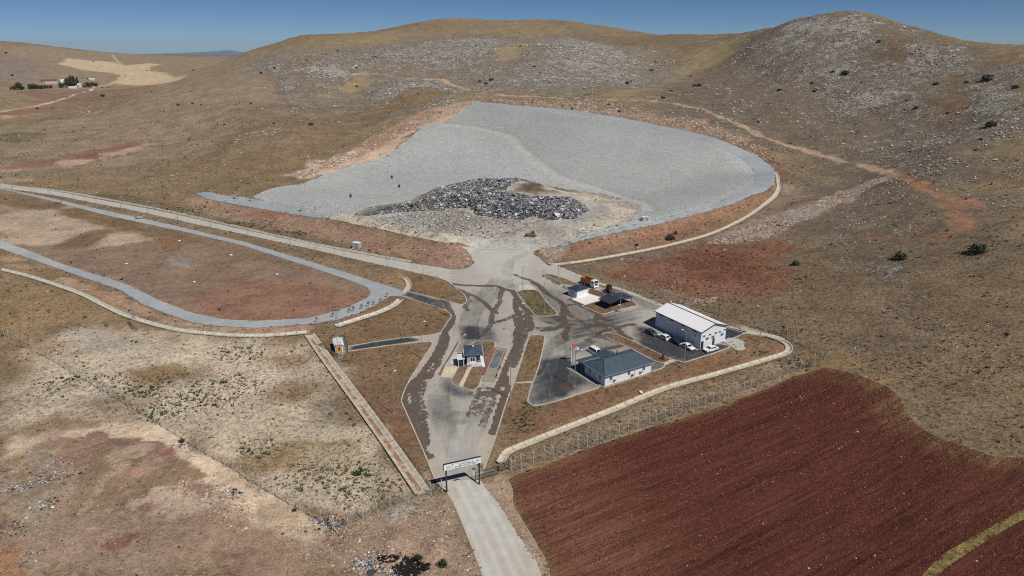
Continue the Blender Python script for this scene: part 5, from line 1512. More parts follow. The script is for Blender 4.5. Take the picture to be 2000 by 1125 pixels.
def car(label, loc, rz, mat, style="saloon", group=None):
    """front towards +x"""
    o = empty("parked_car", loc, rz); tag(o, label, "car", group)
    if style == "van":
        L_, W_, H_ = 4.6, 1.8, 1.85
        lower = [(-2.3, .30), (-2.3, 1.0), (-2.25, 1.05), (1.35, 1.05), (2.2, .92), (2.3, .72), (2.3, .30)]
        green = [(-2.26, 1.05), (-2.15, 1.80), (-1.9, 1.86), (.55, 1.86), (.85, 1.75), (1.42, 1.05)]
    elif style == "hatch":
        L_, W_, H_ = 4.0, 1.7, 1.45
        lower = [(-2.0, .28), (-2.02, .80), (-1.9, .92), (.80, .92), (1.75, .82), (2.0, .66), (2.0, .28)]
        green = [(-1.92, .92), (-1.45, 1.40), (-1.1, 1.46), (-.05, 1.45), (.25, 1.38), (.95, .92)]
    else:
        L_, W_, H_ = 4.4, 1.72, 1.42
        lower = [(-2.2, .28), (-2.2, .86), (-2.05, .92), (.95, .92), (1.95, .82), (2.2, .66), (2.2, .28)]
        green = [(-1.62, .92), (-1.05, 1.36), (-.75, 1.42), (.10, 1.41), (.38, 1.34), (1.05, .92)]
    b = MB(); b.prism(lower, -W_ / 2, W_ / 2)
    # roof panel and pillars
    ins = .13
    n = len(green)
    vs = [(x, -(W_ / 2 - .02 - ins * (z > 1.0)), z) for x, z in green] + [(x, (W_ / 2 - .02 - ins * (z > 1.0)), z) for x, z in green]
    b.add(vs, [(k, (k + 1) % n, n + (k + 1) % n, n + k) for k in range(n)] + [tuple(range(n))[::-1], tuple(range(n, 2 * n))])
    body = b.build("body", mat, o, bev=.045)
    # glazing
    zt = max(z for _, z in green)
    xs = [x for x, z in green]
    gl = MB(); x0, z0 = green[-1]; x1, z1 = green[-2]
    yb, yt = W_ / 2 - .16, W_ / 2 - .26
    def pane(m, A, B, off):
        (xa, za), (xb, zb) = A, B
        dx, dz = off
        m.add([(xa + dx, -yb, za + dz), (xa + dx, yb, za + dz), (xb + dx, yt, zb + dz), (xb + dx, -yt, zb + dz),
               (xa + dx * .3, -yb, za + dz * .3), (xa + dx * .3, yb, za + dz * .3), (xb + dx * .3, yt, zb + dz * .3), (xb + dx * .3, -yt, zb + dz * .3)],
              [(0, 1, 2, 3), (7, 6, 5, 4), (0, 4, 5, 1), (1, 5, 6, 2), (2, 6, 7, 3), (3, 7, 4, 0)])
    pane(gl, (x0 - .06, z0 + .04), (x1 + .03, z1 - .04), (.03, .03)); gl.build("windscreen", M_GLASS, o)
    gl = MB(); xr0, zr0 = green[0]; xr1, zr1 = green[1]
    pane(gl, (xr0 + .05, zr0 + .05), (xr1 - .02, zr1 - .05), (-.03, .03)); gl.build("rear_window", M_GLASS, o)
    xa, xb = green[1][0], green[-2][0]
    mid = (xa + xb) / 2
    for s_ in (-1, 1):
        y_ = s_ * (W_ / 2 - .02); yi = s_ * (W_ / 2 - .02 - ins)
        for p, q, pb, qb in ((xa - .12, mid - .05, xr0 + .32, mid - .05), (mid + .05, xb + .02, mid + .05, x0 - .22)):
            m = MB(); zb, zu = .97, zt - .10
            fr = .15; fr2 = .95
            def yy(z): return y_ + (yi - y_) * min(1, max(0, (z - .92) / max(.1, zt - .95)))
            e = s_ * .028
            m.add([(pb, yy(zb) + e, zb), (qb, yy(zb) + e, zb), (q, yy(zu) + e, zu), (p, yy(zu) + e, zu), (pb, yy(zb) - e, zb), (qb, yy(zb) - e, zb), (q, yy(zu) - e, zu), (p, yy(zu) - e, zu)],
                  [(0, 1, 2, 3), (7, 6, 5, 4), (0, 4, 5, 1), (1, 5, 6, 2), (2, 6, 7, 3), (3, 7, 4, 0)])
            m.build("side_window", M_GLASS, o)
    fx, bx_ = lower[-1][0], lower[0][0]
    for s_ in (-1, 1):
        m = MB(); m.box(fx - .06, s_ * (W_ / 2 - .28) - .2, .62, fx + .02, s_ * (W_ / 2 - .28) + .2, .76); m.build("headlight", M_LAMP, o)
        m = MB(); m.box(bx_ - .02, s_ * (W_ / 2 - .22) - .14, .66, bx_ + .05, s_ * (W_ / 2 - .22) + .14, .84); m.build("tail_light", M_TAIL, o)
        m = MB(); m.box(x0 - .32, s_ * (W_ / 2 + .02) - .09, .93, x0 - .18, s_ * (W_ / 2 + .02) + .09, 1.05); m.build("wing_mirror", mat, o)
    m = MB(); m.box(fx - .1, -W_ / 2 + .08, .30, fx + .07, W_ / 2 - .08, .50); m.build("front_bumper", M_DKTRIM if style == "saloon" else mat, o)
    m = MB(); m.box(bx_ - .07, -W_ / 2 + .08, .32, bx_ + .1, W_ / 2 - .08, .52); m.build("rear_bumper", M_DKTRIM if style == "saloon" else mat, o)
    for x in (-L_ * .30, L_ * .315):
        for s_ in (-1, 1):
            wheel(o, x, s_ * (W_ / 2 - .08), .31, .2)
    return o
WHA = WH.rotation_euler[2]
def face(dx, dy):
    return math.atan2(dy, dx)
_along = (math.sin(WHA), -math.cos(WHA))      # down the long wall, away from the hill
_back = (-_along[0], -_along[1])
CG = "cars parked by the warehouse"
def grd(px, py): return at(px, py)
car("dark grey car at the far end of the row along the shaded warehouse wall", grd(1272, 653), face(*_along), P_DKGREY, "hatch", CG)
car("white hatchback between the two dark cars along the warehouse wall", grd(1296, 661.5), face(*_back), P_WHITE, "hatch", CG)
car("black car parked between the white hatchback and the white saloon", grd(1320, 670.5), face(*_along), P_BLACK, "saloon", CG)
car("white saloon nearest the corner downpipe of the warehouse", grd(1343, 680.5), face(*_along), P_WHITE, "saloon", CG)
car("white saloon in front of the warehouse doors on its sunlit end", grd(1387.5, 685), face(-math.cos(WHA) * 1, -math.sin(WHA) * 1), P_WHITE, "saloon", CG)
car("white van half hidden behind the blue roof of the office", grd(1164, 692), face(math.sin(OF.rotation_euler[2]), -math.cos(OF.rotation_euler[2])), P_WHITE, "van")

# ---- tipper truck
def truck():
    o = empty("tipper_truck", at(1152, 558.5), face(*(lambda a, b: ((b - a).x, (b - a).y))(at(1135, 551), at(1172, 566))))
    tag(o, "tipper truck with a white cab and an empty orange body on the back lane", "truck")
    m = MB(); m.box(-3.9, -.45, .75, 3.4, .45, 1.05); m.build("chassis", M_DSTEEL, o)
    m = MB(); t = .1
    x0, x1, y, z0, z1 = -4.0, 1.35, 1.22, 1.12, 2.75
    m.box(x0, -y, z0, x1, y, z0 + t); m.box(x0, -y, z0 + t, x1, -y + t, z1); m.box(x0, y - t, z0 + t, x1, y, z1); m.box(x0, -y + t, z0 + t, x0 + t, y - t, z1 - .1); m.box(x1 - t, -y + t, z0 + t, x1, y - t, z1 + .25)
    body = m.build("tipper_body", P_ORANGE, o)
    m = MB(); m.box(x1 + .004, -y, z1 + .1, x1 + .75, y, z1 + .22); m.build("canopy", P_ORANGE, body)
    m = MB()
    for k in range(6):
        xx = x0 + .5 + k * .95
        for s_ in (-1, 1): m.box(xx - .06, s_ * y - .05 if s_ < 0 else s_ * y + .003, z0, xx + .06, s_ * y - .003 if s_ < 0 else s_ * y + .05, z1)
    m.build("side_rib", P_ORANGE, body)
    m = MB(); m.prism([(1.55, .75), (1.55, 2.95), (1.8, 3.02), (3.25, 2.95), (3.5, 2.1), (3.56, .75)], -1.22, 1.22); m.build("cab", P_WHITE, o, bev=.06)
    m = MB(); m.add([(3.47, -1.05, 2.05), (3.47, 1.05, 2.05), (3.26, .98, 2.86), (3.26, -.98, 2.86), (3.54, -1.05, 2.07), (3.54, 1.05, 2.07), (3.33, .98, 2.88), (3.33, -.98, 2.88)], [(0, 1, 2, 3), (7, 6, 5, 4), (0, 4, 5, 1), (1, 5, 6, 2), (2, 6, 7, 3), (3, 7, 4, 0)]); m.build("windscreen", M_GLASS, o)
    for s_ in (-1, 1):
        m = MB(); m.box(2.2, s_ * 1.235 - .02, 2.05, 3.1, s_ * 1.235 + .02, 2.75); m.build("side_window", M_GLASS, o)
        m = MB(); m.box(3.2, s_ * 1.45 - .13, 2.0, 3.32, s_ * 1.45 + .13, 2.6); m.build("wing_mirror", M_BLACK, o)
        m = MB(); m.box(3.5, s_ * .9 - .2, .95, 3.6, s_ * .9 + .2, 1.15); m.build("headlight", M_LAMP, o)
    m = MB(); m.box(3.54, -.75, 1.2, 3.6, .75, 1.85); m.build("grille", M_DSTEEL, o)
    m = MB(); m.box(3.45, -1.2, .5, 3.68, 1.2, .85); m.build("bumper", M_FRAME, o)
    for x in (-3.0, -1.7, 2.5):
        for s_ in (-1, 1): wheel(o, x, s_ * 1.02, .52, .36)
    o.scale = (.92, .92, .92)
    return o
truck()

# ---- backhoe loader
def backhoe():
    o = empty("backhoe_loader", at(1190.5, 573), face(*(lambda a, b: ((b - a).x, (b - a).y))(at(1180, 566), at(1206, 581))))
    tag(o, "dark backhoe loader with a raised yellow rear arm behind the open shelter", "backhoe")
    m = MB(); m.prism([(-1.6, .6), (-1.6, 1.3), (.2, 1.35), (1.9, 1.25), (2.0, .6)], -.5, .5); m.build("chassis", M_RUST, o, bev=.05)
    m = MB(); m.prism([(-1.35, 1.3), (-1.25, 2.65), (.3, 2.65), (.55, 1.3)], -.68, .68); m.build("cab", M_DSTEEL, o, bev=.05)
    m = MB(); m.prism([(-1.45, 2.654), (-1.4, 2.76), (.42, 2.76), (.45, 2.654)], -.78, .78); m.build("cab_roof", M_BLACK, o)
    for s_ in (-1, 1):
        m = MB(); m.box(-1.1, s_ * .69 - .02, 1.6, .25, s_ * .69 + .02, 2.5); m.build("side_window", M_GLASS, o)
        wheel(o, -1.0, s_ * .85, .72, .42); wheel(o, 1.45, s_ * .8, .48, .34)
        m = MB(); m.bar((.7, s_ * .62, 1.45), (2.4, s_ * .62, .8), .09, 6); m.bar((2.4, s_ * .62, .8), (2.9, s_ * .62, .45), .09, 6); m.build("loader_arm", M_RUST, o)
    m = MB(); m.prism([(2.75, .12), (2.7, .75), (2.85, .8), (2.95, .3), (3.6, .15), (3.6, .08)], -1.05, 1.05); m.build("front_bucket", M_DSTEEL, o)
    m = MB(); m.bar((-1.7, 0, .9), (-2.35, .1, 3.0), .16, 6); m.bar((-2.35, .1, 3.0), (-1.95, .1, 3.9), .13, 6); m.build("rear_boom", M_YEL, o)
    m = MB(); m.bar((-1.95, .1, 3.9), (-2.2, .1, 4.3), .1, 6); m.build("dipper", M_RUST, o)
    m = MB(); m.prism([(-2.9, .15), (-2.9, .6), (-2.3, .7), (-2.35, .15)], -.45, .45); m.build("rear_bucket", M_DSTEEL, o)
    return o
backhoe()

# ---- bulldozer
def dozer():
    o = empty("bulldozer", at(1038, 463), math.pi - .25)
    tag(o, "yellow and black tracked bulldozer working on the earth cover below the rubbish heap", "bulldozer")
    for s_ in (-1, 1):
        m = MB(); m.prism([(-1.9, .35), (-1.65, .05), (1.5, .05), (1.9, .4), (1.7, .95), (-1.6, 1.05)], s_ * 1.0 - .28, s_ * 1.0 + .28); t = m.build("track", M_RUST, o, bev=.04)
        m = MB()
        for x in (-1.5, -.8, -.1, .6, 1.35): m.bar((x, s_ * 1.29, .45), (x, s_ * 1.33, .45), .24, 10)
        m.build("road_wheel", M_DSTEEL, t)
        m = MB(); m.bar((-.4, s_ * 1.42, .6), (2.3, s_ * 1.42, .55), .1, 6); m.build("push_arm", P_DOZER, o)
    m = MB(); m.prism([(.0, .9), (.0, 1.75), (1.9, 1.6), (1.95, .9)], -.65, .65); m.build("engine_hood", P_DOZER, o, bev=.06)
    m = MB(); m.prism([(-1.5, 1.0), (-1.5, 1.7), (.0, 1.6), (.0, 1.0)], -.75, .75); m.build("rear_body", P_DOZER, o, bev=.05)
    m = MB(); m.prism([(-1.2, 1.7), (-1.1, 2.7), (-.15, 2.7), (.0, 1.65)], -.65, .65); m.build("cab", M_GLASS, o, bev=.04)
    m = MB(); m.box(-1.35, -.8, 2.704, .1, .8, 2.85); m.build("cab_roof", P_DOZER, o, bev=.03)
    m = MB(); m.prism([(2.35, .1), (2.2, .6), (2.35, 1.2), (2.5, 1.2), (2.4, .6), (2.5, .1)], -1.75, 1.75); m.build("blade", M_DSTEEL, o)
    m = MB(); m.bar((.9, .2, 1.6), (.9, .2, 2.3), .07, 8); m.build("exhaust", M_DSTEEL, o)
    m = MB(); m.prism([(-2.3, .3), (-2.2, .9), (-1.9, 1.0), (-1.9, .7)], -.12, .12); m.build("ripper", M_DSTEEL, o)
    return o
dozer()
# ------------------------------------------------------------------ entrance sign gate
M_SIGNFACE = plain("white_sign_panel", S(226, 232, 234), .4, 1, .04)
def text_mesh(s, size, name, mat, parent, loc, ext=.012, bold=0.0):
    """lettering lying in the local x-z plane, facing -y"""
    cu = bpy.data.curves.new("lettering", 'FONT')
    cu.body = s; cu.size = size; cu.extrude = ext; cu.offset = bold; cu.align_x = 'LEFT'; cu.resolution_u = 2
    t = bpy.data.objects.new("lettering_tmp", cu)
    COL.objects.link(t)
    dg = bpy.context.evaluated_depsgraph_get()
    me = bpy.data.meshes.new_from_object(t.evaluated_get(dg))
    bpy.data.objects.remove(t); bpy.data.curves.remove(cu)
    me.transform(Matrix.Translation(loc) @ Matrix.Rotation(math.pi / 2, 4, 'X'))
    me.materials.clear()
    return link(name, me, mat, parent)
ga, gb = at(871.5, 962), at(936.5, 946.5)
gx = Vector((gb.x - ga.x, gb.y - ga.y, 0)); gl_ = gx.length
GT = empty("entrance_sign", (ga.x, ga.y, min(ga.z, gb.z)), math.atan2(gx.y, gx.x))
tag(GT, "white entrance sign spanning the road on two dark posts, lettered in black", "sign gate")
for x in (.12, gl_):
    m = MB(); m.box(x - .13, -.11, -.4, x + .13, .11, 5.0); m.build("post", M_DSTEEL, GT)
m = MB(); m.box(-.32, -.17, 5.004, gl_ + .30, .14, 6.22); m = m.build("sign_panel", M_SIGNFACE, GT)
q = MB(); q.box(-.36, -.16, 6.224, gl_ + .34, .16, 6.34); q.box(-.43, -.16, 5.004, -.324, .16, 6.22); q.build("frame", M_DSTEEL, m)
M_INK = plain("black_lettering", S(40, 44, 52), .6)
M_INKG = plain("grey_lettering", S(120, 132, 142), .6)
text_mesh("BELEDİYELER BİRLİĞİ", .26, "lettering", M_INKG, m, (1.95, -.172, 5.90))
text_mesh("KATI ATIK BİRLİĞİ", .34, "lettering", M_INK, m, (2.65, -.172, 5.56), bold=.008)
text_mesh("ENTEGRE KATI ATIK TESİSİ", .35, "lettering", M_INK, m, (1.78, -.172, 5.17), bold=.010)
q = MB(); q.add([(1.22, -.176, 6.02), (1.62, -.176, 6.02), (1.42, -.176, 5.62), (1.22, -.171, 6.02), (1.62, -.171, 6.02), (1.42, -.171, 5.62)], [(0, 1, 2), (3, 5, 4), (0, 3, 4, 1), (1, 4, 5, 2), (2, 5, 3, 0)]); q.bar((1.42, -.171, 5.40), (1.42, -.176, 5.40), .13, 10); q.build("emblem", M_RED, m)
q = MB()
for k in range(4): q.box(.05 + .03 * k, -.175, 5.22 + .19 * k, 1.05, -.171, 5.30 + .19 * k)
q.build("small_print", M_INKG, m)
q = MB(); q.bar((gl_ - .35, -.171, 5.68), (gl_ - .35, -.176, 5.68), .30, 16); q = q.build("badge", plain("mauve_badge", S(170, 168, 190), .6), m)

# sliding gate standing open beside the sign, and the side panel by the fence
def barred_panel(name, A, B, h, label, cat, nb=14, z0=.12, mesh_half=False):
    a = at(*A); b = at(*B); d = Vector((b.x - a.x, b.y - a.y, 0)); L_ = d.length
    o = empty(name, a, math.atan2(d.y, d.x)); tag(o, label, cat)
    f = MB()
    f.box(0, -.05, z0, L_, .05, z0 + .1); f.box(0, -.04, h - .08, L_, .04, h); f.box(0, -.04, h * .5 - .03, L_, .04, h * .5 + .03)
    f.box(-.05, -.05, -.1, .05, .05, h); f.box(L_ - .05, -.05, -.1, L_ + .05, .05, h)
    f = f.build("frame", M_DSTEEL, o)
    p = MB()
    for k in range(1, nb):
        x = L_ * k / nb
        p.box(x - .02, -.02, z0, x + .02, .02, h)
    p.build("bars", M_STEEL, f)
    return o
barred_panel("sliding_gate", (929, 939), (972, 926.5), 1.9, "grey barred sliding gate pushed open beside the right sign post", "gate", 22)
barred_panel("gate_panel", (973.5, 921), (993.5, 915.5), 2.0, "short dark barred gate panel between the sliding gate and the field fence", "gate panel", 6)

# ------------------------------------------------------------------ fences
M_POST = plain("concrete_fence_post", S(176, 172, 164), .9, 4, .15)
def mesh_material():
    g = NT("wire_mesh")
    mp = g.n("ShaderNodeMapping", Vector=g.attr("uvw").outputs["Vector"])
    w1 = g.n("ShaderNodeTexWave", Scale=2.2, Distortion=0.0, Vector=mp.outputs[0]); w1.bands_direction = 'DIAGONAL'
    mp2 = g.n("ShaderNodeMapping", Vector=g.attr("uvw").outputs["Vector"]); mp2.inputs["Scale"].default_value = (-1, 1, 1)
    w2 = g.n("ShaderNodeTexWave", Scale=2.2, Distortion=0.0, Vector=mp2.outputs[0]); w2.bands_direction = 'DIAGONAL'
    a = g.math('MAXIMUM', w1.outputs["Fac"], w2.outputs["Fac"])
    a = g.math('GREATER_THAN', a, .985)
    g.set(g.p.inputs["Alpha"], a)
    g.p.inputs["Metallic"].default_value = .3
    return g.out(S(110, 110, 108), .5)
M_MESH = mesh_material()
def post_mesh(h=2.3, bend=True, r=.055):
    m = MB(); m.box(-r, -r, -.4, r, r, h)
    if bend:
        m.add([(-r, -r, h), (r, -r, h), (r, r, h), (-r, r, h), (-r, -r + .38, h + .42), (r, -r + .38, h + .42), (r, r + .34, h + .46), (-r, r + .34, h + .46)],
              [(0, 1, 5, 4), (1, 2, 6, 5), (2, 3, 7, 6), (3, 0, 4, 7), (4, 5, 6, 7)])
    return m
_pm = post_mesh(); POST_OBJ = None
def fence(px, label, h=2.3, every=None, braces=()):
    P = W(*px)
    if every:
        seg = np.hypot(*np.diff(P, axis=0).T); s = np.r_[0, np.cumsum(seg)]
        n = int(round(s[-1] / every)); t = np.linspace(0, s[-1], n + 1)
        P = np.c_[np.interp(t, s, P[:, 0]), np.interp(t, s, P[:, 1])]
    z = H(P[:, 0], P[:, 1])
    o = empty("wire_fence", (P[0][0], P[0][1], z[0])); tag(o, label, "fence")
    base = Vector((P[0][0], P[0][1], z[0]))
    first = None
    n = len(P)
    for k in range(n):
        d = P[min(k + 1, n - 1)] - P[max(k - 1, 0)]
        if first is None:
            first = q = post_mesh(h).build("post", M_POST, o)
        else:
            q = first.copy(); COL.objects.link(q)
        q.location = Vector((P[k][0], P[k][1], z[k])) - base
        jit = random.uniform(-.04, .04)
        q.rotation_euler = (jit, random.uniform(-.03, .03), math.atan2(d[1], d[0]))
    V = []; F = []; U = []
    s = 0
    for k in range(n):
        if k: s += float(np.hypot(*(P[k] - P[k - 1])))
        p = Vector((P[k][0], P[k][1], z[k])) - base
        V += [tuple(p + Vector((0, 0, .05))), tuple(p + Vector((0, 0, h - .1)))]; U += [(s, 0, 0), (s, h, 0)]
        if k: F.append((2 * k - 2, 2 * k, 2 * k + 1, 2 * k - 1))
    me = bpy.data.meshes.new("wire_mesh"); me.from_pydata(V, [], F)
    a = me.attributes.new("uvw", 'FLOAT_VECTOR', 'POINT'); a.data.foreach_set("vector", np.array(U, np.float32).ravel())
    link("wire_mesh", me, M_MESH, o)
    # strained wires along the bent tops
    m = MB()
    for k in range(1, n):
        a_ = Vector((P[k - 1][0], P[k - 1][1], z[k - 1])) - base; b_ = Vector((P[k][0], P[k][1], z[k])) - base
        for hh in (h * .97, h * .5, h * .15):
            m.bar(a_ + Vector((0, 0, hh)), b_ + Vector((0, 0, hh)), .012, 3)
    m.build("wire", M_STEEL, o)
    for k in braces:
        k = k % n
        d = (P[min(k + 1, n - 1)] - P[max(k - 1, 0)]); d = Vector((d[0], d[1], 0)).normalized()
        p = Vector((P[k][0], P[k][1], z[k])) - base
        for s_ in (-1, 1):
            m = MB(); m.bar(p + Vector((0, 0, h * .8)), p + d * (1.6 * s_) + Vector((0, 0, -.1)), .06, 5); m.build("brace", M_POST, o)
    return o
F1 = [(0, 652), (25, 666), (56, 684), (85, 697), (112, 712), (150, 736), (180, 752), (212, 772), (250, 795), (295, 822), (345, 852), (367, 867), (412, 895), (447, 912), (487, 942), (521, 961), (564, 986), (610, 1012), (649, 1036)]
fence(F1, "long sagging wire fence on concrete posts crossing the pale ground at left", every=3.0, braces=(-1,))
F2 = [(653, 1036), (679.5, 1022.5), (709, 1014), (737, 1004), (764, 994), (791, 981), (817, 975), (842, 966), (864, 962)]
fence(F2, "short wire fence on concrete posts from the rubbish corner to the left sign post", braces=(-1,))
F3 = [(998, 920), (1017.5, 916), (1042, 905), (1064, 900), (1080, 894), (1105, 885), (1130, 877), (1147, 872), (1167, 865), (1189, 857), (1209, 850), (1227, 844), (1246, 837), (1267, 829), (1281, 824), (1299, 819), (1313, 812), (1331, 806), (1347, 800), (1362, 795), (1377, 791), (1392, 786), (1407, 780), (1422, 775), (1437, 769), (1452, 764), (1466, 759), (1480, 753), (1494, 748), (1508, 743), (1522, 737), (1536, 732), (1550, 726), (1563, 721), (1576, 715), (1590, 710), (1604, 705), (1618, 700)]
fence(F3, "wire fence on concrete posts along the upper edge of the red ploughed field", braces=(8, 23, -1))
F4 = [(1618, 698.5), (1600, 693), (1584.5, 683), (1568, 675), (1550, 666), (1536, 658.5), (1521.6, 652), (1505, 647.5), (1491, 643.6), (1475, 640), (1460, 635), (1443, 626), (1429, 622), (1413.6, 618), (1398, 612.5), (1383, 608), (1368, 603.6), (1354, 599.6), (1341, 596.5), (1327, 592), (1315, 589), (1302, 584), (1290, 579.6), (1270, 573), (1250, 565.5), (1233, 559), (1212, 552), (1193, 546), (1173, 540.5), (1154, 534.5), (1140, 530.5), (1127, 526.5), (1113, 523), (1100, 520)]
fence(F4, "wire fence on pale concrete posts on the slope behind the warehouse and lane", braces=(4,))

# ------------------------------------------------------------------ lamp posts
def lamp_post(h=10.0, arm=(1.0, 0.0), name="lamp_post"):
    o = empty(name, (0, 0, 0))
    m = MB(); m.box(-.32, -.32, -.3, .32, .32, .22); m.build("base", M_KERB, o)
    m = MB(); m.bar((0, 0, .2), (0, 0, h), .11, 8, .06); m.build("pole", M_STEEL, o)
    m = MB(); m.bar((0, 0, h - .05), (.55, 0, h + .35), .04, 6); m.bar((.55, 0, h + .35), (1.25, 0, h + .45), .04, 6); m.build("arm", M_STEEL, o)
    m = MB(); m.prism([(1.15, h + .40), (1.2, h + .52), (1.75, h + .55), (1.85, h + .47), (1.75, h + .40)], -.15, .15); m.build("lamp_head", M_FRAME, o)
    return o
LAMPS = [((770, 809), 1.2, "lamp post on the brown grass beside the left drain"), ((824.6, 700.6), .9, "lamp post on the corner of the asphalt lane to the kiosk"), ((997, 779.5), 2.6, "lamp post on the kerb right of the weighbridge"),
         ((1063, 611.6), .4, "lamp post at the near end of the green planted island"), ((1198, 664), .6, "lamp post at the tip of the planted strip between office and warehouse"), ((1335, 719), 2.2, "lamp post on the grass below the warehouse yard"),
         ((1483, 667), 2.6, "lamp post beyond the grey gravel patch near the drain bend"), ((1122, 755.6), -.4, "lamp post in the dark car park left of the office"), ((1211.5, 602), .8, "lamp post in front of the open shelter"),
         ((1021, 575), .6, "lamp post at the far end of the green planted island"), ((1090, 543), 1.0, "lamp post on the narrow grass strip by the back lane"), ((1074, 485), 2.0, "lamp post at the foot of the waste basin ramp"),
         ((1030.5, 660), 2.8, "lamp post at the top of the long grass strip right of the weighbridge"), ((878, 618), 1.0, "lamp post where the dark side road meets the yard"), ((827, 544.5), 1.2, "lamp post on the grass point beside the concrete road's end")]
lp0 = lamp_post()
for k, (p, rz, lab) in enumerate(LAMPS):
    o = lp0 if k == 0 else copy_tree(lp0)
    o.location = at(*p); o.rotation_euler = (0, 0, rz)
    tag(o, lab, "lamp post", "tall lamp posts in the yard")
RL = [(24, 371), (62, 377), (101, 386.5), (145, 392), (189, 401), (237, 410), (290, 420), (348, 431), (412, 446), (485, 463), (567, 481), (654, 502), (757, 527.5)]
rl0 = lamp_post(6.0)
for k, p in enumerate(RL):
    o = rl0 if k == 0 else copy_tree(rl0)
    o.location = at(*p); o.rotation_euler = (0, 0, 1.2)
    tag(o, "slim lamp post in the row along the concrete road", "lamp post", "lamp posts along the concrete road")

# ------------------------------------------------------------------ lattice masts
def lattice(F, h, wb, wt, label, top=True):
    o = empty("lattice_mast", at(*F), .3); tag(o, label, "lattice mast")
    m = MB(); n = int(h / 1.1)
    def c(k, q):
        t = k / n; w_ = (wb + (wt - wb) * t) / 2
        return Vector(((-w_, w_, w_, -w_)[q], (-w_, -w_, w_, w_)[q], h * t))
    for q in range(4): m.bar(c(0, q), c(n, q), .05, 4)
    for k in range(n):
        for q in range(4):
            a, b = (q, (q + 1) % 4) if k % 2 else ((q + 1) % 4, q)
            m.bar(c(k, a), c(k + 1, b), .026, 3); m.bar(c(k + 1, q), c(k + 1, (q + 1) % 4), .024, 3)
    m.build("tower_frame", M_STEEL, o)
    m = MB(); m.box(-wb * .7, -wb * .7, -.4, wb * .7, wb * .7, .15); m.build("base", M_KERB, o)
    for z in ((h - .3, h - 1.3) if top else (h - .3,)):
        m = MB(); m.box(-1.0, -.06, z - .06, 1.0, .06, z + .06); ca = m.build("crossarm", M_DSTEEL, o)
        for x in (-.9, 0, .9):
            q = MB(); q.bar((x, 0, z + .062), (x, 0, z + .4), .07, 6); q.build("insulator", M_RUST, ca)
    return o
lattice((664.5, 698), 15.0, 1.0, .55, "tall lattice power mast rising in front of the white transformer kiosk")
lattice((265.5, 646), 10.5, .9, .5, "lattice power mast on the grass below the pale drain at left", False)
lattice((4, 545), 8.0, .8, .45, "lattice power mast at the left edge of the picture above the drain", False)
# kiosk fence panel
barred_panel("steel_fence_panel", (680, 688), (673, 657), 1.9, "dark steel fence panel on the right of the white transformer kiosk", "fence panel", 26)

# ------------------------------------------------------------------ flagpoles
M_FLAGR = plain("red_flag_cloth", S(196, 30, 38), .8, 2, .12)
M_FLAGW = plain("white_flag_cloth", S(228, 228, 228), .8, 2, .06)
def flagpole(F, label, mat, ang, crescent=False, h=7.6, fw=1.7, fh=1.15):
    o = empty("flagpole", at(*F)); tag(o, label, "flagpole")
    m = MB(); m.bar((0, 0, -.2), (0, 0, h), .09, 8, .06); m.build("pole", M_FRAME, o)
    m = MB(); m.ball((0, 0, h + .08), .1, 8, 5); m.build("finial", M_FRAME, o)
    V = []; F_ = []; nx, nz = 9, 4
    for i in range(nx + 1):
        for j in range(nz + 1):
            u = i / nx
            V.append((math.cos(ang) * (.06 + u * fw * .85) - math.sin(ang) * .16 * math.sin(u * 7), math.sin(ang) * (.06 + u * fw * .85) + math.cos(ang) * .16 * math.sin(u * 7), h - .1 - j / nz * fh - .35 * u * u))
    for i in range(nx):
        for j in range(nz):
            a = i * (nz + 1) + j; F_.append((a, a + 1, a + nz + 2, a + nz + 1))
    me = bpy.data.meshes.new("flag"); me.from_pydata(V, [], F_)
    f = link("flag", me, mat, o)
    sl = f.modifiers.new("thick", 'SOLIDIFY'); sl.thickness = .015
    if crescent:
        m = MB()
        cx, cz_ = .62, h - .1 - fh / 2 - .05
        def P3(u, z, s_):
            t = u / (fw * .85)
            y = .16 * math.sin(t * 7) + s_ * .03
            return (math.cos(ang) * (.06 + u) - math.sin(ang) * y, math.sin(ang) * (.06 + u) + math.cos(ang) * y, z - .35 * t * t)
        for s_ in (-1, 1):
            vs = []; fs = []
            for k in range(13):
                a = .75 + (2 * math.pi - 1.5) * k / 12
                vs.append(P3(cx + .30 * math.cos(a), cz_ + .30 * math.sin(a), s_)); vs.append(P3(cx + .07 + .24 * math.cos(a), cz_ + .24 * math.sin(a), s_))
            fs = [(2 * k, 2 * k + 1, 2 * k + 3, 2 * k + 2) for k in range(12)]
            m.add(vs, fs)
            st = []
            for k in range(10):
                rr_ = .15 if k % 2 == 0 else .06
                a = math.pi + k * math.pi / 5
                st.append(P3(cx + .42 + rr_ * math.cos(a), cz_ + rr_ * math.sin(a), s_))
            m.add(st, [tuple(range(10))])
        m.build("crescent_and_star", M_FLAGW, f)
    return o
flagpole((1115.5, 710), "white flagpole flying a red flag left of the office", M_FLAGR, .45, True, 5.6, 1.5, 1.15)
flagpole((1120.5, 709), "white flagpole flying a white flag left of the office", M_FLAGW, .25, False, 4.9, 1.5, .95)

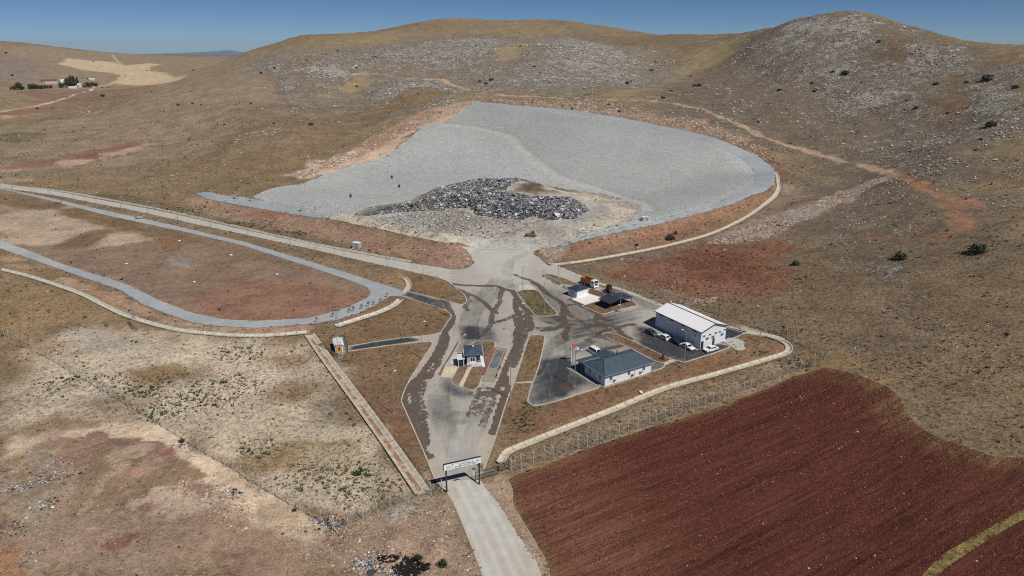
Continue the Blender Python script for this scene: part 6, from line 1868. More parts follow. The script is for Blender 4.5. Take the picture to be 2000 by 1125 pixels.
# ------------------------------------------------------------------ weighbridge
wa, wb_, wc = at(942, 739.5), at(966, 739.5), at(969, 677)
ex = Vector((wb_.x - wa.x, wb_.y - wa.y, 0)); ey = Vector((wc.x - wa.x, wc.y - wa.y, 0)); WL = ey.length
WB = empty("weighbridge", wa, math.atan2(ey.y, ey.x) - math.pi / 2)
tag(WB, "long weighbridge with a dark steel deck and red and white edge rails beside the gatehouse", "weighbridge")
WW = 3.4
m = MB(); m.box(0, 1.2, -.1, WW, WL - 1.2, .34); m.build("deck", M_SLAB, WB)
m = MB(); m.box(.55, WL * .30, .344, WW - .75, WL - 2.6, .36); m.build("steel_plate", plain("worn_steel_plate", S(112, 116, 120), .6, 1.2, .5), WB)
for y0, y1, z0, z1 in ((-1.9, 1.2, .05, .34), (WL - 1.2, WL + 1.6, .34, .05)):
    m = MB(); m.prism([(y0, -.1), (y1, -.1), (y1, z1), (y0, z0)], 0, WW, 'x'); m.build("ramp", M_SLAB if y0 < 0 else M_KERB, WB)
for x in (-.06, WW - .12):
    m = MB(); m.box(x, 1.3, .344, x + .18, WL - 1.4, .56); r_ = m.build("edge_rail", M_SLAB, WB)
    m = MB(); k = 1.3
    while k < WL - 2:
        m.box(x - .012, k, .35, x + .192, k + (.95 if x < 1 else random.uniform(.2, .6)), .572); k += 1.0 if x < 1 else random.uniform(.8, 1.9)
    m.build("red_bands", M_RED, r_)
for x, y in ((WW + .25, WL * .27), (WW + .25, WL * .02)):
    m = MB(); m.bar((x, y, -.1), (x, y, .9), .06, 8); m.box(x - .18, y - .12, .904, x + .18, y + .12, 1.35); m.build("card_reader_post", M_DSTEEL, WB)

# ------------------------------------------------------------------ small fixtures
def hydrant():
    o = empty("fire_cabinet", at(1294.5, 703), .5); tag(o, "tall dark red fire cabinet on the planted strip behind the office", "fire cabinet")
    m = MB(); m.box(-.3, -.2, -.1, .3, .2, 1.7); b = m.build("cabinet", plain("dark_red_paint", S(126, 28, 30), .5), o, bev=.03)
    m = MB(); m.box(-.25, -.225, .15, .25, -.203, 1.6); m.build("door", plain("dull_red_door", S(130, 30, 34), .5), o)
    m = MB(); m.box(-.45, -.4, -.1, .45, .4, .06); m.build("base", M_KERB, o)
hydrant()
def barrier():
    o = empty("barrier_post", at(906, 654.5), .3); tag(o, "red post with a rounded pale base in the yard above the gatehouse", "barrier post")
    m = MB(); m.box(-.16, -.16, .3, .16, .16, 1.6); m.build("post", M_RED, o, bev=.02)
    m = MB(); m.ball((.1, 0, .1), .75, 12, 6, .45); m.build("base", M_KERB, o)
    m = MB(); m.box(-.6, -.3, 0, -.3, .1, .4); m.build("junction_box", M_DSTEEL, o)
barrier()
for p, lab in (((685, 386), "dark upright vent drum on the basin floor, nearest the berm"), ((780, 366.5), "dark upright vent drum on the basin floor, nearest the rubbish heap"), ((765.5, 348.5), "dark upright vent drum on the basin floor, highest up the slope")):
    o = empty("gas_vent", at(*p)); tag(o, lab, "gas vent", "gas vents in the basin")
    m = MB(); m.bar((0, 0, -.2), (0, 0, 1.5), .55, 12); m.build("drum", M_DSTEEL, o)
    m = MB(); m.bar((0, 0, 1.5), (0, 0, 2.2), .16, 8); m.build("pipe", M_BLACK, o)
    m = MB(); m.bar((0, 0, -.2), (0, 0, .25), .8, 10); m.build("collar", M_KERB, o)
o = empty("standpipe", at(489, 394)); tag(o, "small dark standpipe at the left corner of the gravel basin", "standpipe")
m = MB(); m.bar((0, 0, -.2), (0, 0, 1.9), .14, 8); m.build("pipe", M_DSTEEL, o)
m = MB(); m.ball((0, 0, 1.95), .28, 8, 5); m.build("cap", M_BLACK, o)
def sack(p, label, s, mat=M_FRAME, cat="sack"):
    m = MB(); m.ball((0, 0, s * .35), s, 8, 6, .5)
    for i in range(len(m.v)):
        v = m.v[i]; k = 1 + .25 * math.sin(9 * v[0] / s + 5 * v[1] / s)
        m.v[i] = (v[0] * k * 1.2, v[1] * k * .8, v[2])
    o = m.build("dumped_sack", mat, None, sm=True); o.location = at(*p); o.rotation_euler = (0, 0, random.uniform(0, 3)); tag(o, label, cat)
sack((1251, 767), "white sack lying on the brown slope below the office", .55)
sack((1073, 584), "pale lump on the yard beside the green planted island", .3) if False else None
sack((1209, 609), "cream tarpaulin bundle lying at the front of the open shelter", .9, M_PAVE, "bundle")
sack((379.5, 551.5), "white bag on the old cell, nearest the viewer", .5)
sack((451, 499), "white bag on the old cell, farthest right", .6)
sack((350, 471), "white bag at the far edge of the old cell's brown patch", .6)
sack((247, 516), "white bag on the left part of the old cell", .55)
sack((541, 536.5), "white bag in the middle right of the old cell", .55)
sack((272, 427), "white pile on the far gravel track of the old cell", 1.6, M_SLAB, "pile")
sack((114, 396), "white pile on the far gravel track near its left end", 1.3, M_SLAB, "pile")
# ------------------------------------------------------------------ distant range on the horizon
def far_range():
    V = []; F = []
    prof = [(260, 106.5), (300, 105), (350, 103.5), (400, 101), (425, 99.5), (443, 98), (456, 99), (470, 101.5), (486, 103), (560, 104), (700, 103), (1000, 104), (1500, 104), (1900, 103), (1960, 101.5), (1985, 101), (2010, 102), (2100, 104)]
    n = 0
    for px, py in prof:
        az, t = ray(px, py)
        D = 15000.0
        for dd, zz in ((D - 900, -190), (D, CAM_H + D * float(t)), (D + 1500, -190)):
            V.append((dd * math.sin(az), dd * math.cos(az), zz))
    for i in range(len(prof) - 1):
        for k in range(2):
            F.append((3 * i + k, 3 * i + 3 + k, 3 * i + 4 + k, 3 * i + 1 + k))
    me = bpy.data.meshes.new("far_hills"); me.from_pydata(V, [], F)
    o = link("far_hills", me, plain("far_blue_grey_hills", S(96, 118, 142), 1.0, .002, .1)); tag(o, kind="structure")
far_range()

# ------------------------------------------------------------------ loose stuff: joined meshes of very many small pieces
SHEET_ALL = [BASIN, ROAD, FIELD, W(*RING_S), ENTRY]
def off_sheets(x, y, pad=.3):
    ok = np.ones(len(x), bool)
    for P in SHEETS:
        d = sdist_near(P, x, y, 3)
        ok &= d < -pad
    for P, hf in DRAINS:
        d = hf + sdist_near(P, x, y, 4, False, -9)
        ok &= d < -pad
    return ok
def rand_polar(n, r0, r1, a0=-.80, a1=.80, p=0.0):
    u = RNG.random(n)
    r = np.exp(np.log(r0) + u * (np.log(r1) - np.log(r0))) if p == 0 else (r0 ** p + u * (r1 ** p - r0 ** p)) ** (1 / p)
    a = RNG.uniform(a0, a1, n)
    return r * np.sin(a), r * np.cos(a)
def land_z(x, y):
    """the land as meshed, small humps included"""
    z = H(x, y).copy()
    r = np.hypot(x, y)
    return dig(x, y, z)
def pieces(name, x, y, z, s, col, kind, flat=.6, up=None, label=None, cat=None, stretch=None, ang=None):
    """one mesh of many stones / tufts / scraps"""
    n = len(x)
    if n == 0: return
    ang = RNG.uniform(0, 2 * math.pi, n) if ang is None else ang
    ca, sa = np.cos(ang), np.sin(ang)
    if kind == "stone":
        base = np.array([(1, 0, 0), (.1, .9, .1), (-1, .1, 0), (-.1, -.9, 0), (.1, .1, 1), (0, 0, -.8)])
        tri = np.array([(0, 1, 4), (1, 2, 4), (2, 3, 4), (3, 0, 4), (1, 0, 5), (2, 1, 5), (3, 2, 5), (0, 3, 5)])
    elif kind == "tuft":
        bl = []; tr = []
        for k in range(6):
            t = 2 * math.pi * k / 6 + .3 * (k % 2)
            l = .75 if k % 2 else 1.0
            c, s_ = math.cos(t), math.sin(t)
            bl += [(.35 * math.cos(t + .9), .35 * math.sin(t + .9), 0), (.35 * math.cos(t - .9), .35 * math.sin(t - .9), 0), (l * c * .8, l * s_ * .8, 1.0 * (1.25 - l * .35))]
            tr.append((3 * k, 3 * k + 1, 3 * k + 2))
        base = np.array(bl); tri = np.array(tr)
    else:  # scrap: bent sheet
        base = np.array([(-1, -.7, 0), (0, -.8, .55), (1, -.6, .1), (-1, .7, .1), (0, .8, .75), (1, .7, 0)])
        tri = np.array([(0, 1, 4), (0, 4, 3), (1, 2, 5), (1, 5, 4)])
    m = len(base)
    B = base[None] * (1 + RNG.uniform(-.32, .32, (n, m, 3)))
    if stretch is not None:
        B[:, :, 0] *= stretch[:, None]
    X = B[:, :, 0] * ca[:, None] - B[:, :, 1] * sa[:, None]
    Y = B[:, :, 0] * sa[:, None] + B[:, :, 1] * ca[:, None]
    Z = B[:, :, 2] * flat
    V = np.stack([x[:, None] + X * s[:, None], y[:, None] + Y * s[:, None], z[:, None] + Z * s[:, None]], -1).reshape(-1, 3)
    F = (np.arange(n)[:, None, None] * m + tri[None]).reshape(-1, 3)
    me = npmesh(name, V, F, False, {"Col": np.repeat(col, m, 0)})
    o = link(name, me, M_STUFF)
    tag(o, label, cat, kind="stuff")
    return o
M_STUFF = colattr("loose_pieces", .9, .12, 6.0)
def mixcols(n, cols, wts, jit=.18):
    C = np.array([S(*c) for c in cols]); k = RNG.choice(len(cols), n, p=np.array(wts) / sum(wts))
    return np.clip(C[k] * (1 + RNG.uniform(-jit, jit, (n, 1))), .01, .85)

# green low shrubs in patches of the pale ground
GREENS = [((370, 772), 12, 5), ((430, 770), 10, 4), ((450, 752), 9, 3), ((300, 755), 10, 4), ((600, 935), 7, 3), ((700, 925), 7, 2.5), ((740, 955), 6, 2.5), ((640, 930), 7, 2.5), ((500, 875), 5, 2), ((215, 745), 8, 3), ((120, 752), 7, 3), ((690, 960), 7, 3), ((330, 800), 8, 3),
          ((1030, 800), 5, 2.5), ((1020, 830), 4, 2), ((1060, 765), 4, 2), ((480, 440), 22, 4), ((360, 410), 22, 4), ((560, 455), 16, 3), ((1545, 650), 4, 2), ((1560, 712), 6, 2), ((1500, 694), 4, 1.5), ((1320, 465), 9, 3), ((470, 690), 10, 3)]
def green_amount(x, y):
    g = np.zeros(len(x))
    for (px, py), rx, ry in GREENS:
        c = W((px, py))[0]
        d = np.hypot((x - c[0]) / rx, (y - c[1]) / (ry * 2.2))
        g = np.maximum(g, 1 - smooth(.4, 1.15, d))
    return g
def do_tufts():
    x, y = rand_polar(235000, 68, 640)
    ok = off_sheets(x, y); x = x[ok]; y = y[ok]
    c, rock, tuft = paint(x, y)
    g = green_amount(x, y)
    clump = fbm(x, y, 5.0, 3, 201) + .6 * fbm(x, y, 22, 2, 203)
    p = np.clip(tuft * (.50 + .9 * clump) + .75 * g, 0, 1)
    k = RNG.random(len(x)) < p * .82
    x = x[k]; y = y[k]; c = c[k]; g = g[k]
    r = np.hypot(x, y); n = len(x)
    s = np.exp(RNG.normal(-1.62, .40, n)) * (r / 130) ** .62
    dry = c * RNG.uniform(.72, 1.25, (n, 1))
    scrub = mixcols(n, [(80, 74, 54), (100, 90, 66), (64, 64, 50), (124, 108, 78)], [3, 3, 3, 2])
    grn = mixcols(n, [(62, 74, 46), (78, 86, 54), (54, 64, 46), (96, 98, 68)], [3, 3, 2, 2])
    isg = RNG.random(n) < g * .9
    iss = (RNG.random(n) < .52) & ~isg
    col = np.where(isg[:, None], grn, np.where(iss[:, None], scrub, dry))
    s = np.where(isg, s * 1.35, np.where(iss, s * 1.1, s))
    pieces("dry_grass", x, y, land_z(x, y) - .02, s, col, "tuft", .85, label="dry grass tufts and low scrub over the slopes and verges", cat="grass")
do_tufts()
def do_stones():
    # on the hills, in ledges
    x, y = rand_polar(420000, 90, 1200, p=.8)
    ok = off_sheets(x, y); x = x[ok]; y = y[ok]
    c, rock, tuft = paint(x, y)
    st = fbm(x * .85 + y * .5, (y * .85 - x * .5) * 2.0, 26, 4, 211) + .6 * fbm(x, y, 90, 2, 213)
    p = np.clip((rock - .02) * (.36 + 1.9 * st), 0, 1) ** 1.1
    k = RNG.random(len(x)) < p
    x = x[k]; y = y[k]; rock = rock[k]; n = len(x)
    r = np.hypot(x, y)
    s = np.exp(RNG.normal(-1.6, .42, n)) * (r / 250) ** .8 * (.7 + .7 * rock)
    col = mixcols(n, [(170, 162, 152), (148, 140, 130), (124, 116, 106), (186, 178, 168), (104, 98, 90)], [4, 4, 3, 1.4, 2])
    ang = .5 + RNG.normal(0, .5, n)
    pieces("loose_stones", x, y, land_z(x, y) + .05 * s + np.where(r > 350, .5 * rock, 0), s, col, "stone", .55, label="pale limestone boulders and ledges strewn over the hillsides", cat="rocks", stretch=RNG.uniform(1, 1.7, n), ang=ang)
    # rubble strips and spoil
    X = []; Y = []; Sz = []
    for px, n, sz in (([(1376, 478), (1430, 452), (1475, 430), (1530, 418), (1580, 402), (1640, 375), (1720, 345), (1740, 352), (1690, 374), (1610, 412), (1545, 442), (1500, 464), (1430, 477)], 5200, .34),
                      ([(573, 342), (620, 319), (690, 300), (690, 312), (630, 332), (585, 350)], 2400, .36), ([(1000, 205), (1120, 215), (1250, 236), (1340, 250), (1340, 236), (1250, 210), (1160, 198), (1050, 192), (960, 196)], 4200, .48),
                      ([(1340, 225), (1440, 262), (1520, 305), (1500, 315), (1420, 275), (1340, 245)], 2000, .42),
                      ([(690, 300), (745, 258), (790, 236), (850, 212), (925, 196), (930, 204), (870, 232), (800, 256), (740, 290), (700, 308)], 2200, .38),
                      ([(860, 492), (920, 490), (925, 520), (905, 528), (880, 524)], 500, .22), ([(1060, 482), (1085, 488), (1075, 512), (1050, 500)], 450, .22),
                      ([(360, 930), (420, 940), (470, 970), (500, 1010), (470, 1040), (400, 1000), (340, 960)], 1600, .13), ([(640, 1040), (740, 1010), (880, 990), (930, 1110), (700, 1120), (560, 1080)], 3000, .10), ([(0, 880), (130, 860), (300, 900), (500, 1000), (640, 1070), (600, 1120), (0, 1120)], 2300, .07),
                      ([(940, 960), (990, 940), (1040, 1020), (1080, 1110), (1050, 1110), (1000, 1030)], 1100, .10), ([(1300, 585), (1400, 580), (1390, 595), (1330, 600)], 160, .3), ([(1230, 510), (1480, 480), (1520, 540), (1400, 585), (1250, 555)], 380, .16)):
        P = W(*px); lo = P.min(0); hi = P.max(0)
        a = RNG.uniform(lo[0], hi[0], n * 6); b = RNG.uniform(lo[1], hi[1], n * 6)
        m = sdist(P, a, b) > -.3
        a = a[m][:n]; b = b[m][:n]
        X.append(a); Y.append(b); Sz.append(np.exp(RNG.normal(0, .45, len(a))) * sz)
    X = np.concatenate(X); Y = np.concatenate(Y); Sz = np.concatenate(Sz)
    k = off_sheets(X, Y, .1); X = X[k]; Y = Y[k]; Sz = Sz[k]
    col = mixcols(len(X), [(180, 164, 150), (160, 140, 124), (130, 108, 92), (196, 184, 170), (150, 118, 98)], [3, 4, 3, 1, 2])
    pieces("rubble", X, Y, land_z(X, Y) + .1 * Sz, Sz, col, "stone", .6, label="broken stone rubble along the cut banks and spoil heaps", cat="rubble")
    # clods of the ploughed field
    lo = FIELD.min(0); hi = np.minimum(FIELD.max(0), (190, 190))
    a = RNG.uniform(lo[0], hi[0], 170000); b = RNG.uniform(lo[1], hi[1], 170000)
    m = sdist(FIELD, a, b) > .4
    a = a[m]; b = b[m]; n = len(a)
    t = RNG.random(n) < .006
    col = mixcols(n, [(92, 50, 40), (112, 64, 50), (76, 42, 34), (130, 84, 66)], [4, 3, 3, 1])
    col[t] = mixcols(int(t.sum()), [(198, 178, 158), (168, 140, 118)], [1, 2])
    s = np.exp(RNG.normal(-2.15, .33, n)) * (np.hypot(a, b) / 130) ** .6
    keep = RNG.random(n) < np.clip(.55 + 1.2 * fbm(a * .81 + b * .58, (b * .81 - a * .58) * 12, 14, 3, 221), .12, 1)
    pieces("soil_clods", a[keep], b[keep], H(a[keep], b[keep]) + .07, s[keep], col[keep], "stone", .7, label="clods and stones turned up across the red ploughed field", cat="soil clods")
do_stones()
def do_litter():
    # the tipped waste
    H1 = curve(W((825, 383), (871, 366), (924, 353), (977, 351), (1003, 358), (1036, 355), (1056, 362), (1013, 366), (987, 383), (992, 391), (1036, 394), (1085, 399), (1128, 402), (1150, 412), (1118, 428), (1069, 430), (1036, 427), (1003, 430), (937, 423), (920, 412), (871, 408), (835, 399)), 2, True)
    H2 = W((690, 424), (760, 400), (830, 376), (924, 352), (1040, 353), (1100, 368), (1190, 380), (1262, 404), (1236, 428), (1190, 446), (1125, 466), (1085, 472), (1190, 425), (1215, 408), (1150, 385), (1060, 362), (930, 358), (830, 384), (760, 404))
    H3 = W((720, 440), (880, 410), (1000, 432), (1060, 432), (1010, 460), (900, 462), (800, 455))
    X = []; Y = []; Sz = []; D = []
    HL = W((700, 424), (760, 408), (825, 384), (871, 368), (871, 412), (800, 415), (750, 420))
    for P, n, sz, dens in ((H1, 26000, .34, 1), (HL, 3600, .26, 1), (H2, 2600, .2, 0), (H3, 5200, .22, 0)):
        lo = P.min(0); hi = P.max(0)
        a = RNG.uniform(lo[0], hi[0], n * 4); b = RNG.uniform(lo[1], hi[1], n * 4)
        m = sdist(P, a, b) + 1.5 * fbm(a, b, 6, 2, 231) > 0
        a = a[m][:n]; b = b[m][:n]
        X.append(a); Y.append(b); Sz.append(np.exp(RNG.normal(0, .42, len(a))) * sz); D.append(np.full(len(a), dens))
    X = np.concatenate(X); Y = np.concatenate(Y); Sz = np.concatenate(Sz); D = np.concatenate(D)
    n = len(X)
    col = mixcols(n, [(52, 54, 60), (96, 98, 104), (140, 142, 148), (204, 206, 210), (78, 86, 112), (116, 100, 80), (92, 110, 100), (150, 120, 104)], [3, 6, 6.5, 3, 1.6, 3, .6, .6])
    low = D == 0
    col[low] = mixcols(int(low.sum()), [(140, 136, 130), (116, 113, 108), (166, 163, 157), (190, 188, 184), (90, 88, 86)], [4, 3, 4, 1.4, 1.2])
    d = sdist_near(COVER, X, Y, 3)
    z = heap_z(X, Y, d) + .16
    k = D == 1
    z = z + np.where(k, .25 * RNG.random(n), 0)
    pieces("tipped_rubbish", X, Y, z, Sz, col, "scrap", 1.0, label="dark mixed rubbish tipped in a heap on the basin floor", cat="rubbish")
    # windblown litter: fence corner, lower-left bank, rim
    X = []; Y = []; Sz = []
    for (px, py), rx, ry, n, sz in (((640, 1027), 3.5, 1.2, 260, .14), ((620, 1017), 2.5, .8, 120, .12), ((95, 935), 3.0, 2.0, 320, .11), ((30, 958), 3.0, 1.4, 200, .11), ((90, 990), 2.5, 1.2, 160, .11), ((120, 905), 2.4, 1.4, 160, .10), ((30, 1030), 2.0, 1.2, 90, .12), ((60, 1085), 2.0, 1.2, 70, .12),
                                    ((715, 1108), 2.6, 1.2, 420, .12), ((775, 1118), 3.0, 1.2, 380, .12), ((745, 1085), 3.2, 1.4, 260, .10), ((355, 872), 2.5, 1.0, 110, .12), ((455, 960), 1.6, .8, 80, .14), ((795, 1003), 3.0, 1.0, 90, .10), ((640, 800), 5, 6, 160, .10), ((300, 720), 34, 14, 110, .10), ((600, 880), 16, 12, 60, .09), ((250, 1000), 20, 8, 160, .09), ((740, 990), 10, 3, 90, .09),
                                    ((1170, 460), 14, 5, 160, .3), ((460, 388), 10, 2, 120, .3), ((590, 412), 14, 2.5, 160, .28), ((640, 425), 8, 3, 80, .3), ((1260, 432), 10, 3, 60, .25)):
        c = W((px, py))[0]
        X.append(c[0] + RNG.normal(0, rx * .6, n)); Y.append(c[1] + RNG.normal(0, ry * .8, n)); Sz.append(np.exp(RNG.normal(0, .4, n)) * sz)
    X = np.concatenate(X); Y = np.concatenate(Y); Sz = np.concatenate(Sz); n = len(X)
    k = RNG.random(n) < .55; X = X[k]; Y = Y[k]; Sz = Sz[k]; n = len(X)
    col = mixcols(n, [(214, 214, 212), (166, 166, 168), (70, 72, 78), (66, 96, 150), (150, 130, 110), (110, 140, 130), (44, 44, 48)], [2.6, 3.5, 3, .7, 3.5, .6, 2])
    pieces("windblown_litter", X, Y, land_z(X, Y) + .06, Sz, col, "scrap", .8, label="scraps of windblown plastic and paper on the open ground", cat="litter")
    # stones and gravel lumps on the basin floor
    lo = BASIN.min(0); hi = BASIN.max(0)
    a = RNG.uniform(lo[0], hi[0], 60000); b = RNG.uniform(lo[1], hi[1], 60000)
    m = (sdist(BASIN, a, b) > 1.5) & (sdist_near(COVER, a, b, 3) < -1) & (sdist_near(RIM, a, b, 3) < -.6)
    a = a[m]; b = b[m]; n = len(a)
    s = np.exp(RNG.normal(-1.75, .35, n)) * (np.hypot(a, b) / 350) ** .7
    pieces("basin_stones", a, b, H(a, b) + .12, s, mixcols(n, [(156, 158, 156), (176, 178, 174), (138, 140, 140), (190, 190, 186)], [4, 4, 2, 1]), "stone", .6, label="coarse grey stone covering the basin floor", cat="gravel")
do_litter()

# ------------------------------------------------------------------ bushes and trees
M_LEAF = colattr("dark_foliage", .8, .2, 2.0)
M_BARK = plain("bark", S(84, 68, 52), .9, 3, .2)
def leaf_mesh(name, n, rx, rz, cols, zc, leaf, shape="round", seed=1):
    g = np.random.default_rng(seed)
    p = g.normal(0, 1, (n, 3)); p /= np.linalg.norm(p, axis=1)[:, None]
    lob = 1 + .30 * np.sin(3.1 * np.arctan2(p[:, 1], p[:, 0]) + seed) * (1 - np.abs(p[:, 2])) + .18 * np.sin(7 * p[:, 2] + 5 * p[:, 0] + seed)
    rr = (.45 + .6 * g.random(n) ** .5) * lob
    q = p * rr[:, None] * np.array([rx, rx, rz])
    if shape == "cone":
        t = np.clip((q[:, 2] + rz) / (2 * rz), 0, 1); f = (.35 + 1.0 * np.sin(np.clip(t * 2.6 + .35, 0, 3.1)))
        q[:, 0] *= f; q[:, 1] *= f
    q[:, 2] += zc
    q[:, 2] = np.maximum(q[:, 2], .05)
    u = g.normal(0, 1, (n, 3)); u /= np.linalg.norm(u, axis=1)[:, None]
    v = np.cross(u, p + .3 * g.normal(0, 1, (n, 3))); v /= np.linalg.norm(v, axis=1)[:, None] + 1e-6
    L_ = leaf * g.uniform(.6, 1.35, n)[:, None]
    V = np.stack([q - u * L_, q + v * L_ * .6, q + u * L_, q - v * L_ * .6], 1).reshape(-1, 3)
    F = np.arange(4 * n).reshape(-1, 4)
    C = np.array([S(*c) for c in cols]); k = g.integers(0, len(cols), n)
    return npmesh(name, V, F, False, {"Col": np.repeat(C[k] * g.uniform(.75, 1.25, (n, 1)), 4, 0)})
DK = [(52, 58, 40), (62, 68, 46), (44, 50, 36), (76, 78, 54)]
BUSH = [leaf_mesh("bush_leaves", 420, 1.0, .62, DK, .55, .16, seed=k) for k in range(3)]
TREE = [leaf_mesh("tree_leaves", 620, 1.0, .85, DK, 1.15, .15, seed=k + 5) for k in range(3)]
POPL = leaf_mesh("poplar_leaves", 520, .30, 1.0, DK, 1.12, .11, "cone", 9)
def bush(px, py, wpx, label, group=None, k=None):
    p = at(px, py)
    d = (p - Vector((0, 0, CAM_H))).length
    r = max(.35, wpx * d / FPX / 2)
    o = link("bush", BUSH[random.randrange(3) if k is None else k], M_LEAF)
    o.location = p; o.scale = (r * .88, r * .88, r * random.uniform(.8, 1.0)); o.rotation_euler = (0, 0, random.uniform(0, 6))
    return tag(o, label, "bush", group)
for px, py, wd_, lab in ((1757, 508, 24, "large dark bush standing alone on the right-hand lower slope"), (1908, 494, 30, "widest dark bush near the right edge on the lower slope"), (1553, 518, 14, "dark bush beside the right tip of the red soil patch"),
                         (1935, 249, 18, "dark rounded bush near the right edge, below the hilltop rocks"), (1927, 158, 17, "flat dark bush on a rock ledge near the right skyline"), (1650, 146, 13, "dark bush on a pale ledge below the right summit"), (1627, 143, 9, "small dark bush just left of the ledge bush below the right summit"),
                         (1982, 174, 12, "dark bush at the right edge among the rocks"), (1828, 167, 10, "dark bush on a pale outcrop below the right skyline"), (1789, 213, 9, "dark low bush under the middle outcrop of the right hill"),
                         (607.5, 245, 9, "lone dark bush on the tan slope left of the basin"), (697, 170, 6, "dark bush at the right foot of the left rocky knoll"), (1272, 140, 9, "dark bush at the top of the grassy gully"), (1225, 164, 8, "dark bush low in the grassy gully"),
                         (1309, 468, 18, "spreading green bush on the orange bank above the right drain"), (1243.5, 480, 8, "small round bush on the orange bank above the right drain"), (816, 1090, 12, "dark green bush at the edge of the rubbish pit"), (864.5, 1105, 20, "pale green bush between the rubbish pit and the entry road"), (836, 1076, 14, "low grey-green bush above the rubbish pit"),
                         (201, 188.5, 7, "lone dark tree-like bush in the far red field"), (1117, 214, 6, "dark bush at the upper rim of the basin"), (355, 864, 11, "grey bush tangled in the long left fence"), (575, 998, 9, "grey-green bush at the foot of the long left fence")):
    bush(px, py, wd_, lab)
for grp, lab, lst in (("bushes on the right-hand hill", "small dark bush among the rocks of the right-hand hill", [(1716, 83, 7), (1586, 164, 7), (1522, 178, 8), (1590, 180, 8), (1887, 163, 8), (1915, 274, 7), (1509, 121, 5), (1349, 150, 5), (1357, 169, 8), (1365, 169, 9), (1311, 179, 7), (1295, 193, 8), (1683, 162, 5), (1770, 198, 5), (1480, 240, 6), (1850, 222, 5)]),
                      ("bushes above the basin rim", "small dark bush between the basin rim and the hillside track", [(1189, 206, 7), (1209, 219, 7), (1232, 160, 5), (1280, 122, 4), (937, 162, 8), (949, 165, 8), (960, 158, 10), (961, 170, 4), (974, 151, 3)]),
                      ("bushes on the far middle hills", "tiny dark bush on the far middle hills", [(660, 100, 5), (629, 107, 4), (636, 106, 4), (671, 89, 2.5), (717, 88, 2.5), (862, 57, 2.5), (837, 81, 3), (817, 184, 4), (755, 162, 2.5), (624, 139, 2.5), (647, 146, 2.5), (560, 204, 2.5), (536, 134, 5), (510, 144, 6), (1016, 92, 5), (1020, 107, 3), (1044, 132, 7), (1015, 65, 2.5), (1129, 74, 3), (1107, 118, 2.5)]),
                      ("bushes on the left slope", "tiny dark bush on the open left slope", [(117.5, 232, 3), (87, 254, 3), (144, 257, 3), (216, 249, 3), (348, 206, 6), (376, 203, 5), (393, 206, 4), (313, 219, 3), (320, 219, 3.5), (490, 203, 5), (202, 220, 2.5), (438, 244, 4), (296, 179, 2.5)]),
                      ("bushes in the far left valley", "tiny dark bush in the far left valley", [(377, 138, 4), (297, 139, 3), (287, 138.5, 2.5), (73, 213, 5), (12, 104.5, 4), (24, 148.5, 5), (182, 121, 2.5), (102, 212, 3), (35, 183, 3), (42, 182, 2.5), (150, 152, 3), (160, 153, 3), (170, 154, 3), (200, 172, 3), (212, 172, 3)])):
    for px, py, wd_ in lst:
        bush(px, py, wd_, lab, grp)
# saplings along the ring road
SAP = leaf_mesh("sapling_leaves", 70, .5, .55, [(96, 84, 70), (110, 92, 82), (74, 78, 56), (120, 96, 90)], 1.35, .13, seed=21)
for px, py in ((706.5, 604), (720, 600), (730, 596), (743.6, 591.5), (756, 581), (682, 611), (690.7, 609), (650.6, 620), (619, 630)):
    o = empty("sapling", at(px, py), random.uniform(0, 6))
    m = MB(); m.bar((0, 0, -.1), (.05, .03, 1.3), .035, 5, .02); m.build("trunk", M_BARK, o)
    c = link("crown", SAP, M_LEAF, o); c.scale = (1, 1, random.uniform(.85, 1.2))
    tag(o, "thin young tree in the row along the grey ring road", "sapling", "saplings along the ring road")

# ------------------------------------------------------------------ the farm in the far valley
def tree(px, py, wpx, hpx, label, poplar=False, group=None):
    p = at(px, py); d = (p - Vector((0, 0, CAM_H))).length; k = d / FPX
    o = empty("poplar_tree" if poplar else "tree", p, random.uniform(0, 6))
    h = hpx * k; w_ = wpx * k / 2
    m = MB(); m.bar((0, 0, -.3), (0, 0, h * .45), .035 * h, 6, .015 * h)
    for a in range(3): m.bar((0, 0, h * .25), (w_ * .4 * math.cos(a * 2.1), w_ * .4 * math.sin(a * 2.1), h * .55), .018 * h, 4, .008 * h)
    m.build("trunk", M_BARK, o)
    c = link("crown", POPL if poplar else random.choice(TREE), M_LEAF, o)
    c.scale = (h / 2.1 * .9,) * 2 + (h / 2.1,) if poplar else (w_, w_, h / 2.0)
    tag(o, label, "tree", group)
tree(140.5, 170.5, 3.6, 18.5, "left poplar of the pair behind the white farmhouse", True)
tree(146, 170, 3.4, 18, "right poplar of the pair behind the white farmhouse", True)
tree(152.5, 167, 3, 12, "shorter poplar standing beside the small gabled farmhouse", True)
tree(135, 171, 11, 14, "broad dark tree right of the white farmhouse")
tree(138, 171, 11, 13, "dark tree at the foot of the paired poplars")
tree(121, 172, 9, 8, "round dark tree in front of the white farmhouse")
tree(38, 175.5, 9, 11, "tallest tree of the leftmost farm clump")
for px, py, w_, h_ in ((29, 175.5, 6, 6), (44, 175.5, 7, 5.5), (22, 175, 4, 4)):
    tree(px, py, w_, h_, "low dark tree in the leftmost farm clump", group="trees of the leftmost farm clump")
for px, py, w_, h_ in ((60, 174, 8, 7), (66, 174, 9, 7.5), (73, 174, 8, 6), (80, 174, 7, 5.5), (87, 173, 8, 5), (93, 172.5, 6, 4), (100, 173, 5, 5)):
    tree(px, py, w_, h_, "low dark tree in the hedge line below the red-roofed barn", group="trees in the farm hedge line")
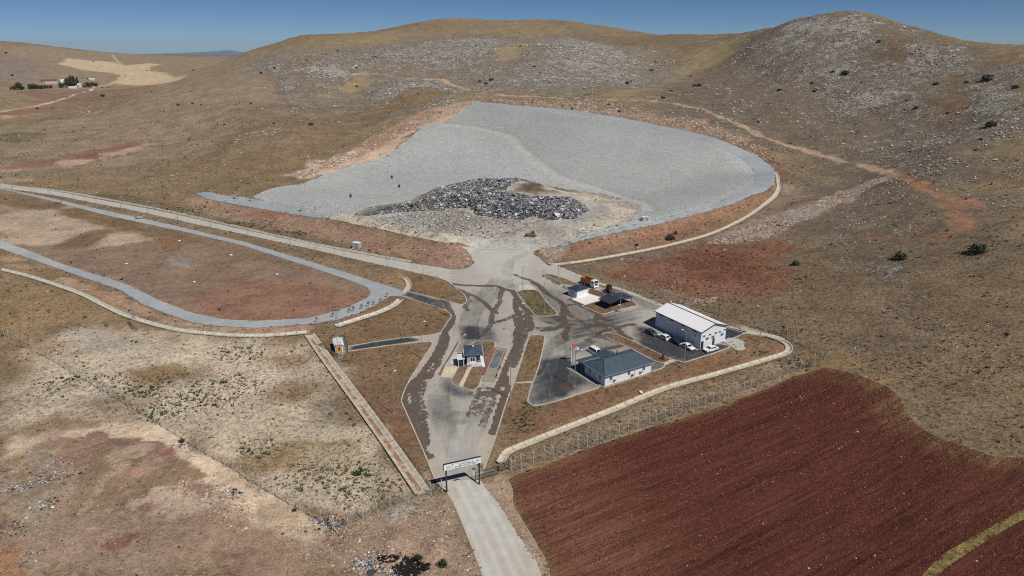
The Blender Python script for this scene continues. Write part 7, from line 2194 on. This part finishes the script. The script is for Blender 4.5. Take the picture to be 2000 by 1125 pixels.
for px, py, w_, h_ in ((172, 168.5, 7, 6), (181, 168, 6, 6), (188, 170, 6, 6.5), (166, 171, 6, 4), (175, 171, 7, 3.5)):
    tree(px, py, w_, h_, "small dark tree among the right-hand farm sheds", group="trees among the farm sheds")
def house(px0, px1, py, hpx, roof_px, roofmat, label, cat="farmhouse", wall=None, door=True, deep=7.0):
    a = at(px0, py); b = at(px1, py); d = Vector((b.x - a.x, b.y - a.y, 0)); L_ = d.length
    k = (a - Vector((0, 0, CAM_H))).length / FPX
    h = hpx * k; rh_ = roof_px * k
    o = empty("farm_building", a, math.atan2(d.y, d.x)); tag(o, label, cat)
    m = MB(); m.prism([(0, -1), (deep, -1), (deep, h), (deep / 2, h + rh_), (0, h)], 0, L_, 'x'); m.build("wall", wall or M_FWALL, o)
    e = .5
    roof_mesh("roof", [[(-e, -e, h + .1), (L_ + e, -e, h + .1), (L_ + e, deep / 2, h + rh_ + .35), (-e, deep / 2, h + rh_ + .35)],
                       [(-e, deep / 2 + .001, h + rh_ + .35), (L_ + e, deep / 2 + .001, h + rh_ + .35), (L_ + e, deep + e, h + .1), (-e, deep + e, h + .1)]], roofmat, o, .2)
    n = max(1, int(L_ / 5))
    for i in range(n):
        x = L_ * (i + .5) / n
        window(o, 'y', x - .6, h * .4, 1.2, h * .3, mull=0, sill=False)
    if door:
        dd = MB(); dd.box(L_ * .08, -.12, 0, L_ * .08 + 1.1, -.004, min(2.2, h * .8)); dd.build("door", M_DSTEEL, o)
    return o
M_FWALL = plain("pale_farm_wall", S(196, 188, 178), .8, .3, .1)
M_RROOF = ribbed_roof("dull_red_farm_roof", S(120, 70, 72), 2.0)
house(84, 112, 163, 3.2, 2.4, M_RROOF, "long farm barn with a dull red roof, left of the white farmhouse", "barn")
house(120.5, 129, 170, 9.5, 1.6, M_WROOF, "tall white farmhouse half hidden by dark trees", wall=M_FRAME)
house(135.5, 151, 173, 1.4, 1.2, M_WROOF, "low shed with a bright white roof below the poplars", "shed", door=False)
house(152, 158.5, 170.5, 3.5, 2.2, M_FWALL, "small gabled pale farmhouse right of the poplars", wall=M_FRAME)
house(164, 173, 166.5, 2.2, 1.4, M_RROOF, "small farm shed with a brownish roof among the right-hand trees", "shed")
house(175, 186, 156.8, 1.2, 1.1, M_WROOF, "white-roofed shed apart on the slope above the farm", "shed", door=False)

# ------------------------------------------------------------------ rubbish pit: its shadow painted as black sheets
M_PITSHADE = plain("pit_shade_black", S(24, 23, 23), 1.0, 2.5, .35, bump=.5)
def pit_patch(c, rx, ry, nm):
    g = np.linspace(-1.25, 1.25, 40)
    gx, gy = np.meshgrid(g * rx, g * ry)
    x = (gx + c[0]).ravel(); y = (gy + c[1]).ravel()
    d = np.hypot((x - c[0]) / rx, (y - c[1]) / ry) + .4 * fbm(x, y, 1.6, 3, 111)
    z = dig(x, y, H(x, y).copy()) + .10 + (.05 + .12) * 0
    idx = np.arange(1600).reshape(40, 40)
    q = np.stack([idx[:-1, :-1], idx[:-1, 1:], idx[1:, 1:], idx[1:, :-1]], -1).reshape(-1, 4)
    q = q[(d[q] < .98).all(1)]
    o = link(nm, npmesh(nm, np.c_[x, y, z], q, True), M_PITSHADE); tag(o, kind="structure")
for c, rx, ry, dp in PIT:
    pit_patch(c, rx, ry, "pit_shade")
# ------------------------------------------------------------------ the air between here and the far hills
def haze():
    m = MB(); m.box(-17500, -600, -230, 17500, 17500, 190)
    mt = bpy.data.materials.new("thin_haze"); mt.use_nodes = True
    t = mt.node_tree; t.nodes.clear()
    v = t.nodes.new("ShaderNodeVolumePrincipled"); o_ = t.nodes.new("ShaderNodeOutputMaterial")
    v.inputs["Color"].default_value = (.72, .86, 1.0, 1); v.inputs["Density"].default_value = .00003; v.inputs["Anisotropy"].default_value = .2
    t.links.new(v.outputs[0], o_.inputs["Volume"])
    o = m.build("haze", mt); o["kind"] = "stuff"
haze()
